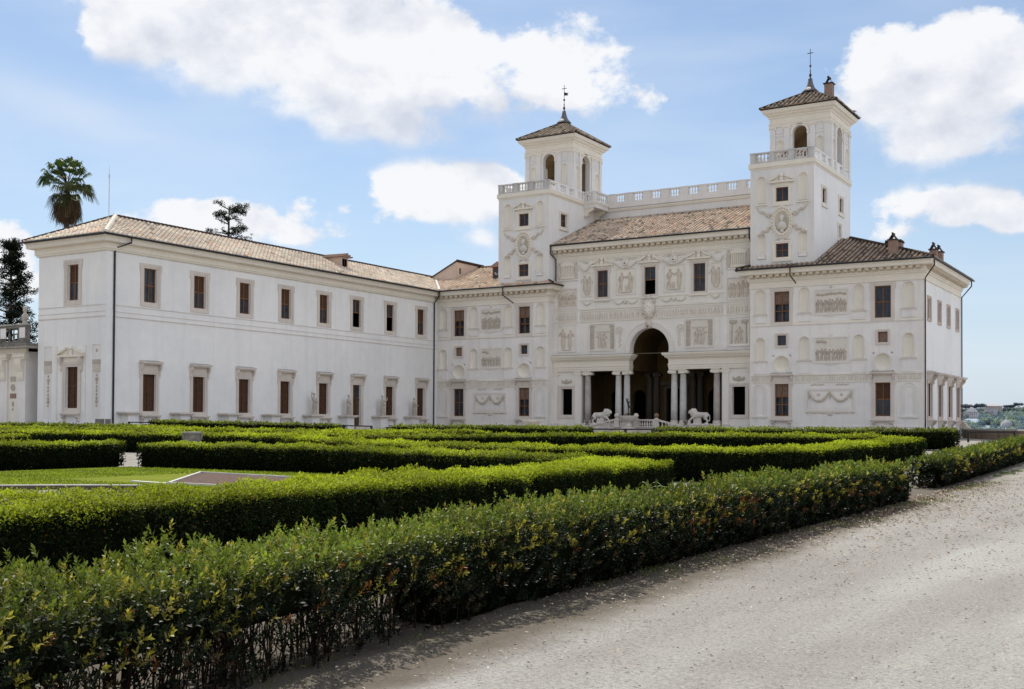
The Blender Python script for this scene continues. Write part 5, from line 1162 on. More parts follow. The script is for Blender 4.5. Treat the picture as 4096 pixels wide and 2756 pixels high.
roof_tiles('roof', wing, [((R0, 0, zw), (0, 1, 0), (-1 / cw, 0, sw_ / cw), yE, 5.2, lambda s: (cw * max(0, (s + 1) / 1.23), cw * min(half, s - yE))),
    ((0, yE, zw), (1, 0, 0), (0, 1 / cw, sw_ / cw), R1, R0, lambda s: (0, cw * min(s - R1, R0 - s))),
    ((R1, 0, zw), (0, 1, 0), (1 / cw, 0, sw_ / cw), yE, 6, lambda s: (0, cw * min(half, s - yE)))], .45, 41, (.70, .585, .46), .05, .44)
mb = MB().mat('roof_under'); xr = (R0 + R1) / 2; zr = zw + half * sw_
for p0, p1, r, mt in (((xr, yE + half - .1, zr + .10), (xr, 5.2, zr + .10), .17, 'roof_under'), ((R1, yE, zw + .08), (xr, yE + half, zr + .10), .16, 'roof_under'), ((R0, yE, zw + .08), (xr, yE + half, zr + .10), .20, 'moulding')):
    rg = MB().mat(mt); ridge(rg, p0, p1, r); rg.build('ridge_tiles', wing)
mb.mat('roof_under'); mb.box(-34.4, -24.28, yE + .03, 3.0, 15.64, 15.70); mb.build('roof_underside', wing)
gutter(wing, [(R0 + .08, -1.0, 15.68), (R0 + .08, yE - .08, 15.68), (R1 - .2, yE - .08, 15.68)])
pipe(wing, [(R0 + .05, -43.0, 15.6), (R0 + .05, -43.0, 15.25), (-25.10, -43.85, 14.75), (-25.10, -43.85, .3)], 'gutter', .075)
pipe(wing, [(R0 + .02, -1.05, 15.6), (R0 + .02, -1.05, 15.2), (-25.10, -.72, 14.5), (-25.10, -.72, .3)], 'gutter', .075)
def zroof(x): return zw + (R0 - x) * sw_
dm = MB().mat('pink_wall'); xf = -26.6; y0, y1 = -14.75, -13.75
dm.at(xf, 0, 0, pi / 2); wall(dm, y0, y1, zroof(xf) - .2, 17.95, [(y0 + .10, y1 - .10, zroof(xf) + .05, 17.78)], .1); dm.at()
for y in (y0, y1): dm.add([(xf, y, zroof(xf) - .2), (xf, y, 17.95), (-29.3, y, 17.95), (-29.3, y, 17.6)], [(0, 1, 2, 3)])
dm.mat('black'); dm.quad((xf - .1, y0, 16.5), (xf - .1, y1, 16.5), (xf - .1, y1, 17.9), (xf - .1, y0, 17.9)); dm.mat('wood_dark'); dm.box(xf - .07, xf - .04, (y0 + y1) / 2 - .03, (y0 + y1) / 2 + .03, zroof(xf) + .05, 17.78)
dm.mat('chimney_brick'); dm.add([(xf + .35, y0 - .25, 17.92), (xf + .35, y1 + .25, 17.92), (xf + .35, (y0 + y1) / 2, 18.22), (-29.3, y0 - .25, 17.98), (-29.3, y1 + .25, 17.98), (-29.3, (y0 + y1) / 2, 18.30)], [(0, 1, 2), (0, 2, 5, 3), (2, 1, 4, 5), (0, 3, 4, 1)])
for i in range(5): yy = y0 - .2 + i * .35; zz = 17.98 + .27 * (1 - abs(i - 2) / 2); dm.tube([(xf + .40, yy, zz), (-29.2, yy, zz + .06)], .09, 6)
dm.build('dormer', wing)
rd = MB().mat('steel'); rd.tube([(-29.4, -41.0, 18.0), (-29.4, -41.0, 21.6)], .030, 6); rd.tube([(-29.4, -41.0, 21.3), (-29.4, -41.0, 21.6)], .055, 6); rd.tube([(-29.4, -41.0, 21.6), (-29.4, -41.0, 22.4)], [.018, .008], 5); rd.build('lightning_rod', wing)

# ------------------------------------------------------------------ far left: garden pavilion and the dark link wall
pav = empty('garden_pavilion', (-41, -42, .5), 'pale classical garden structure with pilasters and a grey weathered balustrade, cut by the left edge', 'building')
mb = MB().mat('facade'); mb.at(0, -44.5)
mb.box(-60, -34.95, 0, 5, .0, 6.9)
mb.mat('niche'); mb.box(-37.35, -36.12, -.02, -.001, .6, 6.3); mb.mat('moulding'); mb.box(-37.30, -36.17, -.05, -.021, 5.55, 6.10)
mb.mat('relief_grey'); mb.box(-37.05, -36.4, -.06, -.021, 4.45, 4.85); archivolt(mb, -36.72, 3.95, .17, .28, -.07, -.021, 14, 0, 2 * pi); mb.ell((-36.72, -.03, 3.95), (.17, .04, .17), 8, 5)
mb.mat('chimney_brick'); mb.box(-37.10, -36.32, -.06, -.021, 3.05, 3.45); mb.mat('relief_grey'); mb.ell((-36.72, -.03, 2.6), (.14, .08, .24), 7, 5); mb.ell((-36.74, -.03, 2.15), (.10, .07, .12), 7, 5)
mb.mat('moulding'); mb.box(-60, -34.8, -.25, -.001, 6.7, 7.15); mb.build('wall', pav)
for x in (-37.95, -35.50, -42.5, -45.5):
    p = MB().mat('facade'); p.at(0, -44.5); p.box(x - .56, x + .56, -.16, -.001, .3, 6.3); p.mat('moulding'); p.box(x - .80, x + .80, -.46, -.001, 6.42, 6.72); p.box(x - .70, x + .70, -.36, -.001, 6.25, 6.42)
    console(p, x, .80, 4.55, 6.25, .40, -.16); p.build('pilaster', pav)
mb = MB().mat('ledge'); mb.at(0, -44.5); mb.box(-60, -33.75, -.95, 5.2, 7.15, 7.35); mb.mat('grey_stone'); mb.box(-60, -33.65, -1.05, 5.3, 7.35, 7.52); mb.build('cornice', pav)
mb = MB(); balustrade(mb, (-38.0 - 3.6 * 3, -44.75), (-34.55, -44.75), 7.52, 9.05, 4, 4, 1.0, .34, 'grey_stone'); mb.at(0, -44.5); mb.mat('facade')
for i in range(4): x = -38.05 + .5 - i * 3.46; mb.box(x - .38, x + .38, -.46, -.452, 8.0, 8.85)
mb.box(-35.4, -34.65, -.46, -.452, 8.0, 8.85)
mb.mat('ledge'); mb.box(-52, -34.4, -.52, .02, 9.05, 9.17); mb.build('balustrade', pav)
st = empty('stone_bust', (-35.6, -44.2, 9.15), 'grey stone bust standing on the pavilion balustrade before dark trees', 'statue')
b = MB(); b.at(-35.6, -44.3, 9.15); b.tube([(0, 0, 0), (0, 0, .3)], [.28, .18], 10); b.ell((0, 0, .62), (.36, .24, .36), 10, 8); b.tube([(0, 0, .9), (0, 0, 1.1)], [.13, .12], 8); b.ell((0, 0, 1.32), (.18, .2, .25), 10, 8)
remeshed('bust', b, 'statue_stone', .035, 1, st)
lk = empty('link_wall', (-34.2, -41.9, 0), 'dark water-stained wall with a rounded tan coping between pavilion and wing', 'wall')
mb = MB().mat('dark_wall'); mb.box(-38, -33.5, -42, -41, .0, 6.45); mb.build('wall', lk)
mb = MB().mat('wing'); mb.box(-38, -33.5, -42.08, -40.9, 6.45, 6.66); mb.mat('bel_inner'); mb.smooth = True; mb.tube([(-37.9, -41.2, 6.66), (-33.51, -41.2, 6.66)], .95, 16); mb.build('coping', lk)
# ------------------------------------------------------------------ ground
def ground_sheet():
    xs = np.unique(np.concatenate([np.linspace(-2500, -120, 14), np.linspace(-120, 36, 79), np.linspace(36, 56, 81), np.linspace(56, 120, 17), np.linspace(120, 2500, 14)]))
    ys = np.unique(np.concatenate([np.linspace(-2500, -160, 12), np.linspace(-160, -106, 20), np.linspace(-106, -70, 145), np.linspace(-70, 34, 60), np.linspace(34, 200, 12)]))
    X, Y = np.meshgrid(xs, ys); Z = g(X, Y)
    near = (X > 36) & (X < 56) & (Y > -106) & (Y < -70)
    Z = Z + near * (.016 * np.sin(X * 2.1 + Y * .35) * np.sin(Y * .9 + X * .6) + .010 * np.sin(X * 5.1 - Y * 1.2) + .007 * np.random.randn(*X.shape))
    Z = Z - 42 * S3((Y - 30) / 120)
    nx, ny = len(xs), len(ys); V = np.stack([X, Y, Z], -1).reshape(-1, 3)
    i = np.arange(nx * ny).reshape(ny, nx)
    F = np.stack([i[:-1, :-1], i[:-1, 1:], i[1:, 1:], i[1:, :-1]], -1).reshape(-1, 4)
    m, t, b = nt('gravel'); P = posmap(t)
    big = ramp(t, noise(t, P, .35, 5, .6), [(.3, (.30, .288, .268)), (.7, (.355, .343, .32))]).outputs[0]
    S = posmap(t, .9, .10, 1)   # faint wheel tracks along the path
    tr = ramp(t, noise(t, S, 1.1, 4, .5), [(.40, (.84, .82, .79)), (.62, (1.10, 1.10, 1.10))]).outputs[0]
    c = mixc(t, .8, big, tr, 'MULTIPLY')
    f = ramp(t, noise(t, P, 34, 4, .75), [(.30, (.50, .49, .48)), (.50, (1, 1, 1)), (.72, (1.25, 1.24, 1.22))]).outputs[0]
    c = mixc(t, .9, c, f, 'MULTIPLY')
    v = N(t, 'ShaderNodeTexVoronoi'); v.inputs['Scale'].default_value = 26; L(t, P, v.inputs['Vector'])
    sp = ramp(t, v.outputs['Distance'], [(.0, (.55, .53, .50)), (.16, (1, 1, 1))]).outputs[0]
    c = mixc(t, .55, c, sp, 'MULTIPLY')
    f3 = ramp(t, noise(t, P, 110, 3, .8), [(.34, (.60,) * 3), (.52, (1,) * 3), (.70, (1.2,) * 3)]).outputs[0]; c = mixc(t, .8, c, f3, 'MULTIPLY')
    # earth and litter beside the hedge, a strip deepening its shadow, brown patches
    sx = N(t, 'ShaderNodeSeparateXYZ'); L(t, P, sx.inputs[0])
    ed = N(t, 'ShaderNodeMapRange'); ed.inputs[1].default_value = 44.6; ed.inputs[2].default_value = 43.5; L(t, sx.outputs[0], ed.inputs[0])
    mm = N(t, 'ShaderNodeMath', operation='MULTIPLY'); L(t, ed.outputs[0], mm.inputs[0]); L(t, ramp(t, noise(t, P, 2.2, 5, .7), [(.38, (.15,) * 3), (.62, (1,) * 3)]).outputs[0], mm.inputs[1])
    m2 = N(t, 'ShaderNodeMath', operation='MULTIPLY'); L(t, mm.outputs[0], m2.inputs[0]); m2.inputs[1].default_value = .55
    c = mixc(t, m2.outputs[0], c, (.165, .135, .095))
    e2 = N(t, 'ShaderNodeMapRange', interpolation_type='SMOOTHSTEP'); e2.inputs[1].default_value = 44.45; e2.inputs[2].default_value = 43.95; xo = N(t, 'ShaderNodeMath', operation='ADD'); yo = N(t, 'ShaderNodeMath', operation='MULTIPLY_ADD'); L(t, sx.outputs[1], yo.inputs[0]); yo.inputs[1].default_value = .05; yo.inputs[2].default_value = 4.5; yx = N(t, 'ShaderNodeMath', operation='ADD'); L(t, yo.outputs[0], yx.inputs[0]); L(t, sx.outputs[0], yx.inputs[1]); L(t, yx.outputs[0], xo.inputs[0]); nn_ = N(t, 'ShaderNodeMath', operation='MULTIPLY'); L(t, noise(t, P, 3.0, 5, .7), nn_.inputs[0]); nn_.inputs[1].default_value = .5; L(t, nn_.outputs[0], xo.inputs[1]); L(t, xo.outputs[0], e2.inputs[0]); e3 = N(t, 'ShaderNodeMapRange'); e3.inputs[1].default_value = 41.0; e3.inputs[2].default_value = 42.2; L(t, sx.outputs[0], e3.inputs[0]); e4 = N(t, 'ShaderNodeMath', operation='MULTIPLY'); L(t, e2.outputs[0], e4.inputs[0]); L(t, e3.outputs[0], e4.inputs[1]); e5 = N(t, 'ShaderNodeMath', operation='MULTIPLY'); L(t, e4.outputs[0], e5.inputs[0]); e5.inputs[1].default_value = .85; c = mixc(t, e5.outputs[0], c, (.10, .083, .062))  # dark soil strip, partly painting the hedge shadow into the ground colour
    pt = ramp(t, noise(t, posmap(t, .55, .30, 1), .8, 4, .6), [(.63, (0,) * 3), (.78, (.35,) * 3)]).outputs[0]
    c = mixc(t, pt, c, (.165, .145, .12))
    L(t, c, b.inputs['Base Color']); b.inputs['Roughness'].default_value = .95; b.inputs['Specular IOR Level'].default_value = .1
    bp = N(t, 'ShaderNodeBump'); bp.inputs['Strength'].default_value = .8; bp.inputs['Distance'].default_value = .02; L(t, noise(t, P, 30, 6, .7), bp.inputs['Height']); L(t, bp.outputs[0], b.inputs['Normal'])
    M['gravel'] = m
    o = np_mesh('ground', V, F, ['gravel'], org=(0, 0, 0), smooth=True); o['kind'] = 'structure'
ground_sheet()
# lawn, kerb and flower bed inside the near compartment
def flat_poly(name, poly, dz, mat, sub=1.5):
    mb = MB().mat(mat); n = len(poly)
    import mathutils
    tri = mathutils.geometry.tessellate_polygon([[Vector((x, y, 0)) for x, y in poly]])
    mb.add([(x, y, gz(x, y) + dz) for x, y in poly], [tuple(q) for q in tri]); return mb.build(name, None, (0, 0, 0))
m, t, b = nt('lawn'); P = posmap(t)
c = ramp(t, noise(t, P, .9, 5, .6), [(.3, (.115, .150, .010)), (.7, (.175, .195, .016))]).outputs[0]
c = mixc(t, .7, c, ramp(t, noise(t, P, 16, 5, .8), [(.3, (.45,) * 3), (.7, (1.4,) * 3)]).outputs[0], 'MULTIPLY')
L(t, c, b.inputs['Base Color']); b.inputs['Roughness'].default_value = .9; b.inputs['Specular IOR Level'].default_value = .05; M['lawn'] = m
lawn_poly = [(16.2, -96), (22.6, -88.2), (25.0, -85.9), (26.4, -85.0), (28.0, -86.6), (34.0, -86.0), (38.2, -83.2), (36.6, -80.9), (30.5, -79.0), (24.8, -76.9), (16.0, -76.9)]
o = flat_poly('lawn', lawn_poly, .075, 'lawn'); o['kind'] = 'structure'
k = empty('lawn_kerb', (24.5, -86.3, -.6), 'low pale stone kerb with a dark face along the front edge of the lawn', 'kerb')
mb = MB()
for (a, b2) in zip([(16.2, -96), (22.6, -88.2), (25.0, -85.9)], [(22.6, -88.2), (25.0, -85.9), (26.4, -85.0)]):
    d = Vector(b2) - Vector(a); mb.at(a[0], a[1], gz(*a), math.atan2(d.y, d.x)); mb.mat('kerb_face'); mb.box(0, d.length, -.12, -.001, -.1, .10); mb.mat('white_kerb'); mb.box(0, d.length, -.13, .02, .10, .125)
mb.build('kerb_stone', k)
bedp = [(21.9, -78.9), (28.8, -80.1), (28.9, -84.0), (26.1, -83.9)]
bd = empty('flower_bed', (26.3, -81.8, -.6), 'bare brown soil bed framed by a white kerb in the lawn', 'flower bed')
mb = MB().mat('soil'); mb.add([(x, y, gz(x, y) + .095) for x, y in bedp], [(3, 2, 1, 0)]); mb.build('soil', bd)
mb = MB().mat('white_kerb')
for a, b2 in zip(bedp, bedp[1:] + bedp[:1]):
    d = Vector(b2) - Vector(a); mb.at(a[0], a[1], gz(*a), math.atan2(d.y, d.x)); mb.box(-.05, d.length + .05, -.04, .04, .02, .135)
d = Vector((26.1, -83.9)) - Vector((24.4, -83.6)); mb.at(24.4, -83.6, gz(24.4, -83.6), math.atan2(d.y, d.x)); mb.box(0, d.length, -.08, .08, .02, .11); mb.build('kerb', bd)

# ------------------------------------------------------------------ hedges
CAM = np.array((48.6, -104.0, 1.0))
def resample(poly, step=.25):
    P = np.array(poly, float); out = []
    for a, b_ in zip(P, P[1:]):
        n = max(1, int(np.linalg.norm(b_ - a) / step)); out += [a + (b_ - a) * i / n for i in range(n)]
    out.append(P[-1]); Q = np.array(out)
    for _ in range(4): Q[1:-1] = .25 * Q[:-2] + .5 * Q[1:-1] + .25 * Q[2:]
    T = np.gradient(Q, axis=0); T /= np.linalg.norm(T, axis=1)[:, None]
    S = np.concatenate([[0], np.cumsum(np.linalg.norm(np.diff(Q, axis=0), axis=1))]); return Q, T, S
def interp(Q, T, S, s):
    q = np.stack([np.interp(s, S, Q[:, k]) for k in (0, 1)], 1); t = np.stack([np.interp(s, S, T[:, k]) for k in (0, 1)], 1)
    return q, t / np.linalg.norm(t, axis=1)[:, None]
def leaf_quads(P, axis, nrm, Ln, Wd, fold=.18):
    """one folded leaf per point"""
    side = np.cross(axis, nrm); side /= np.linalg.norm(side, axis=1)[:, None] + 1e-9; up = np.cross(side, axis)
    Ln = Ln[:, None]; Wd = Wd[:, None]; mid = P + axis * Ln * .5
    a = P; b_ = mid + side * Wd * .5 + up * Wd * fold; c = P + axis * Ln - up * Ln * .10; d = mid - side * Wd * .5 + up * Wd * fold
    V = np.stack([a, b_, c, d], 1).reshape(-1, 3); return V
def rnd_unit(n):
    v = np.random.randn(n, 3); return v / np.linalg.norm(v, axis=1)[:, None]
def hedge_surface(poly, width, h, n, inward=.10, ends=True, taper=.10):
    """random points on top, sides and ends; returns position, outward normal, height fraction, kind(0 top,1 right,2 left)"""
    Q, T, S = resample(poly); Ltot = S[-1]; w2 = width / 2
    A = np.array([width, h, h]) * Ltot; A = np.append(A, [width * h, width * h] if ends else [0, 0]); kind = np.random.choice(5, n, p=A / A.sum())
    s = np.random.rand(n) * Ltot; s = np.where(kind == 3, 0, np.where(kind == 4, Ltot, s))
    q, t = interp(Q, T, S, s); r = np.stack([t[:, 1], -t[:, 0]], 1)     # right-hand side
    u = np.random.rand(n) * 2 - 1; v = np.random.rand(n)
    off = np.where(kind == 1, 1.0, np.where(kind == 2, -1.0, u)); z = np.where(kind == 0, 1.0, v)
    # rounded shoulders, bulging sides
    bulge = .90 + .12 * np.sin(np.pi * np.clip(z, 0, 1) ** 1.4) - taper * (1 - z) ** 1.5
    top_drop = np.where(kind == 0, -.05 * np.abs(off) ** 6, 0)
    nz_ = np.where(kind == 0, 1., .18); nr = np.where(kind == 1, 1., np.where(kind == 2, -1., np.where(kind == 0, off * .35, 0)))
    nt_ = np.where(kind == 3, -1., np.where(kind == 4, 1., 0))
    nrm = np.concatenate([r * nr[:, None] + t * nt_[:, None], nz_[:, None]], 1); nrm /= np.linalg.norm(nrm, axis=1)[:, None]
    XY = q + r * (off * w2 * np.where(kind == 0, .98, bulge))[:, None]
    lump = .045 * np.sin(XY[:, 0] * 11 + 3 * np.sin(XY[:, 1] * 5)) * np.sin(XY[:, 1] * 9 + 4 * z) + .030 * np.sin(XY[:, 0] * 2.3 + XY[:, 1] * 1.1) + .028 * np.sin(XY[:, 1] * 3.7 - XY[:, 0] * 1.9 + z * 4) + .02 * np.sin(XY[:, 0] * 7 + XY[:, 1] * 6 + z * 5)
    dep = -np.abs(np.random.randn(n)) * inward
    Z = g(XY[:, 0], XY[:, 1]) + .02 + (h - .02) * z + top_drop
    P = np.stack([XY[:, 0], XY[:, 1], Z], 1) + nrm * (lump + dep + .02)[:, None]
    return P, nrm, z, kind, dep
def core(poly, width, h, z0=.0, inset=.09, top=.10):
    Q, T, S = resample(poly, .5); r = np.stack([T[:, 1], -T[:, 0]], 1); n = len(Q); w = width / 2 - inset; V = []; F = []
    gg = g(Q[:, 0], Q[:, 1])
    for i in range(n):
        j = .03 * sin(i * 2.1)
        for o, z in ((w * .92 + j, z0), (w + j, h * .55), (w * .9 + j, h - top), (-w * .9 + j, h - top), (-w + j, h * .55), (-w * .92 + j, z0)): V.append((Q[i, 0] + r[i, 0] * o, Q[i, 1] + r[i, 1] * o, gg[i] + z))
    for i in range(n - 1):
        for k in range(6): F.append((i * 6 + k, i * 6 + (k + 1) % 6, (i + 1) * 6 + (k + 1) % 6, (i + 1) * 6 + k))
    b = (n - 1) * 6
    for o in (0, b): F += [(o, o + 1, o + 4, o + 5), (o + 1, o + 2, o + 3, o + 4)]
    return np.array(V), np.array(F)
def trim(poly, d):
    P = [Vector(p) for p in poly]; a = P[0] + (P[1] - P[0]).normalized() * d; b_ = P[-1] + (P[-2] - P[-1]).normalized() * d
    return [tuple(a)] + [tuple(p) for p in P[1:-1]] + [tuple(b_)]
def hedge_colors(P, z, kind, dep, fresh, rust=.010):  # shade painted in: sides darker than the top, leaves darker with depth
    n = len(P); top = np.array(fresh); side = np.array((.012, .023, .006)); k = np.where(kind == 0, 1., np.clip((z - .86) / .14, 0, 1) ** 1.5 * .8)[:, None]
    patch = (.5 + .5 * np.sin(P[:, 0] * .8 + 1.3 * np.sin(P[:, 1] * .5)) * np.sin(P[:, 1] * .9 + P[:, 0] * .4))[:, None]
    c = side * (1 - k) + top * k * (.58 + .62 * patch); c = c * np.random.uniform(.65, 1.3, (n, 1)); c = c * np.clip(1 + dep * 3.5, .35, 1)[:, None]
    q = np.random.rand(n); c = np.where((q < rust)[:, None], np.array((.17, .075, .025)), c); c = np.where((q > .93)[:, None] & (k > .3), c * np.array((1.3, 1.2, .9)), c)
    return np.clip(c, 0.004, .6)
def hedge(label, poly, width, h, fresh=(.22, .26, .035), dens=1., group='clipped hedges of the parterre'):
    Q, T, S = resample(poly); mid = Q[len(Q) // 2]; org = (float(mid[0]), float(mid[1]), gz(*mid))
    # leaf size and density follow the distance at which the hedge is seen
    V = []; C = []
    nseg = max(1, int(S[-1] / 8)); cuts = np.linspace(0, S[-1], nseg + 1)
    for a, b_ in zip(cuts, cuts[1:]):
        ss = np.linspace(a, b_, max(2, int((b_ - a) / 1.0) + 1)); sub, _ = interp(Q, T, S, ss); d = np.linalg.norm(sub.mean(0) - CAM[:2])
        Ls = float(np.clip(.0021 * d, .035, .15)); area = (width + 2 * h) * (b_ - a); n = int(area * 2.9 / (Ls * Ls * .5) * dens)
        P, nrm, z, kind, dep = hedge_surface(sub, width, h, n, .06 + Ls * .35)
        ck = .5 + .5 * np.sin(P[:, 0] * 6.1 + 2 * np.sin(P[:, 1] * 3.3)) * np.sin(P[:, 1] * 7.3 + P[:, 2] * 9); ok = np.random.rand(n) < np.where(kind == 0, .72 + .28 * ck, .35 + .65 * ck); P, nrm, z, kind, dep = P[ok], nrm[ok], z[ok], kind[ok], dep[ok]; n = len(P)
        # gaps low in the sides
        keep = np.random.rand(n) < np.where((kind > 0) & (z < .22), .55 + .45 * np.sin(P[:, 0] * 1.7 + P[:, 1] * 2.3) ** 2, 1.)
        P, nrm, z, kind, dep = P[keep], nrm[keep], z[keep], kind[keep], dep[keep]; n = len(P)
        tp = (kind == 0)[:, None]; ax = nrm * np.where(tp, .15, .55) + rnd_unit(n) * .9 + np.array((0, 0, .2)); ax /= np.linalg.norm(ax, axis=1)[:, None]
        nn = nrm * np.where(tp, 2.6, 1.) + rnd_unit(n) * .8
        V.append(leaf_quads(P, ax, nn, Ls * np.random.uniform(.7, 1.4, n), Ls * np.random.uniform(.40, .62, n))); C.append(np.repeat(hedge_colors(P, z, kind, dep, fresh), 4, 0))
    V = np.concatenate(V); C = np.concatenate(C); nl = len(V) // 4; F = np.arange(nl * 4).reshape(-1, 4)
    cv, cf = core(trim(poly, .16), width, h, .04); F = np.concatenate([F, cf + len(V)]); mi = np.concatenate([np.zeros(nl, int), np.ones(len(cf), int)])
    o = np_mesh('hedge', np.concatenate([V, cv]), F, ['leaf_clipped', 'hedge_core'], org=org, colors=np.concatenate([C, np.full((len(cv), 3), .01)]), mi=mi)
    return tag(o, label, 'hedge', group)
fr = (.33, .39, .026); fr2 = (.27, .32, .026); fr3 = (.18, .22, .033)
hedge('long straight bright topped hedge just behind the foremost path hedge', [(39.9, -105), (39.75, -95), (39.35, -88), (38.75, -83.0)], 1.35, .93, fr)
hedge('dark faced hedge behind the flower bed, right of the narrow lawn gap', [(16.45, -76.2), (20, -75.7), (24.5, -75.9), (29, -77.6), (35.6, -80.0)], 1.3, .88, fr2)
hedge('hedge along the lawn left of the narrow gap, stems showing low down', [(15.0, -104), (15.0, -92), (14.8, -76.35)], 1.2, .93, fr2)
hedge('L shaped hedge behind the lawn hedge, turning back at its right end', [(15.5, -67.6), (19.5, -69.6), (25, -72.6), (31, -73.7), (36.8, -73.4), (38.3, -72.2), (38.8, -68), (39.0, -61.2)], 1.35, .93, fr)
hedge('long dark faced hedge before the loggia, second row from the palace', [(16.5, -65.8), (20.5, -64.6), (24.5, -61.5), (29, -59.6), (37.6, -59.5)], 1.3, .95, fr2)
hedge('farthest hedge before the right palace block, ending by the gravel', [(23.6, -48.6), (30, -48.8), (38.4, -48.6)], 1.3, .95, fr3)
hedge('farthest hedge before the left palace block, left of the loggia railing', [(3.6, -45.2), (9, -45.6), (14, -47.0), (19.6, -49.2)], 1.2, .95, fr3)
hedge('hedge directly below the plain wing windows, left of the wing door railing', [(-17.2, -46.6), (-9, -46.3), (-1.3, -44.6)], 1.2, .88, fr3)
hedge('thin hedge line before the wing, behind the row of the stone altar', [(-8, -56.6), (0, -57), (8, -56.6), (17.5, -56.0)], 1.6, .86, fr)
hedge('bright hedge directly behind the stone altar', [(-9, -64.8), (0, -65.2), (8, -65), (15.2, -66.3)], 1.8, .93, fr)
hedge('hedge at far left in the second row from the lawn, top brightly lit', [(-17, -61.4), (-8, -61), (1, -60.2)], 1.6, .93, fr2)
hedge('farthest hedge at the left, below the pavilion and wing end', [(-30, -54.3), (-18, -54.6), (-6.5, -54.0)], 1.2, .82, fr3)
hedge('hedge at the left edge behind the lawn hedge, ending in a rounded corner', [(1.4, -92), (1.3, -80), (1.0, -70.6)], 2.0, .93, fr)
hedge('short hedge at the left running away behind the rounded corner hedge', [(-7.5, -84), (-7.2, -75), (-6.4, -66.8)], 1.6, .93, fr)
hedge('short slanting hedge in the middle distance before the left palace block', [(11.5, -63.3), (14.6, -61.2), (17.2, -56.9)], 1.3, .95, fr)
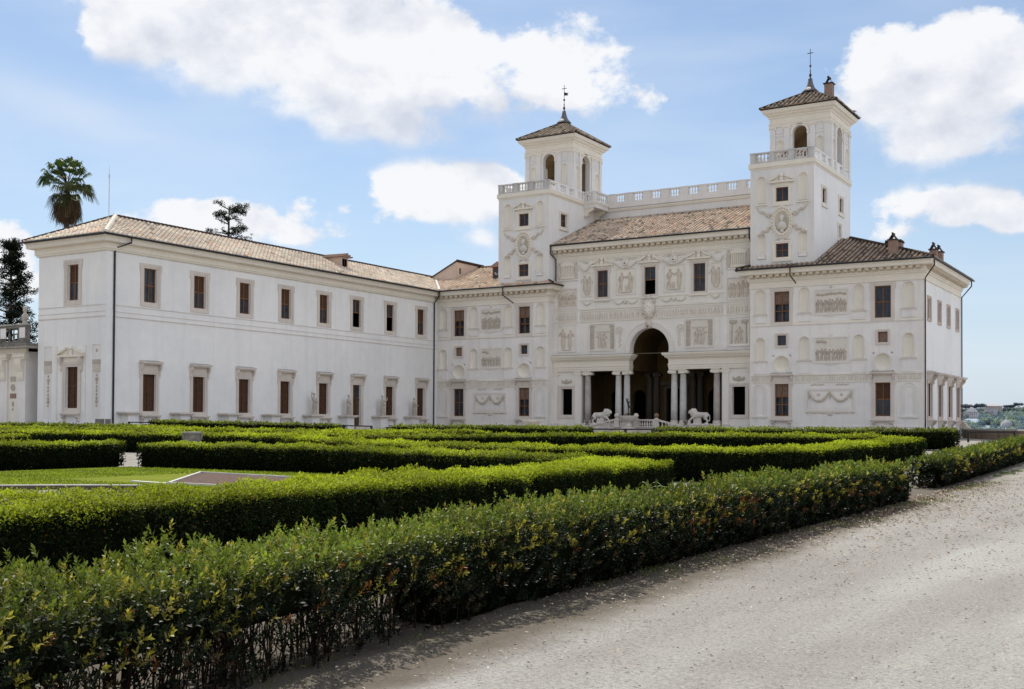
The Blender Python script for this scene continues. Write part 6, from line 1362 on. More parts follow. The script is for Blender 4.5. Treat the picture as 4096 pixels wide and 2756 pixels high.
# the row along the gravel path, seen close up: stems, dense top, sparse foot
def near_hedge(label, poly, width, h, sparse, name='hedge', sprig_dens=1.):
    Q, T, S = resample(poly); mid = Q[len(Q) // 2]; root = empty(name, (float(mid[0]), float(mid[1]), gz(*mid)), label, 'hedge', 'loose hedges along the gravel path')
    V = []; C = []
    cuts = np.arange(0, S[-1] + .01, 1.0)
    for a, b_ in zip(cuts, cuts[1:]):
        sub, _ = interp(Q, T, S, np.linspace(a, b_, 5)); d = max(6., np.linalg.norm(sub.mean(0) - CAM[:2])); sp = sparse(sub[2])
        k = np.clip(d / 9., 1, 3.2); nsp = int((width + 1.9 * h) * (b_ - a) * 500 * sprig_dens / k ** 1.2); NL = 9
        P, nrm, z, kind, dep = hedge_surface(sub, width, h, nsp, .10, ends=(a == 0 or b_ > S[-1] - 1.2), taper=.26)
        if not (a == 0 or b_ > S[-1] - 1.2): pass
        pk = np.where(kind == 0, 1., np.where(z > .62, 1., (1 - sp) + sp * (np.clip((z - .02) / .60, 0, 1) ** 1.1 * .70 + .30)))
        clump = .5 + .5 * np.sin(P[:, 0] * 3.1 + P[:, 1] * 2.7) * np.sin(P[:, 2] * 6 + P[:, 1] * 1.9)
        pk = np.where((kind > 0) & (z < .60), pk * (.45 + .9 * clump), pk)
        kp = np.random.rand(nsp) < pk; P, nrm, z, kind, dep = P[kp], nrm[kp], z[kp], kind[kp], dep[kp]; n = len(P)
        # a further set of sprigs inside the body so that it reads as full
        ax = nrm * .55 + np.array((0, 0, .60)) + rnd_unit(n) * .5; ax /= np.linalg.norm(ax, axis=1)[:, None]
        P = P + nrm * (np.random.rand(n, 1) ** 3 * .10); sl = np.random.uniform(.04, .095, n) * (1 + .12 * (k - 1)); Lf = .034 * k ** .7
        e1 = np.cross(ax, rnd_unit(n)); e1 /= np.linalg.norm(e1, axis=1)[:, None]; e2 = np.cross(ax, e1)
        base = hedge_colors(P, z, kind, dep, (.155, .205, .030), .0)
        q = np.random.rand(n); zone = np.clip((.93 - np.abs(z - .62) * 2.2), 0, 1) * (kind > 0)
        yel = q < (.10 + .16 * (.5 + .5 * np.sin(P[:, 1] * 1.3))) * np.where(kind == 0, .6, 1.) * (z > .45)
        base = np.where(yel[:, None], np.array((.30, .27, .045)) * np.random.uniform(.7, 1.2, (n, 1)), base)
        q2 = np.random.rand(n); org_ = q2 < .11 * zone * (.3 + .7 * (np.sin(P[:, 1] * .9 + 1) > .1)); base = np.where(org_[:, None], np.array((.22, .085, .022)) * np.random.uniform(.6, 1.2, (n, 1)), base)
        dry = (np.random.rand(n) < .12) & (z < .5) & (kind > 0); base = np.where(dry[:, None], np.array((.085, .055, .026)), base); base = base * np.where(kind > 0, .55 + .45 * np.clip(z / .7, 0, 1), 1.)[:, None]  # sides darkened towards the ground, shade put into the leaf colour
        for j in range(NL):
            f = (j + .6) / NL; ph = j * 2.4; tip = (j == NL - 1)
            rad = e1 * cos(ph) + e2 * sin(ph); la = ax * (.55 + .5 * f) + rad * (1.0 - .6 * f) + rnd_unit(n) * .18; la /= np.linalg.norm(la, axis=1)[:, None]
            pos = P + ax * (sl * f)[:, None]
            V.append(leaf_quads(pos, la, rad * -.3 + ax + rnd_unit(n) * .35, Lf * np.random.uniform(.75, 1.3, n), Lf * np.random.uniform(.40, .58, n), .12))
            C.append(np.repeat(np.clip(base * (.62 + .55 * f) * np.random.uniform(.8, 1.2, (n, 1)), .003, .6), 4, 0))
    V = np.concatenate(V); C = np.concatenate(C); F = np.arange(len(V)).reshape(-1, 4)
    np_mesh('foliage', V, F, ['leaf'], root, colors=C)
    # stems
    mb = MB().mat('stem'); rn = random.Random(len(poly)); n = int(S[-1] * 52)
    for i in range(n):
        s = rn.uniform(0, S[-1]); q, t = interp(Q, T, S, np.array([s])); q = q[0]; t = t[0]; r = (t[1], -t[0]); d = np.linalg.norm(q - CAM[:2])
        if rn.random() > max(.12, sparse(q)) : continue
        o = min(.34, max(-.34, rn.gauss(0, .18))) * width; bx, by = q[0] + r[0] * o, q[1] + r[1] * o; zz = gz(bx, by); th = rn.choice((rn.uniform(.0035, .007), rn.uniform(.004, .008), rn.uniform(.008, .015)))
        kl = .35 + .65 * sparse(q); lx, ly = rn.gauss(0, .12) * kl, rn.gauss(0, .12) * kl; H = h * rn.uniform(.6, .95)
        mb.tube([(bx, by, zz - .03), (bx + lx * .3 + rn.gauss(0, .02), by + ly * .3, zz + H * .35), (bx + lx * .7, by + ly * .7 + rn.gauss(0, .02), zz + H * .7), (bx + lx * 1.3, by + ly * 1.3, zz + H)], [th, th * .85, th * .6, th * .3], 4)
        for j in range(2):
            z0 = rn.uniform(.10, .6); k = z0; sx, sy = bx + lx * k, by + ly * k; a = rn.uniform(0, 6.28); l = rn.uniform(.12, .34)
            mb.tube([(sx, sy, zz + H * z0), (sx + l * .5 * cos(a), sy + l * .5 * sin(a), zz + H * z0 + l * .45), (sx + l * .75 * cos(a), sy + l * .75 * sin(a), zz + H * z0 + l * 1.05)], [th * .55, th * .4, th * .2], 3)
    mb.build('stems', root)
    # near-black solids standing in for the shaded inner twigs
    dense = [p for p in resample(trim(poly, .35), .5)[0] if sparse(p) < .45]; cv, cf = core(trim(poly, .3), width, h, h * .50, .22, .18)
    if len(dense) > 3: cv2, cf2 = core(dense, width * .86, h, .02, .12, .2); cf = np.concatenate([cf, cf2 + len(cv)]); cv = np.concatenate([cv, cv2])
    np_mesh('shade_core', cv, cf, ['hedge_core'], root)
    return root
near_hedge('foremost hedge along the gravel path, bare stems low down and bronze tinged leaves', [(44.3, -104.5), (43.55, -100.2), (43.12, -97), (42.86, -90), (42.72, -84), (42.6, -77.8)], .86, .74,
           lambda p: float(1 - S3((p[1] + 99.8) / 5.0) * .92))
near_hedge('loose hedge continuing along the gravel path beyond the gap, running out at the right edge', [(42.25, -73.6), (42.25, -66), (42.3, -52)], .9, .70, lambda p: .1, sprig_dens=.9)

# litter, pebbles and grass tufts on the path
def litter():
    n = 15000; Y = -104.5 + np.random.rand(n) ** 1.25 * 34; X = 43.1 + np.abs(np.random.randn(n)) * np.where(np.random.rand(n) < .45, .55, 2.6) - .35
    kx = X < 56; X, Y = X[kx], Y[kx]; n = len(X); a = np.random.rand(n) * 6.283
    d = np.hypot(X - CAM[0], Y - CAM[1]); Ls = np.random.uniform(.016, .046, n) * np.clip(d / 12, .8, 1.6)
    P = np.stack([X, Y, g(X, Y) + np.random.uniform(.012, .035, n)], 1); ax = np.stack([np.cos(a), np.sin(a), np.random.randn(n) * .22], 1); ax /= np.linalg.norm(ax, axis=1)[:, None]
    V = leaf_quads(P, ax, np.array((0, 0, 1.)) + rnd_unit(n) * .45, Ls, Ls * np.random.uniform(.25, .55, n), .2)
    pal = np.array([(.42, .34, .25), (.30, .20, .12), (.50, .43, .35), (.17, .10, .06), (.36, .30, .20)]); C = pal[np.random.randint(0, 5, n)] * np.random.uniform(.7, 1.2, (n, 1))
    o = np_mesh('leaf_litter', V, np.arange(len(V)).reshape(-1, 4), ['chips'], org=(44, -90, -.6), colors=np.repeat(C, 4, 0)); tag(o, 'dry leaves and chips scattered on the gravel beside the foremost hedge', 'leaf litter', None, 'stuff')
    n = 5200; Y = -104 + np.random.rand(n) ** 1.3 * 28; X = 43.4 + np.random.rand(n) * 9; V = []; F = []; C = []
    base = np.array([(1, 0, 0), (0, 1, 0), (-1, 0, 0), (0, -1, 0), (0, 0, .8)]); fc = np.array([(0, 1, 4, 4), (1, 2, 4, 4), (2, 3, 4, 4), (3, 0, 4, 4)])
    s = np.random.uniform(.004, .012, n) * np.where(np.random.rand(n) < .02, 1.8, 1)
    V = np.stack([X, Y, g(X, Y) + .004], 1)[:, None, :] + base[None] * s[:, None, None] * np.random.uniform(.7, 1.3, (n, 1, 3)); F = (fc[None] + (np.arange(n) * 5)[:, None, None])[:, :, :3].reshape(-1, 3)
    C = np.repeat(np.random.uniform(.7, 1.3, (n, 1)) * np.where(np.random.rand(n, 1) < .45, .15, .33) * np.array((1, .95, .88)), 5, 0)
    o = np_mesh('pebbles', V.reshape(-1, 3), F, ['chips'], org=(46, -90, -.6), colors=C); tag(o, 'small grey and pale pebbles strewn over the gravel path', 'pebbles', None, 'stuff')
    n = 9000; Y = -104 + np.random.rand(n) * 52; X = 43.45 + np.abs(np.random.randn(n)) * .42 - .25 - .010 * (Y + 104); cl = np.sin(X * 3.3 + Y * 1.7) * np.sin(Y * 2.6) > .25; X, Y = X[cl], Y[cl]; n = len(X)
    d = np.hypot(X - CAM[0], Y - CAM[1]); P = np.stack([X, Y, g(X, Y)], 1); ax = rnd_unit(n) * .6 + np.array((0, 0, 1.)); ax /= np.linalg.norm(ax, axis=1)[:, None]
    V = leaf_quads(P, ax, rnd_unit(n), np.random.uniform(.03, .075, n), np.clip(.0006 * d, .006, .03) * np.ones(n), 0); C = np.repeat(np.array((.11, .14, .03)) * np.random.uniform(.6, 1.5, (n, 1)), 4, 0)
    o = np_mesh('grass', V, np.arange(len(V)).reshape(-1, 4), ['leaf'], org=(43, -80, -.6), colors=C); tag(o, 'thin tufts of grass at the foot of the foremost hedge', 'grass', None, 'stuff')
litter()
def lawn_grass():
    n = 90000; X = np.random.uniform(16.4, 38, n); Y = np.random.uniform(-95, -77, n); P = lawn_poly; ins = np.zeros(n, bool)
    for (x0, y0), (x1, y1) in zip(P, P[1:] + P[:1]):
        c_ = ((y0 > Y) != (y1 > Y)); ins ^= c_ & (X < (x1 - x0) * (Y - y0) / (y1 - y0 + 1e-12) + x0)
    bed = (X > 21.8) & (X < 29.0) & (Y > -84.1) & (Y < -78.8); ins &= ~bed; X, Y = X[ins], Y[ins]; n = len(X)
    ax = rnd_unit(n) * .7 + np.array((0, 0, 1.)); ax /= np.linalg.norm(ax, axis=1)[:, None]; q = np.sin(X * 1.3 + Y * .7) * np.sin(Y * 1.9 - X * .5)
    C = np.array((.15, .20, .018)) * (1 + .25 * q[:, None]) * np.random.uniform(.6, 1.5, (n, 1)); C = np.where(np.random.rand(n, 1) < .05, np.array((.35, .33, .20)), C)
    V = leaf_quads(np.stack([X, Y, g(X, Y) + .07], 1), ax, rnd_unit(n), np.random.uniform(.03, .075, n), np.full(n, .022), 0)
    o = np_mesh('grass', V, np.arange(len(V)).reshape(-1, 4), ['leaf_clipped'], org=(25, -82, -.6), colors=np.repeat(C, 4, 0)); tag(o, 'short bright green grass of the lawn at the left', 'grass', None, 'stuff')
lawn_grass()
# weed sticking out of the foremost hedge
w = empty('weed', (42.5, -90.8, .3), 'pale green arching grass blades sticking up out of the foremost hedge', 'plant')
mb = MB(); M['weed'] = plain('weed', (.20, .27, .06), .6); mb.mat('weed')
for dx, dy, hh, l in ((.16, .02, .16, .30), (-.14, .0, .15, .26), (.22, .06, .06, .26), (-.03, .0, .20, .12)):
    pts = [(42.5 + dx * .8 * k, -90.8 + dy * k, .22 + hh * 1.5 * k - hh * 1.05 * k * k) for k in (0, .4, .8, 1.2, 1.6)]
    V_ = []
    for i, p in enumerate(pts): wd = .010 * (1 - i / 4.4); V_ += [(p[0], p[1] - wd, p[2]), (p[0], p[1] + wd, p[2] + .004)]
    mb.add(V_, [(2 * i, 2 * i + 2, 2 * i + 3, 2 * i + 1) for i in range(4)])
mb.build('blades', w)

# ------------------------------------------------------------------ railings, parapet, stair
def railing(label, pts, h, z0=None, mid=True):
    a = pts[0]; t = empty('railing', (a[0], a[1], gz(*a)), label, 'railing', 'low black barriers at the garden gaps'); mb = MB().mat('iron')
    mb.tube([(x, y, gz(x, y) + h) for x, y in pts], .045, 6); mb.build('bar', t)
    for x, y in pts: p = MB().mat('iron'); p.box(x - .06, x + .06, y - .06, y + .06, gz(x, y) - .05, gz(x, y) + h + .04); p.build('post', t)
railing('black rail between two farthest hedges, before the stairs of the loggia', [(18.9, -47.3), (21.0, -47.3), (22.6, -47.3), (24.6, -50.4)][:3], .86)
railing('black rail closing the gap before the wing door', [(-1.0, -44.8), (1.35, -44.8)], .86)
railing('short black rail stub beside the slender statue pedestal', [(2.7, -44.9), (3.5, -44.9)], .80)
railing('short black rail at the left by the near corner of the wing', [(-19.6, -46.9), (-17.5, -46.7)], .74)
railing('black metal rail on the gravel at the right in front of the dark parapet', [(33.9, -20), (36.85, -20)], .72)
pp = empty('parapet', (28, 12, 0), 'low dark weathered stone parapet at the right edge beyond the gravel', 'wall')
mb = MB(); path = [(26.95, 16.9), (28.3, 12.6), (33.5, -2.0), (38.5, -16), (46, -30)]
mb.mat('parapet_stone'); mb.sweep(path[::-1] if False else path, [(-.35, -.8), (.0, -.8), (.0, .78), (-.35, .78)]); mb.mat('ledge'); mb.sweep(path, [(-.42, .78), (.08, .78), (.08, .92), (-.42, .92)]); mb.build('wall', pp)
mb = MB().mat('trim'); mb.prism([(26.76, .925), (27.75, .925), (27.68, 1.06), (27.45, 1.16), (27.3, 1.36), (27.1, 1.60), (26.76, 1.74)], 16.6, 16.9); mb.build('scroll', pp)
mb = MB().mat('white_kerb'); mb.box(33.9, 40.5, -1.2, -.9, -.1, .22); o = mb.build('stone_kerb'); tag(o, 'long low white stone kerb block behind the right railing', 'kerb')
bn = empty('stone_bench', (28.0, 8.0, 0), 'small stone bench with scroll legs against the side wall of the palace', 'bench')
mb = MB().mat('trim'); mb.box(27.0, 28.1, 6.4, 8.6, .48, .62); mb.build('seat', bn)
for y in (6.8, 7.5, 8.2): l = MB().mat('trim'); l.lathe(27.8, y, [(.12, 0), (.14, .12), (.07, .24), (.12, .38), (.13, .48)], 10); l.build('leg', bn)
stair = empty('double_stair', (0, -1.5, 0), 'stone double stair with balustrades and ball finials leading up to the loggia', 'staircase')
mb = MB().mat('trim'); mb.box(-2.3, 2.55, -2.2, .5, -.1, .80)
for s in (-1, 1):
    for i in range(6): a = 2.3 + i * .5 if s < 0 else 2.55 + i * .46; mb.box(min(s * a, s * (a + .5)), max(s * a, s * (a + .5)), -2.1, -.4, -.1, .80 - .13 * (i + 1))
mb.build('steps', stair)
mb = MB(); balustrade(mb, (-2.25, -2.05), (2.5, -2.05), .86, 1.68, 2, 6, .55, .26, 'marble'); mb.build('balustrade', stair)
for s in (-1, 1):
    mb = MB().mat('marble'); x0 = s * 2.3; x1 = s * 5.05; n = 7; tilt = .62
    mb.prism([(x0, .86), (x1, .30), (x1, .18), (x0, .66)] if s < 0 else [(x0, .66), (x1, .18), (x1, .30), (x0, .86)], -2.17, -1.93)
    mb.prism([(x0, 1.70), (x1, 1.06), (x1, .92), (x0, 1.54)] if s < 0 else [(x0, 1.54), (x1, .92), (x1, 1.06), (x0, 1.70)], -2.20, -1.90)
    for i in range(n):
        f = (i + .5) / n; x = x0 + (x1 - x0) * f; zb = .86 - .56 * f; zt = 1.55 - .62 * f; H = zt - zb
        mb.lathe(x, -2.05, [(.09, zb), (.05, zb + .12 * H), (.10, zb + .36 * H), (.045, zb + .72 * H), (.085, zb + .93 * H), (.085, zt)], 7)
    mb.box(min(x1, x1 + s * .45), max(x1, x1 + s * .45), -2.28, -1.82, -.1, 1.0); mb.box(min(x1 - s * .04, x1 + s * .50), max(x1 - s * .04, x1 + s * .50), -2.33, -1.77, 1.0, 1.08); mb.build('balustrade', stair)
for x, y, m_ in ((-2.0, -2.05, 'marble'), (.12, -2.05, 'marble'), (2.28, -2.05, 'ball_brown'), (-2.0, .1, 'ball_brown'), (-5.3, -2.05, 'grey_stone'), (5.3, -2.05, 'grey_stone')):
    z = 1.66 if abs(x) < 4 else 1.08; mb = MB().mat('marble' if m_ != 'grey_stone' else m_); mb.lathe(x, y, [(.24, z), (.22, z + .08), (.10, z + .14), (.10, z + .18)], 14)
    if y > 0: mb.box(x - .27, x + .27, y - .27, y + .27, .8, 1.66)
    mb.mat(m_); mb.smooth = True; mb.ell((x, y, z + .38), (.24, .24, .24), 14, 10); mb.build('ball_finial', stair)
# ------------------------------------------------------------------ trees
def clump_leaves(centres, radii, n_per, size, cols, flat=.6, seed=1):
    rs = np.random.RandomState(seed); V = []; C = []
    for (c, r) in zip(centres, radii):
        n = int(n_per * r * r); d = rs.randn(n, 3); d /= np.linalg.norm(d, axis=1)[:, None]; P = np.array(c) + d * (rs.rand(n, 1) ** .45) * np.array((r, r, r * flat))
        ax = d * .5 + rs.randn(n, 3) * .6; ax /= np.linalg.norm(ax, axis=1)[:, None]
        V.append(leaf_quads(P, ax, rs.randn(n, 3), size * rs.uniform(.6, 1.4, n), size * rs.uniform(.45, .8, n), .1))
        base = np.array(cols[rs.randint(len(cols))]); sh = np.clip(.65 + .5 * d[:, 2:3], .3, 1.2); C.append(np.repeat(base * sh * rs.uniform(.6, 1.3, (n, 1)), 4, 0))
    return np.concatenate(V), np.clip(np.concatenate(C), .002, .6)
def tree_part(root, V, C, mat='far_leaf', name='crown'): return np_mesh(name, V, np.arange(len(V)).reshape(-1, 4), [mat], root, colors=C)
# fan palm
X, Y_ = -40.7, -36.5; zt = 22.6
pm = empty('palm_tree', (X, Y_, 0), 'tall fan palm with a brown skirt of dead fronds behind the wing roof', 'tree')
mb = MB().mat('bark'); mb.tube([(X - .25, Y_, 0), (X - .12, Y_, 10), (X - .05, Y_, 17), (X, Y_, zt)], [.34, .26, .23, .22], 10); mb.build('trunk', pm)
rs = np.random.RandomState(4); Vs = []; Cs = []; ST = MB().mat('stem')
def frond(p, d, Ls, colr, droop, nb=22, spread=2.5):
    """fan leaf: petiole and radiating drooping blades"""
    d = np.array(d, float); d /= np.linalg.norm(d); tip = np.array(p) + d * Ls; side = np.cross(d, (0, 0, 1)); side /= np.linalg.norm(side) + 1e-6; up = np.cross(side, d)
    ST.tube([tuple(p), tuple((np.array(p) + tip) / 2 + np.array((0, 0, .06))), tuple(tip)], [.035, .03, .02], 4)
    for i in range(nb):
        a = (i / (nb - 1) - .5) * spread; dr = d * cos(a) + side * sin(a) + up * .25; dr /= np.linalg.norm(dr); L_ = 1.15 * (1 - .25 * abs(a) / 1.3) * rs.uniform(.85, 1.15); w = .055
        L_ *= 1.15; m1 = tip + dr * L_ * .55 + up * .05; e = m1 + (dr * .45 + np.array((0, 0, -droop))) * L_ * .75
        pr = np.cross(dr, up); pr /= np.linalg.norm(pr) + 1e-6
        Vs.extend([tip, m1 + pr * w, m1 - pr * w, tip + pr * .002]); Vs.extend([m1 + pr * w, e + pr * .012, e - pr * .012, m1 - pr * w]); c = np.array(colr) * rs.uniform(.7, 1.3); Cs.extend([c] * 8)
for i in range(40):
    el = math.radians(rs.uniform(-25, 80)); az = i * 2.4 + rs.uniform(-.3, .3)
    d = (cos(el) * cos(az), cos(el) * sin(az), sin(el)); frond((X, Y_, zt + .1), d, rs.uniform(1.35, 1.9), (.045, .078, .022) if el > -.1 else (.075, .085, .03), .55 if el > .3 else .85)
for i in range(58):
    el = math.radians(rs.uniform(-84, -35)); az = i * 2.4; q = rs.rand()
    frond((X, Y_, zt - q * 1.5), (cos(el) * cos(az), cos(el) * sin(az), sin(el)), rs.uniform(.7, 1.2) * (1 - .45 * q), (.085, .055, .028) if q > .25 else (.05, .055, .022), 1.0, 14, 1.9)
ST.build('petioles', pm); tree_part(pm, np.array(Vs), np.array(Cs), 'leaf', 'fronds')
# open dark conifer behind the wing
def conifer(x, y, z0, ztop, rad, label, dens, cols, levels, seed, lean=0., name='conifer_tree', csize=.16, shape=None, gap=.0):
    t = empty(name, (x, y, 0), label, 'tree'); rs = random.Random(seed); mb = MB().mat('bark'); H = ztop - z0
    mb.tube([(x, y, -1), (x + lean * .4, y, z0), (x + lean, y, ztop - .3)], [.34, .24, .05], 8); cs = []; rr = []
    for i in range(levels):
        f = (i + .5) / levels; z = z0 + H * f; R = rad * (shape(f) if shape else (1 - f * .6))
        for j in range(rs.randint(2, 4) if gap else 5):
            a = rs.uniform(0, 6.28); Lb = R * rs.uniform(.55, 1.05); xe, ye = x + lean * f + Lb * cos(a), y + Lb * sin(a); ze_ = z + rs.uniform(-.2, .45)
            mb.tube([(x + lean * f, y, z - .3), ((x + xe) / 2, (y + ye) / 2, z), (xe, ye, ze_)], [.07, .05, .02], 4)
            for k in range(6 if gap else 5):
                q = rs.uniform(.35, 1.12); cs.append((x + lean * f + (xe - x - lean * f) * q, y + (ye - y) * q, z + (ze_ - z) * q + rs.uniform(-.28, .38))); rr.append(rs.uniform(.20, .50) * (csize / .16) ** .5)
    mb.build('trunk', t); V, C = clump_leaves(cs, rr, dens, csize, cols, .55, seed); tree_part(t, V, C); return t
dk = [(.020, .030, .020), (.028, .042, .022), (.014, .020, .015)]
conifer(-40.9, -16.4, 16.5, 24.3, 2.7, 'dark open conifer with layered branches rising behind the wing roof', 420, dk, 15, 3, .2, csize=.13, shape=lambda f: 1.1 - .35 * f if f > .12 else .8, gap=1)
conifer(-46.6, -38.0, 2.5, 17.8, 4.0, 'tall dense dark cypress at the left edge behind the pavilion', 300, dk, 30, 8, 0, csize=.16, shape=lambda f: .10 + 1.12 * (1 - f) ** .85, name='cypress_tree')
conifer(-41.2, -36.0, 2.5, 11.2, 2.2, 'lower dark leafy tree squeezed between the cypress and the wing corner', 190, [(.035, .050, .028), (.05, .06, .035), (.02, .03, .02)], 12, 9, 0, csize=.20, shape=lambda f: .5 + .6 * sin(pi * f), name='shade_tree')

# ------------------------------------------------------------------ far hill, its haze painted in as blue-grey colours
def hill_z(x, y):
    d = (y - 700) / 470; return -45 + 64 * S3(d) * (1 + .05 * np.sin(x * .02) + .03 * np.sin(x * .047 + 1)) - 6
xs = np.linspace(-900, 700, 90); ys = np.linspace(420, 1700, 70); XX, YY = np.meshgrid(xs, ys); ZZ = hill_z(XX, YY); i = np.arange(len(xs) * len(ys)).reshape(len(ys), len(xs))
m, t, b = nt('hill_hazed'); L(t, ramp(t, noise(t, posmap(t), .02, 5), [(.3, (.22, .29, .36)), (.7, (.28, .35, .38))]).outputs[0], b.inputs['Base Color']); b.inputs['Roughness'].default_value = 1; M['hill_hazed'] = m  # green shifted to blue-grey, distance haze put into the colour
o = np_mesh('hills', np.stack([XX, YY, ZZ], -1).reshape(-1, 3), np.stack([i[:-1, :-1], i[:-1, 1:], i[1:, 1:], i[1:, :-1]], -1).reshape(-1, 4), ['hill_hazed'], org=(0, 0, 0), smooth=True); o['kind'] = 'structure'
plain('far_wall', (.46, .45, .47), .9, var=.12, scale=.2); plain('far_pink', (.48, .40, .38), .9, var=.12, scale=.2); plain('far_roof', (.40, .34, .34), .9); plain('far_window', (.26, .27, .32), .8); plain('far_dome', (.33, .34, .36), .8)
plain('far_wall_light', (.58, .56, .57), .9, var=.1, scale=.2)
cosd = lambda a, b_: a + (b_ - a) * random.random()
# woodland that reads as one mass
rs = np.random.RandomState(2); cs = []; rr = []
HS = [(-171.6, 1166, 3.6, 21.5), (-148.5, 1160, 16, 20.0), (-146, 1130, 13, 15.0), (-162.6, 1120, 14, 8.6), (-178, 1090, 8, 6.5), (-165, 1060, 6, 2.8), (-171.5, 1070, 5, 3.8), (-137.5, 1060, 4, .8), (-119.6, 1050, 13, 2.)]
for k in range(620):
    y = rs.uniform(880, 1172); tt = (y + 104) / 1284; x = 48.6 + tt * (rs.uniform(-190, -112) - 48.6); r_ = rs.uniform(2.8, 6.0); z_ = float(hill_z(x, y)) + 1.5; hid = False
    for hx, hy, hw, hz in HS:
        f = (hy + 104) / (y + 104)
        if f > 1.0 and abs(48.6 + (x - 48.6) * f - hx) < hw / 2 + r_ * .75 and 1 + (z_ + r_ * .8 - 1) * f > hz + .6: hid = True
    if hid: continue
    cs.append((x, y, z_)); rr.append(r_)
for k in range(70):   # rounded crowns on the crest
    x = -190 + k * 1.1 + rs.uniform(-.5, .5)
    if -173.5 < x < -169.8 or -157 < x < -140.2: continue
    cs.append((x, 1172 + rs.uniform(0, 10), 19.3 + rs.uniform(-1.2, 1.0))); rr.append(rs.uniform(2.2, 4.0))
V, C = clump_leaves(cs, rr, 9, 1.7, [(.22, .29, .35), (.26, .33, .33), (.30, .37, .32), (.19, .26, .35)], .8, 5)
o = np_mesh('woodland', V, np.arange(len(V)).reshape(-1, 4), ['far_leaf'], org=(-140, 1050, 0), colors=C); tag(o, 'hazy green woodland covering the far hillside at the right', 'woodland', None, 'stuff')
def far_house(label, x, y, zb, w, h, d, wallm, roof='hip', floors=2, cols_=5, extra=None, name='house'):
    t = empty(name, (x, y, zb), label, 'building', 'buildings on the far hill'); mb = MB().mat(wallm); mb.box(x - w / 2, x + w / 2, y, y + d, zb - 12, zb + h); mb.build('wall', t)
    r = MB().mat('far_roof')
    if roof == 'hip': r.add([(x - w / 2 - .6, y - .6, zb + h), (x + w / 2 + .6, y - .6, zb + h), (x + w / 2 + .6, y + d + .6, zb + h), (x - w / 2 - .6, y + d + .6, zb + h), (x - w / 4, y + d / 2, zb + h + w * .12), (x + w / 4, y + d / 2, zb + h + w * .12)], [(0, 1, 5, 4), (1, 2, 5), (2, 3, 4, 5), (3, 0, 4), (3, 2, 1, 0)])
    else: r.box(x - w / 2 - .5, x + w / 2 + .5, y - .5, y + d + .5, zb + h, zb + h + .7)
    r.build('roof', t)
    for f in range(floors):
        for c_ in range(cols_):
            wx = x - w / 2 + w * (c_ + .5) / cols_; wz = zb + h * (f + .35) / floors; p = MB().mat('far_window'); p.box(wx - w / cols_ * .17, wx + w / cols_ * .17, y - .12, y - .01, wz, wz + h / floors * .42); p.build('window', t)
    return t
far_house('small square lookout tower between pines on the far ridge', -171.6, 1166, 23.0, 3.2, 2.4, 3, 'far_pink', 'hip', 1, 2, name='tower')
far_house('broad pink villa with terraces on the crest of the far hill', -148.5, 1160, 20.2, 15, 3.4, 8, 'far_pink', 'hip', 2, 6, name='villa')
far_house('low grey wing below the pink hilltop villa', -146, 1130, 15.5, 12, 4.8, 8, 'far_wall', 'flat', 2, 5)
ch = far_house('pale grey church front with columns and a gabled top on the far hill', -162.6, 1120, 8.6, 13.0, 7.8, 9, 'far_wall_light', 'flat', 2, 6, name='church')
mb = MB().mat('far_wall_light'); mb.box(-167.2, -157.8, 1119.5, 1126, 16.9, 19.2); mb.prism([(-166.0, 19.2), (-158.6, 19.2), (-160.6, 20.6), (-161.4, 22.0), (-163.4, 22.0), (-164.2, 20.6)], 1119.6, 1121); mb.build('attic', ch)
for i in range(7): c_ = MB().mat('far_wall_light'); c_.tube([(-168.6 + i * 2.0, 1119.2, 8.2), (-168.6 + i * 2.0, 1119.2, 16.2)], .34, 6); c_.build('column', ch)
far_house('pinkish block of houses beside the palace corner on the far slope', -178.0, 1090, 7.2, 7.5, 4.2, 6, 'far_pink', 'flat', 2, 4)
far_house('small cream house with a red roof below the church on the far hill', -165.0, 1060, 3.4, 5.2, 3.4, 5, 'far_wall_light', 'hip', 2, 3)
far_house('small pale cottage among trees right of the church', -171.5, 1070, 4.6, 4.0, 2.6, 5, 'far_wall', 'hip', 1, 3)
cp = far_house('little domed bell turret among trees near the far dome', -137.5, 1060, 1.2, 3.0, 2.8, 3, 'far_wall_light', 'flat', 1, 2, name='bell_turret')
mb = MB().mat('far_dome'); mb.lathe(-137.5, 1061.5, [(1.5, 4.0), (1.35, 4.8), (.7, 5.6), (.12, 5.9), (.08, 6.9)], 12); mb.build('dome', cp)
dm = empty('church_dome', (-120.5, 1050, -4), 'large grey ribbed dome just entering at the right edge below the hill', 'building')
mb = MB().mat('far_dome'); mb.smooth = True; mb.lathe(-119.6, 1050, [(6.4, -5), (6.4, 0), (6.2, 2), (5.6, 4.2), (4.4, 6.4), (2.6, 8.0), (.8, 8.9), (.7, 10.6), (.1, 11.4)], 24); mb.smooth = False
for k in range(12): a = 2 * pi * k / 12; mb.tube([(-119.6 + r_ * 1.01 * cos(a), 1050 + r_ * 1.01 * sin(a), z_) for r_, z_ in ((6.4, 0), (6.2, 2), (5.6, 4.2), (4.4, 6.4), (2.6, 8.0))], .22, 5)
mb.build('dome', dm)
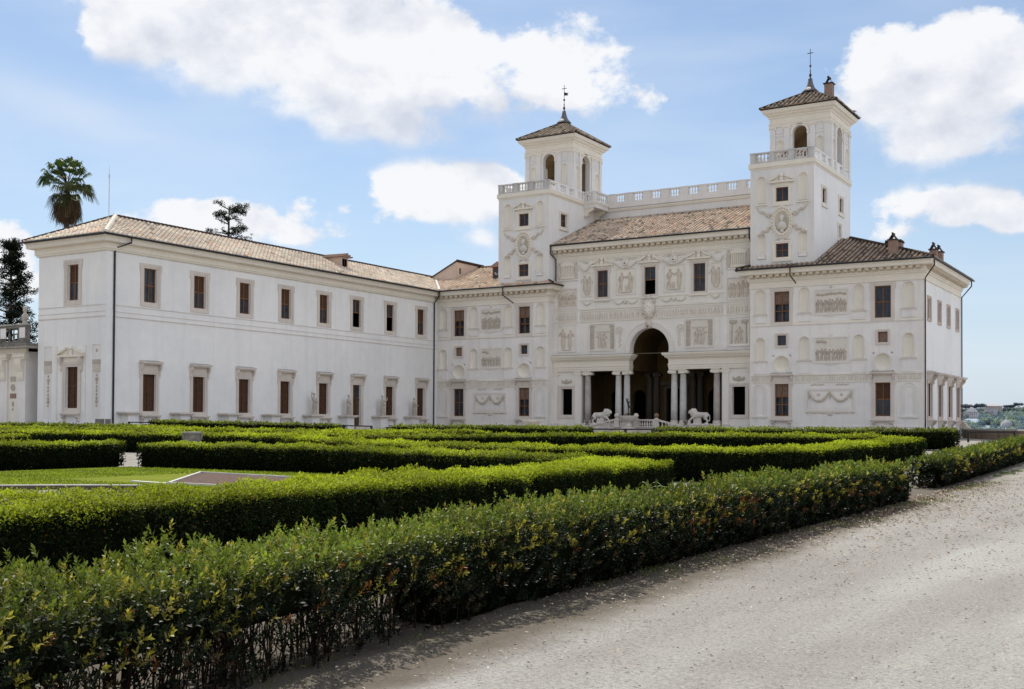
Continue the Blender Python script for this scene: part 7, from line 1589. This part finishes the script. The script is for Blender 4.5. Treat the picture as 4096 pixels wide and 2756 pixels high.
# umbrella pines along the ridge
def umbrella(x, y, zb, h, r, label, sd):
    t = empty('umbrella_pine', (x, y, zb), label, 'tree', 'umbrella pines on the far ridge'); mb = MB().mat('far_dome'); mb.tube([(x, y, zb - 6), (x, y, zb + h * .6)], .35, 5)
    for q in (-1, 1): mb.tube([(x, y, zb + h * .4), (x + q * r * .5, y, zb + h * .75)], .2, 4)
    mb.build('trunk', t); rs_ = random.Random(sd); cs = [(x + r * .8 * rs_.uniform(-1, 1), y + rs_.uniform(-1, 1), zb + h * .78 + rs_.uniform(-.3, .5)) for _ in range(9)]
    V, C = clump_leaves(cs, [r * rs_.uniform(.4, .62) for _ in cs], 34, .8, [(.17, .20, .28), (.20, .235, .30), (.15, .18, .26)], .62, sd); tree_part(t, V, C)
for k, (x, y, zb, h, r, lb) in enumerate(((-179.5, 1166, 19.0, 6.0, 5.0, 'flat umbrella pine left of the lookout tower on the far ridge'), (-174.5, 1160, 19.4, 4.6, 3.2, 'small umbrella pine directly left of the lookout tower'), (-166.3, 1160, 19.0, 5.2, 3.6, 'umbrella pine right of the lookout tower on the far ridge'),
     (-160.5, 1158, 19.2, 6.4, 4.8, 'widest umbrella pine beside the pink hilltop villa'), (-135.6, 1160, 18.6, 6.0, 3.2, 'first umbrella pine right of the pink hilltop villa'), (-130.5, 1160, 18.8, 5.8, 3.0, 'umbrella pine in the middle of the three right of the villa'), (-124.2, 1160, 18.8, 8.2, 4.0, 'tallest umbrella pine at the right edge of the far ridge'))):
    umbrella(x, y, zb, h, r, lb, 50 + k)
# ------------------------------------------------------------------ light, sky, camera
SUN_EL = math.radians(57); SH = Vector((.76, -.65, 0)).normalized()      # horizontal direction in which shadows fall
to_sun = Vector((-SH.x * cos(SUN_EL), -SH.y * cos(SUN_EL), sin(SUN_EL)))
sun = bpy.data.lights.new('sun', 'SUN'); sun.energy = 5.0; sun.angle = math.radians(.53); sun.color = (1.0, .955, .88)
so = bpy.data.objects.new('sun', sun); col.objects.link(so); so.location = (0, 0, 80); so.rotation_euler = to_sun.to_track_quat('Z', 'Y').to_euler()
w = bpy.data.worlds.new('World'); sc.world = w; w.use_nodes = True; t = w.node_tree; bg = t.nodes['Background']
sky = N(t, 'ShaderNodeTexSky', sky_type='NISHITA'); sky.sun_disc = False; sky.sun_elevation = SUN_EL; sky.sun_rotation = math.atan2(to_sun.x, to_sun.y); sky.air_density = 1.0; sky.dust_density = .35; sky.ozone_density = 1.0; sky.altitude = 60
tc = N(t, 'ShaderNodeTexCoord'); D = tc.outputs['Generated']
def mth(op, a, b_=None, c_=None, clamp=False):
    n = N(t, 'ShaderNodeMath', operation=op); n.use_clamp = clamp
    for i, v in enumerate((a, b_, c_)):
        if v is None: continue
        if hasattr(v, 'links'): L(t, v, n.inputs[i])
        else: n.inputs[i].default_value = v
    return n.outputs[0]
sp = N(t, 'ShaderNodeSeparateXYZ'); L(t, D, sp.inputs[0]); az = mth('ARCTAN2', sp.outputs[0], sp.outputs[1]); el = mth('ARCSINE', sp.outputs[2])
CL = [(-0.8647,0.3168,0.0532,0.0280,1),(-0.7824,0.3172,0.0855,0.0436,1),(-0.7006,0.3034,0.0991,0.0520,1),(-0.6167,0.2974,0.1077,0.0453,1),(-0.5282,0.2900,0.0830,0.0390,1),(-0.6650,0.2690,0.1074,0.0260,0.75),(-0.7309,0.3445,0.0755,0.0268,1),(-0.8226,0.3540,0.0953,0.0261,1),(-0.6160,0.1959,0.0633,0.0276,0.9),(-0.5700,0.2039,0.0269,0.0184,0.9),(-0.6579,0.1802,0.0343,0.0148,0.6),(-0.8313,0.1681,0.0504,0.0136,0.75),(-0.7516,0.1699,0.0559,0.0201,0.85),(-0.7145,0.1823,0.0301,0.0110,0.6),(-0.2380,0.2720,0.0470,0.0400,1),(-0.1600,0.2760,0.0600,0.0420,1.2),(-0.1850,0.2400,0.0800,0.0290,1),(-0.1906,0.1790,0.0559,0.0209,0.9),(-0.1444,0.1692,0.0288,0.0137,0.8),(-0.2247,0.1633,0.0307,0.0106,0.6),(-0.9632,0.1199,0.0195,0.0277,0.6),(-0.5851,0.1628,0.0230,0.0094,0.4)]
def blobs(e_off):
    cov = None; elx = mth('ADD', el, e_off)
    for a, e, ra, re, wt in CL:
        dx = mth('DIVIDE', mth('SUBTRACT', az, a), ra * 1.22); dy = mth('DIVIDE', mth('SUBTRACT', elx, e), re * 1.25)
        v = mth('MULTIPLY', mth('SUBTRACT', 1.0, mth('ADD', mth('MULTIPLY', dx, dx), mth('MULTIPLY', dy, dy))), wt * 1.5)
        cov = v if cov is None else mth('SMOOTH_MAX', cov, v, .35)
    return cov
cov = blobs(0.0); cov_up = blobs(.030)
# unseen cloud field outside the pictured part of the sky, added as fill light
inview = mth('MULTIPLY', mth('LESS_THAN', mth('ABSOLUTE', mth('ADD', az, .55)), .75), mth('LESS_THAN', el, .55))
nb = N(t, 'ShaderNodeTexNoise'); nb.inputs['Scale'].default_value = 2.6; nb.inputs['Detail'].default_value = 4; L(t, D, nb.inputs['Vector'])
gen = mth('MULTIPLY', mth('SUBTRACT', nb.outputs['Fac'], .43), 6.0); gen = mth('SUBTRACT', gen, mth('MULTIPLY', inview, 6.0))
cov = mth('MAXIMUM', mth('MAXIMUM', cov, -1.5), gen)
def nz(scale, det, off=0., rough=.55):
    mp = N(t, 'ShaderNodeMapping'); mp.inputs['Scale'].default_value = (1, 1, 1.35); mp.inputs['Location'].default_value = (0, 0, off); L(t, D, mp.inputs[0])
    n = N(t, 'ShaderNodeTexNoise'); n.inputs['Scale'].default_value = scale; n.inputs['Detail'].default_value = det; n.inputs['Roughness'].default_value = rough; L(t, mp.outputs[0], n.inputs['Vector']); return n.outputs['Fac']
f1 = nz(9, 9); f2 = nz(23, 10, .7, .62)
edge = mth('ADD', mth('MULTIPLY', mth('SUBTRACT', f1, .5), 4.2), mth('MULTIPLY', mth('SUBTRACT', f2, .5), 3.2))
den = mth('ADD', cov, edge)
under = mth('MULTIPLY', mth('SUBTRACT', mth('MAXIMUM', cov_up, -.6), mth('MAXIMUM', cov, -.6)), .55, clamp=True)     # more cloud above than here: the underside
mr = N(t, 'ShaderNodeMapRange', interpolation_type='SMOOTHSTEP'); mr.inputs[1].default_value = .0; L(t, mth('ADD', .62, mth('MULTIPLY', under, 2.6)), mr.inputs[2]); L(t, den, mr.inputs[0]); alpha = mth('MULTIPLY', mr.outputs[0], mth('SUBTRACT', 1.0, mth('MULTIPLY', under, .25)))
f1b = nz(9, 6, -.030); top = mth('MULTIPLY', mth('SUBTRACT', f1, f1b), 2.0)
f0 = nz(4.2, 3, .3); inner = mth('MULTIPLY', mth('MULTIPLY', mth('SUBTRACT', den, .7), .9, clamp=True), mth('MULTIPLY', mth('SUBTRACT', f0, .40), 2.6, clamp=True)); lum = mth('ADD', mth('SUBTRACT', mth('SUBTRACT', .96, mth('MULTIPLY', inner, .46)), mth('MULTIPLY', under, .42)), top); lum = mth('MINIMUM', mth('MAXIMUM', lum, .60), 1.02)
shade = N(t, 'ShaderNodeValToRGB'); L(t, mth('DIVIDE', mth('SUBTRACT', lum, .60), .42), shade.inputs[0]); e_ = shade.color_ramp.elements; e_[0].color = (.66, .70, .80, 1); e_[1].color = (.93, .945, .975, 1)
# thin high veil
mpv = N(t, 'ShaderNodeMapping'); mpv.inputs['Scale'].default_value = (2.0, 5.0, 14.0); mpv.inputs['Rotation'].default_value = (.35, .2, .4); L(t, D, mpv.inputs[0])
nv = N(t, 'ShaderNodeTexNoise'); nv.inputs['Scale'].default_value = 1.5; nv.inputs['Detail'].default_value = 6; L(t, mpv.outputs[0], nv.inputs['Vector'])
veil = mth('MULTIPLY', mth('MULTIPLY', mth('SUBTRACT', nv.outputs['Fac'], .40), 1.6, clamp=True), .6)
SKY_STR = .125
skyc = N(t, 'ShaderNodeMix', data_type='RGBA', blend_type='MULTIPLY'); skyc.inputs[0].default_value = 1; L(t, sky.outputs[0], skyc.inputs[6]); skyc.inputs[7].default_value = (SKY_STR, SKY_STR, SKY_STR, 1)
def mix(fac, a, b_):
    m = N(t, 'ShaderNodeMix', data_type='RGBA')
    for i, v in ((0, fac), (6, a), (7, b_)):
        if hasattr(v, 'links'): L(t, v, m.inputs[i])
        else: m.inputs[i].default_value = v if i == 0 else (*v, 1)
    return m.outputs[2]
hz = mth('MULTIPLY', mth('POWER', 2.718, mth('MULTIPLY', mth('MAXIMUM', el, 0.0), -6.0)), .85); skyb = mix(hz, skyc.outputs[2], (.50, .62, .80)); st = mth('DIVIDE', mth('SUBTRACT', el, mth('SUBTRACT', .2615, mth('MULTIPLY', mth('ADD', az, .9747), .241))), .020); st = mth('POWER', 2.718, mth('MULTIPLY', mth('MULTIPLY', st, st), -1.0)); st = mth('MULTIPLY', mth('MULTIPLY', st, mth('MULTIPLY', mth('SUBTRACT', -.74, az), 6.0, clamp=True)), mth('MULTIPLY', f1, .75)); skyb = mix(st, skyb, (.80, .86, .95)); c = mix(veil, skyb, (.80, .87, .97))
mul = N(t, 'ShaderNodeMix', data_type='RGBA', blend_type='MULTIPLY'); mul.inputs[0].default_value = 1; L(t, shade.outputs[0], mul.inputs[6])
side = mth('ADD', -.05, mth('MULTIPLY', mth('MAXIMUM', sp.outputs[0], 0.0), .65)); boost = mth('ADD', 1.0, mth('MULTIPLY', mth('SUBTRACT', 1.0, inview), side)); cmb = N(t, 'ShaderNodeCombineXYZ'); [L(t, boost, cmb.inputs[i]) for i in range(3)]; L(t, cmb.outputs[0], mul.inputs[7])  # unseen clouds brightened to one side, added to fill the facades
c = mix(alpha, c, mul.outputs[2])
L(t, c, bg.inputs['Color']); bg.inputs['Strength'].default_value = 1.0

cam = bpy.data.cameras.new('camera'); co = bpy.data.objects.new('camera', cam); col.objects.link(co); sc.camera = co
cam.sensor_width = 36; cam.lens = 4589.228 / 4096 * 36; cam.shift_y = (1616.43 - 1378) / 4096; cam.clip_start = .1; cam.clip_end = 6000
co.matrix_world = Matrix(((0.85164976, 0.00537563, 0.52408376, 48.6), (0.52408563, -0.01863553, -0.85146167, -104), (0.00518943, 0.99981189, -0.01868824, 1.0), (0, 0, 0, 1)))
sc.view_settings.view_transform = 'Standard'; sc.view_settings.look = 'None'; sc.view_settings.exposure = 0; sc.view_settings.gamma = 1
sc.render.engine = 'CYCLES'
sc.cycles.use_denoising = True
sc.cycles.max_bounces = 8; sc.cycles.diffuse_bounces = 4; sc.cycles.transmission_bounces = 4; sc.cycles.transparent_max_bounces = 8
sc.render.resolution_x = 1024; sc.render.resolution_y = 689
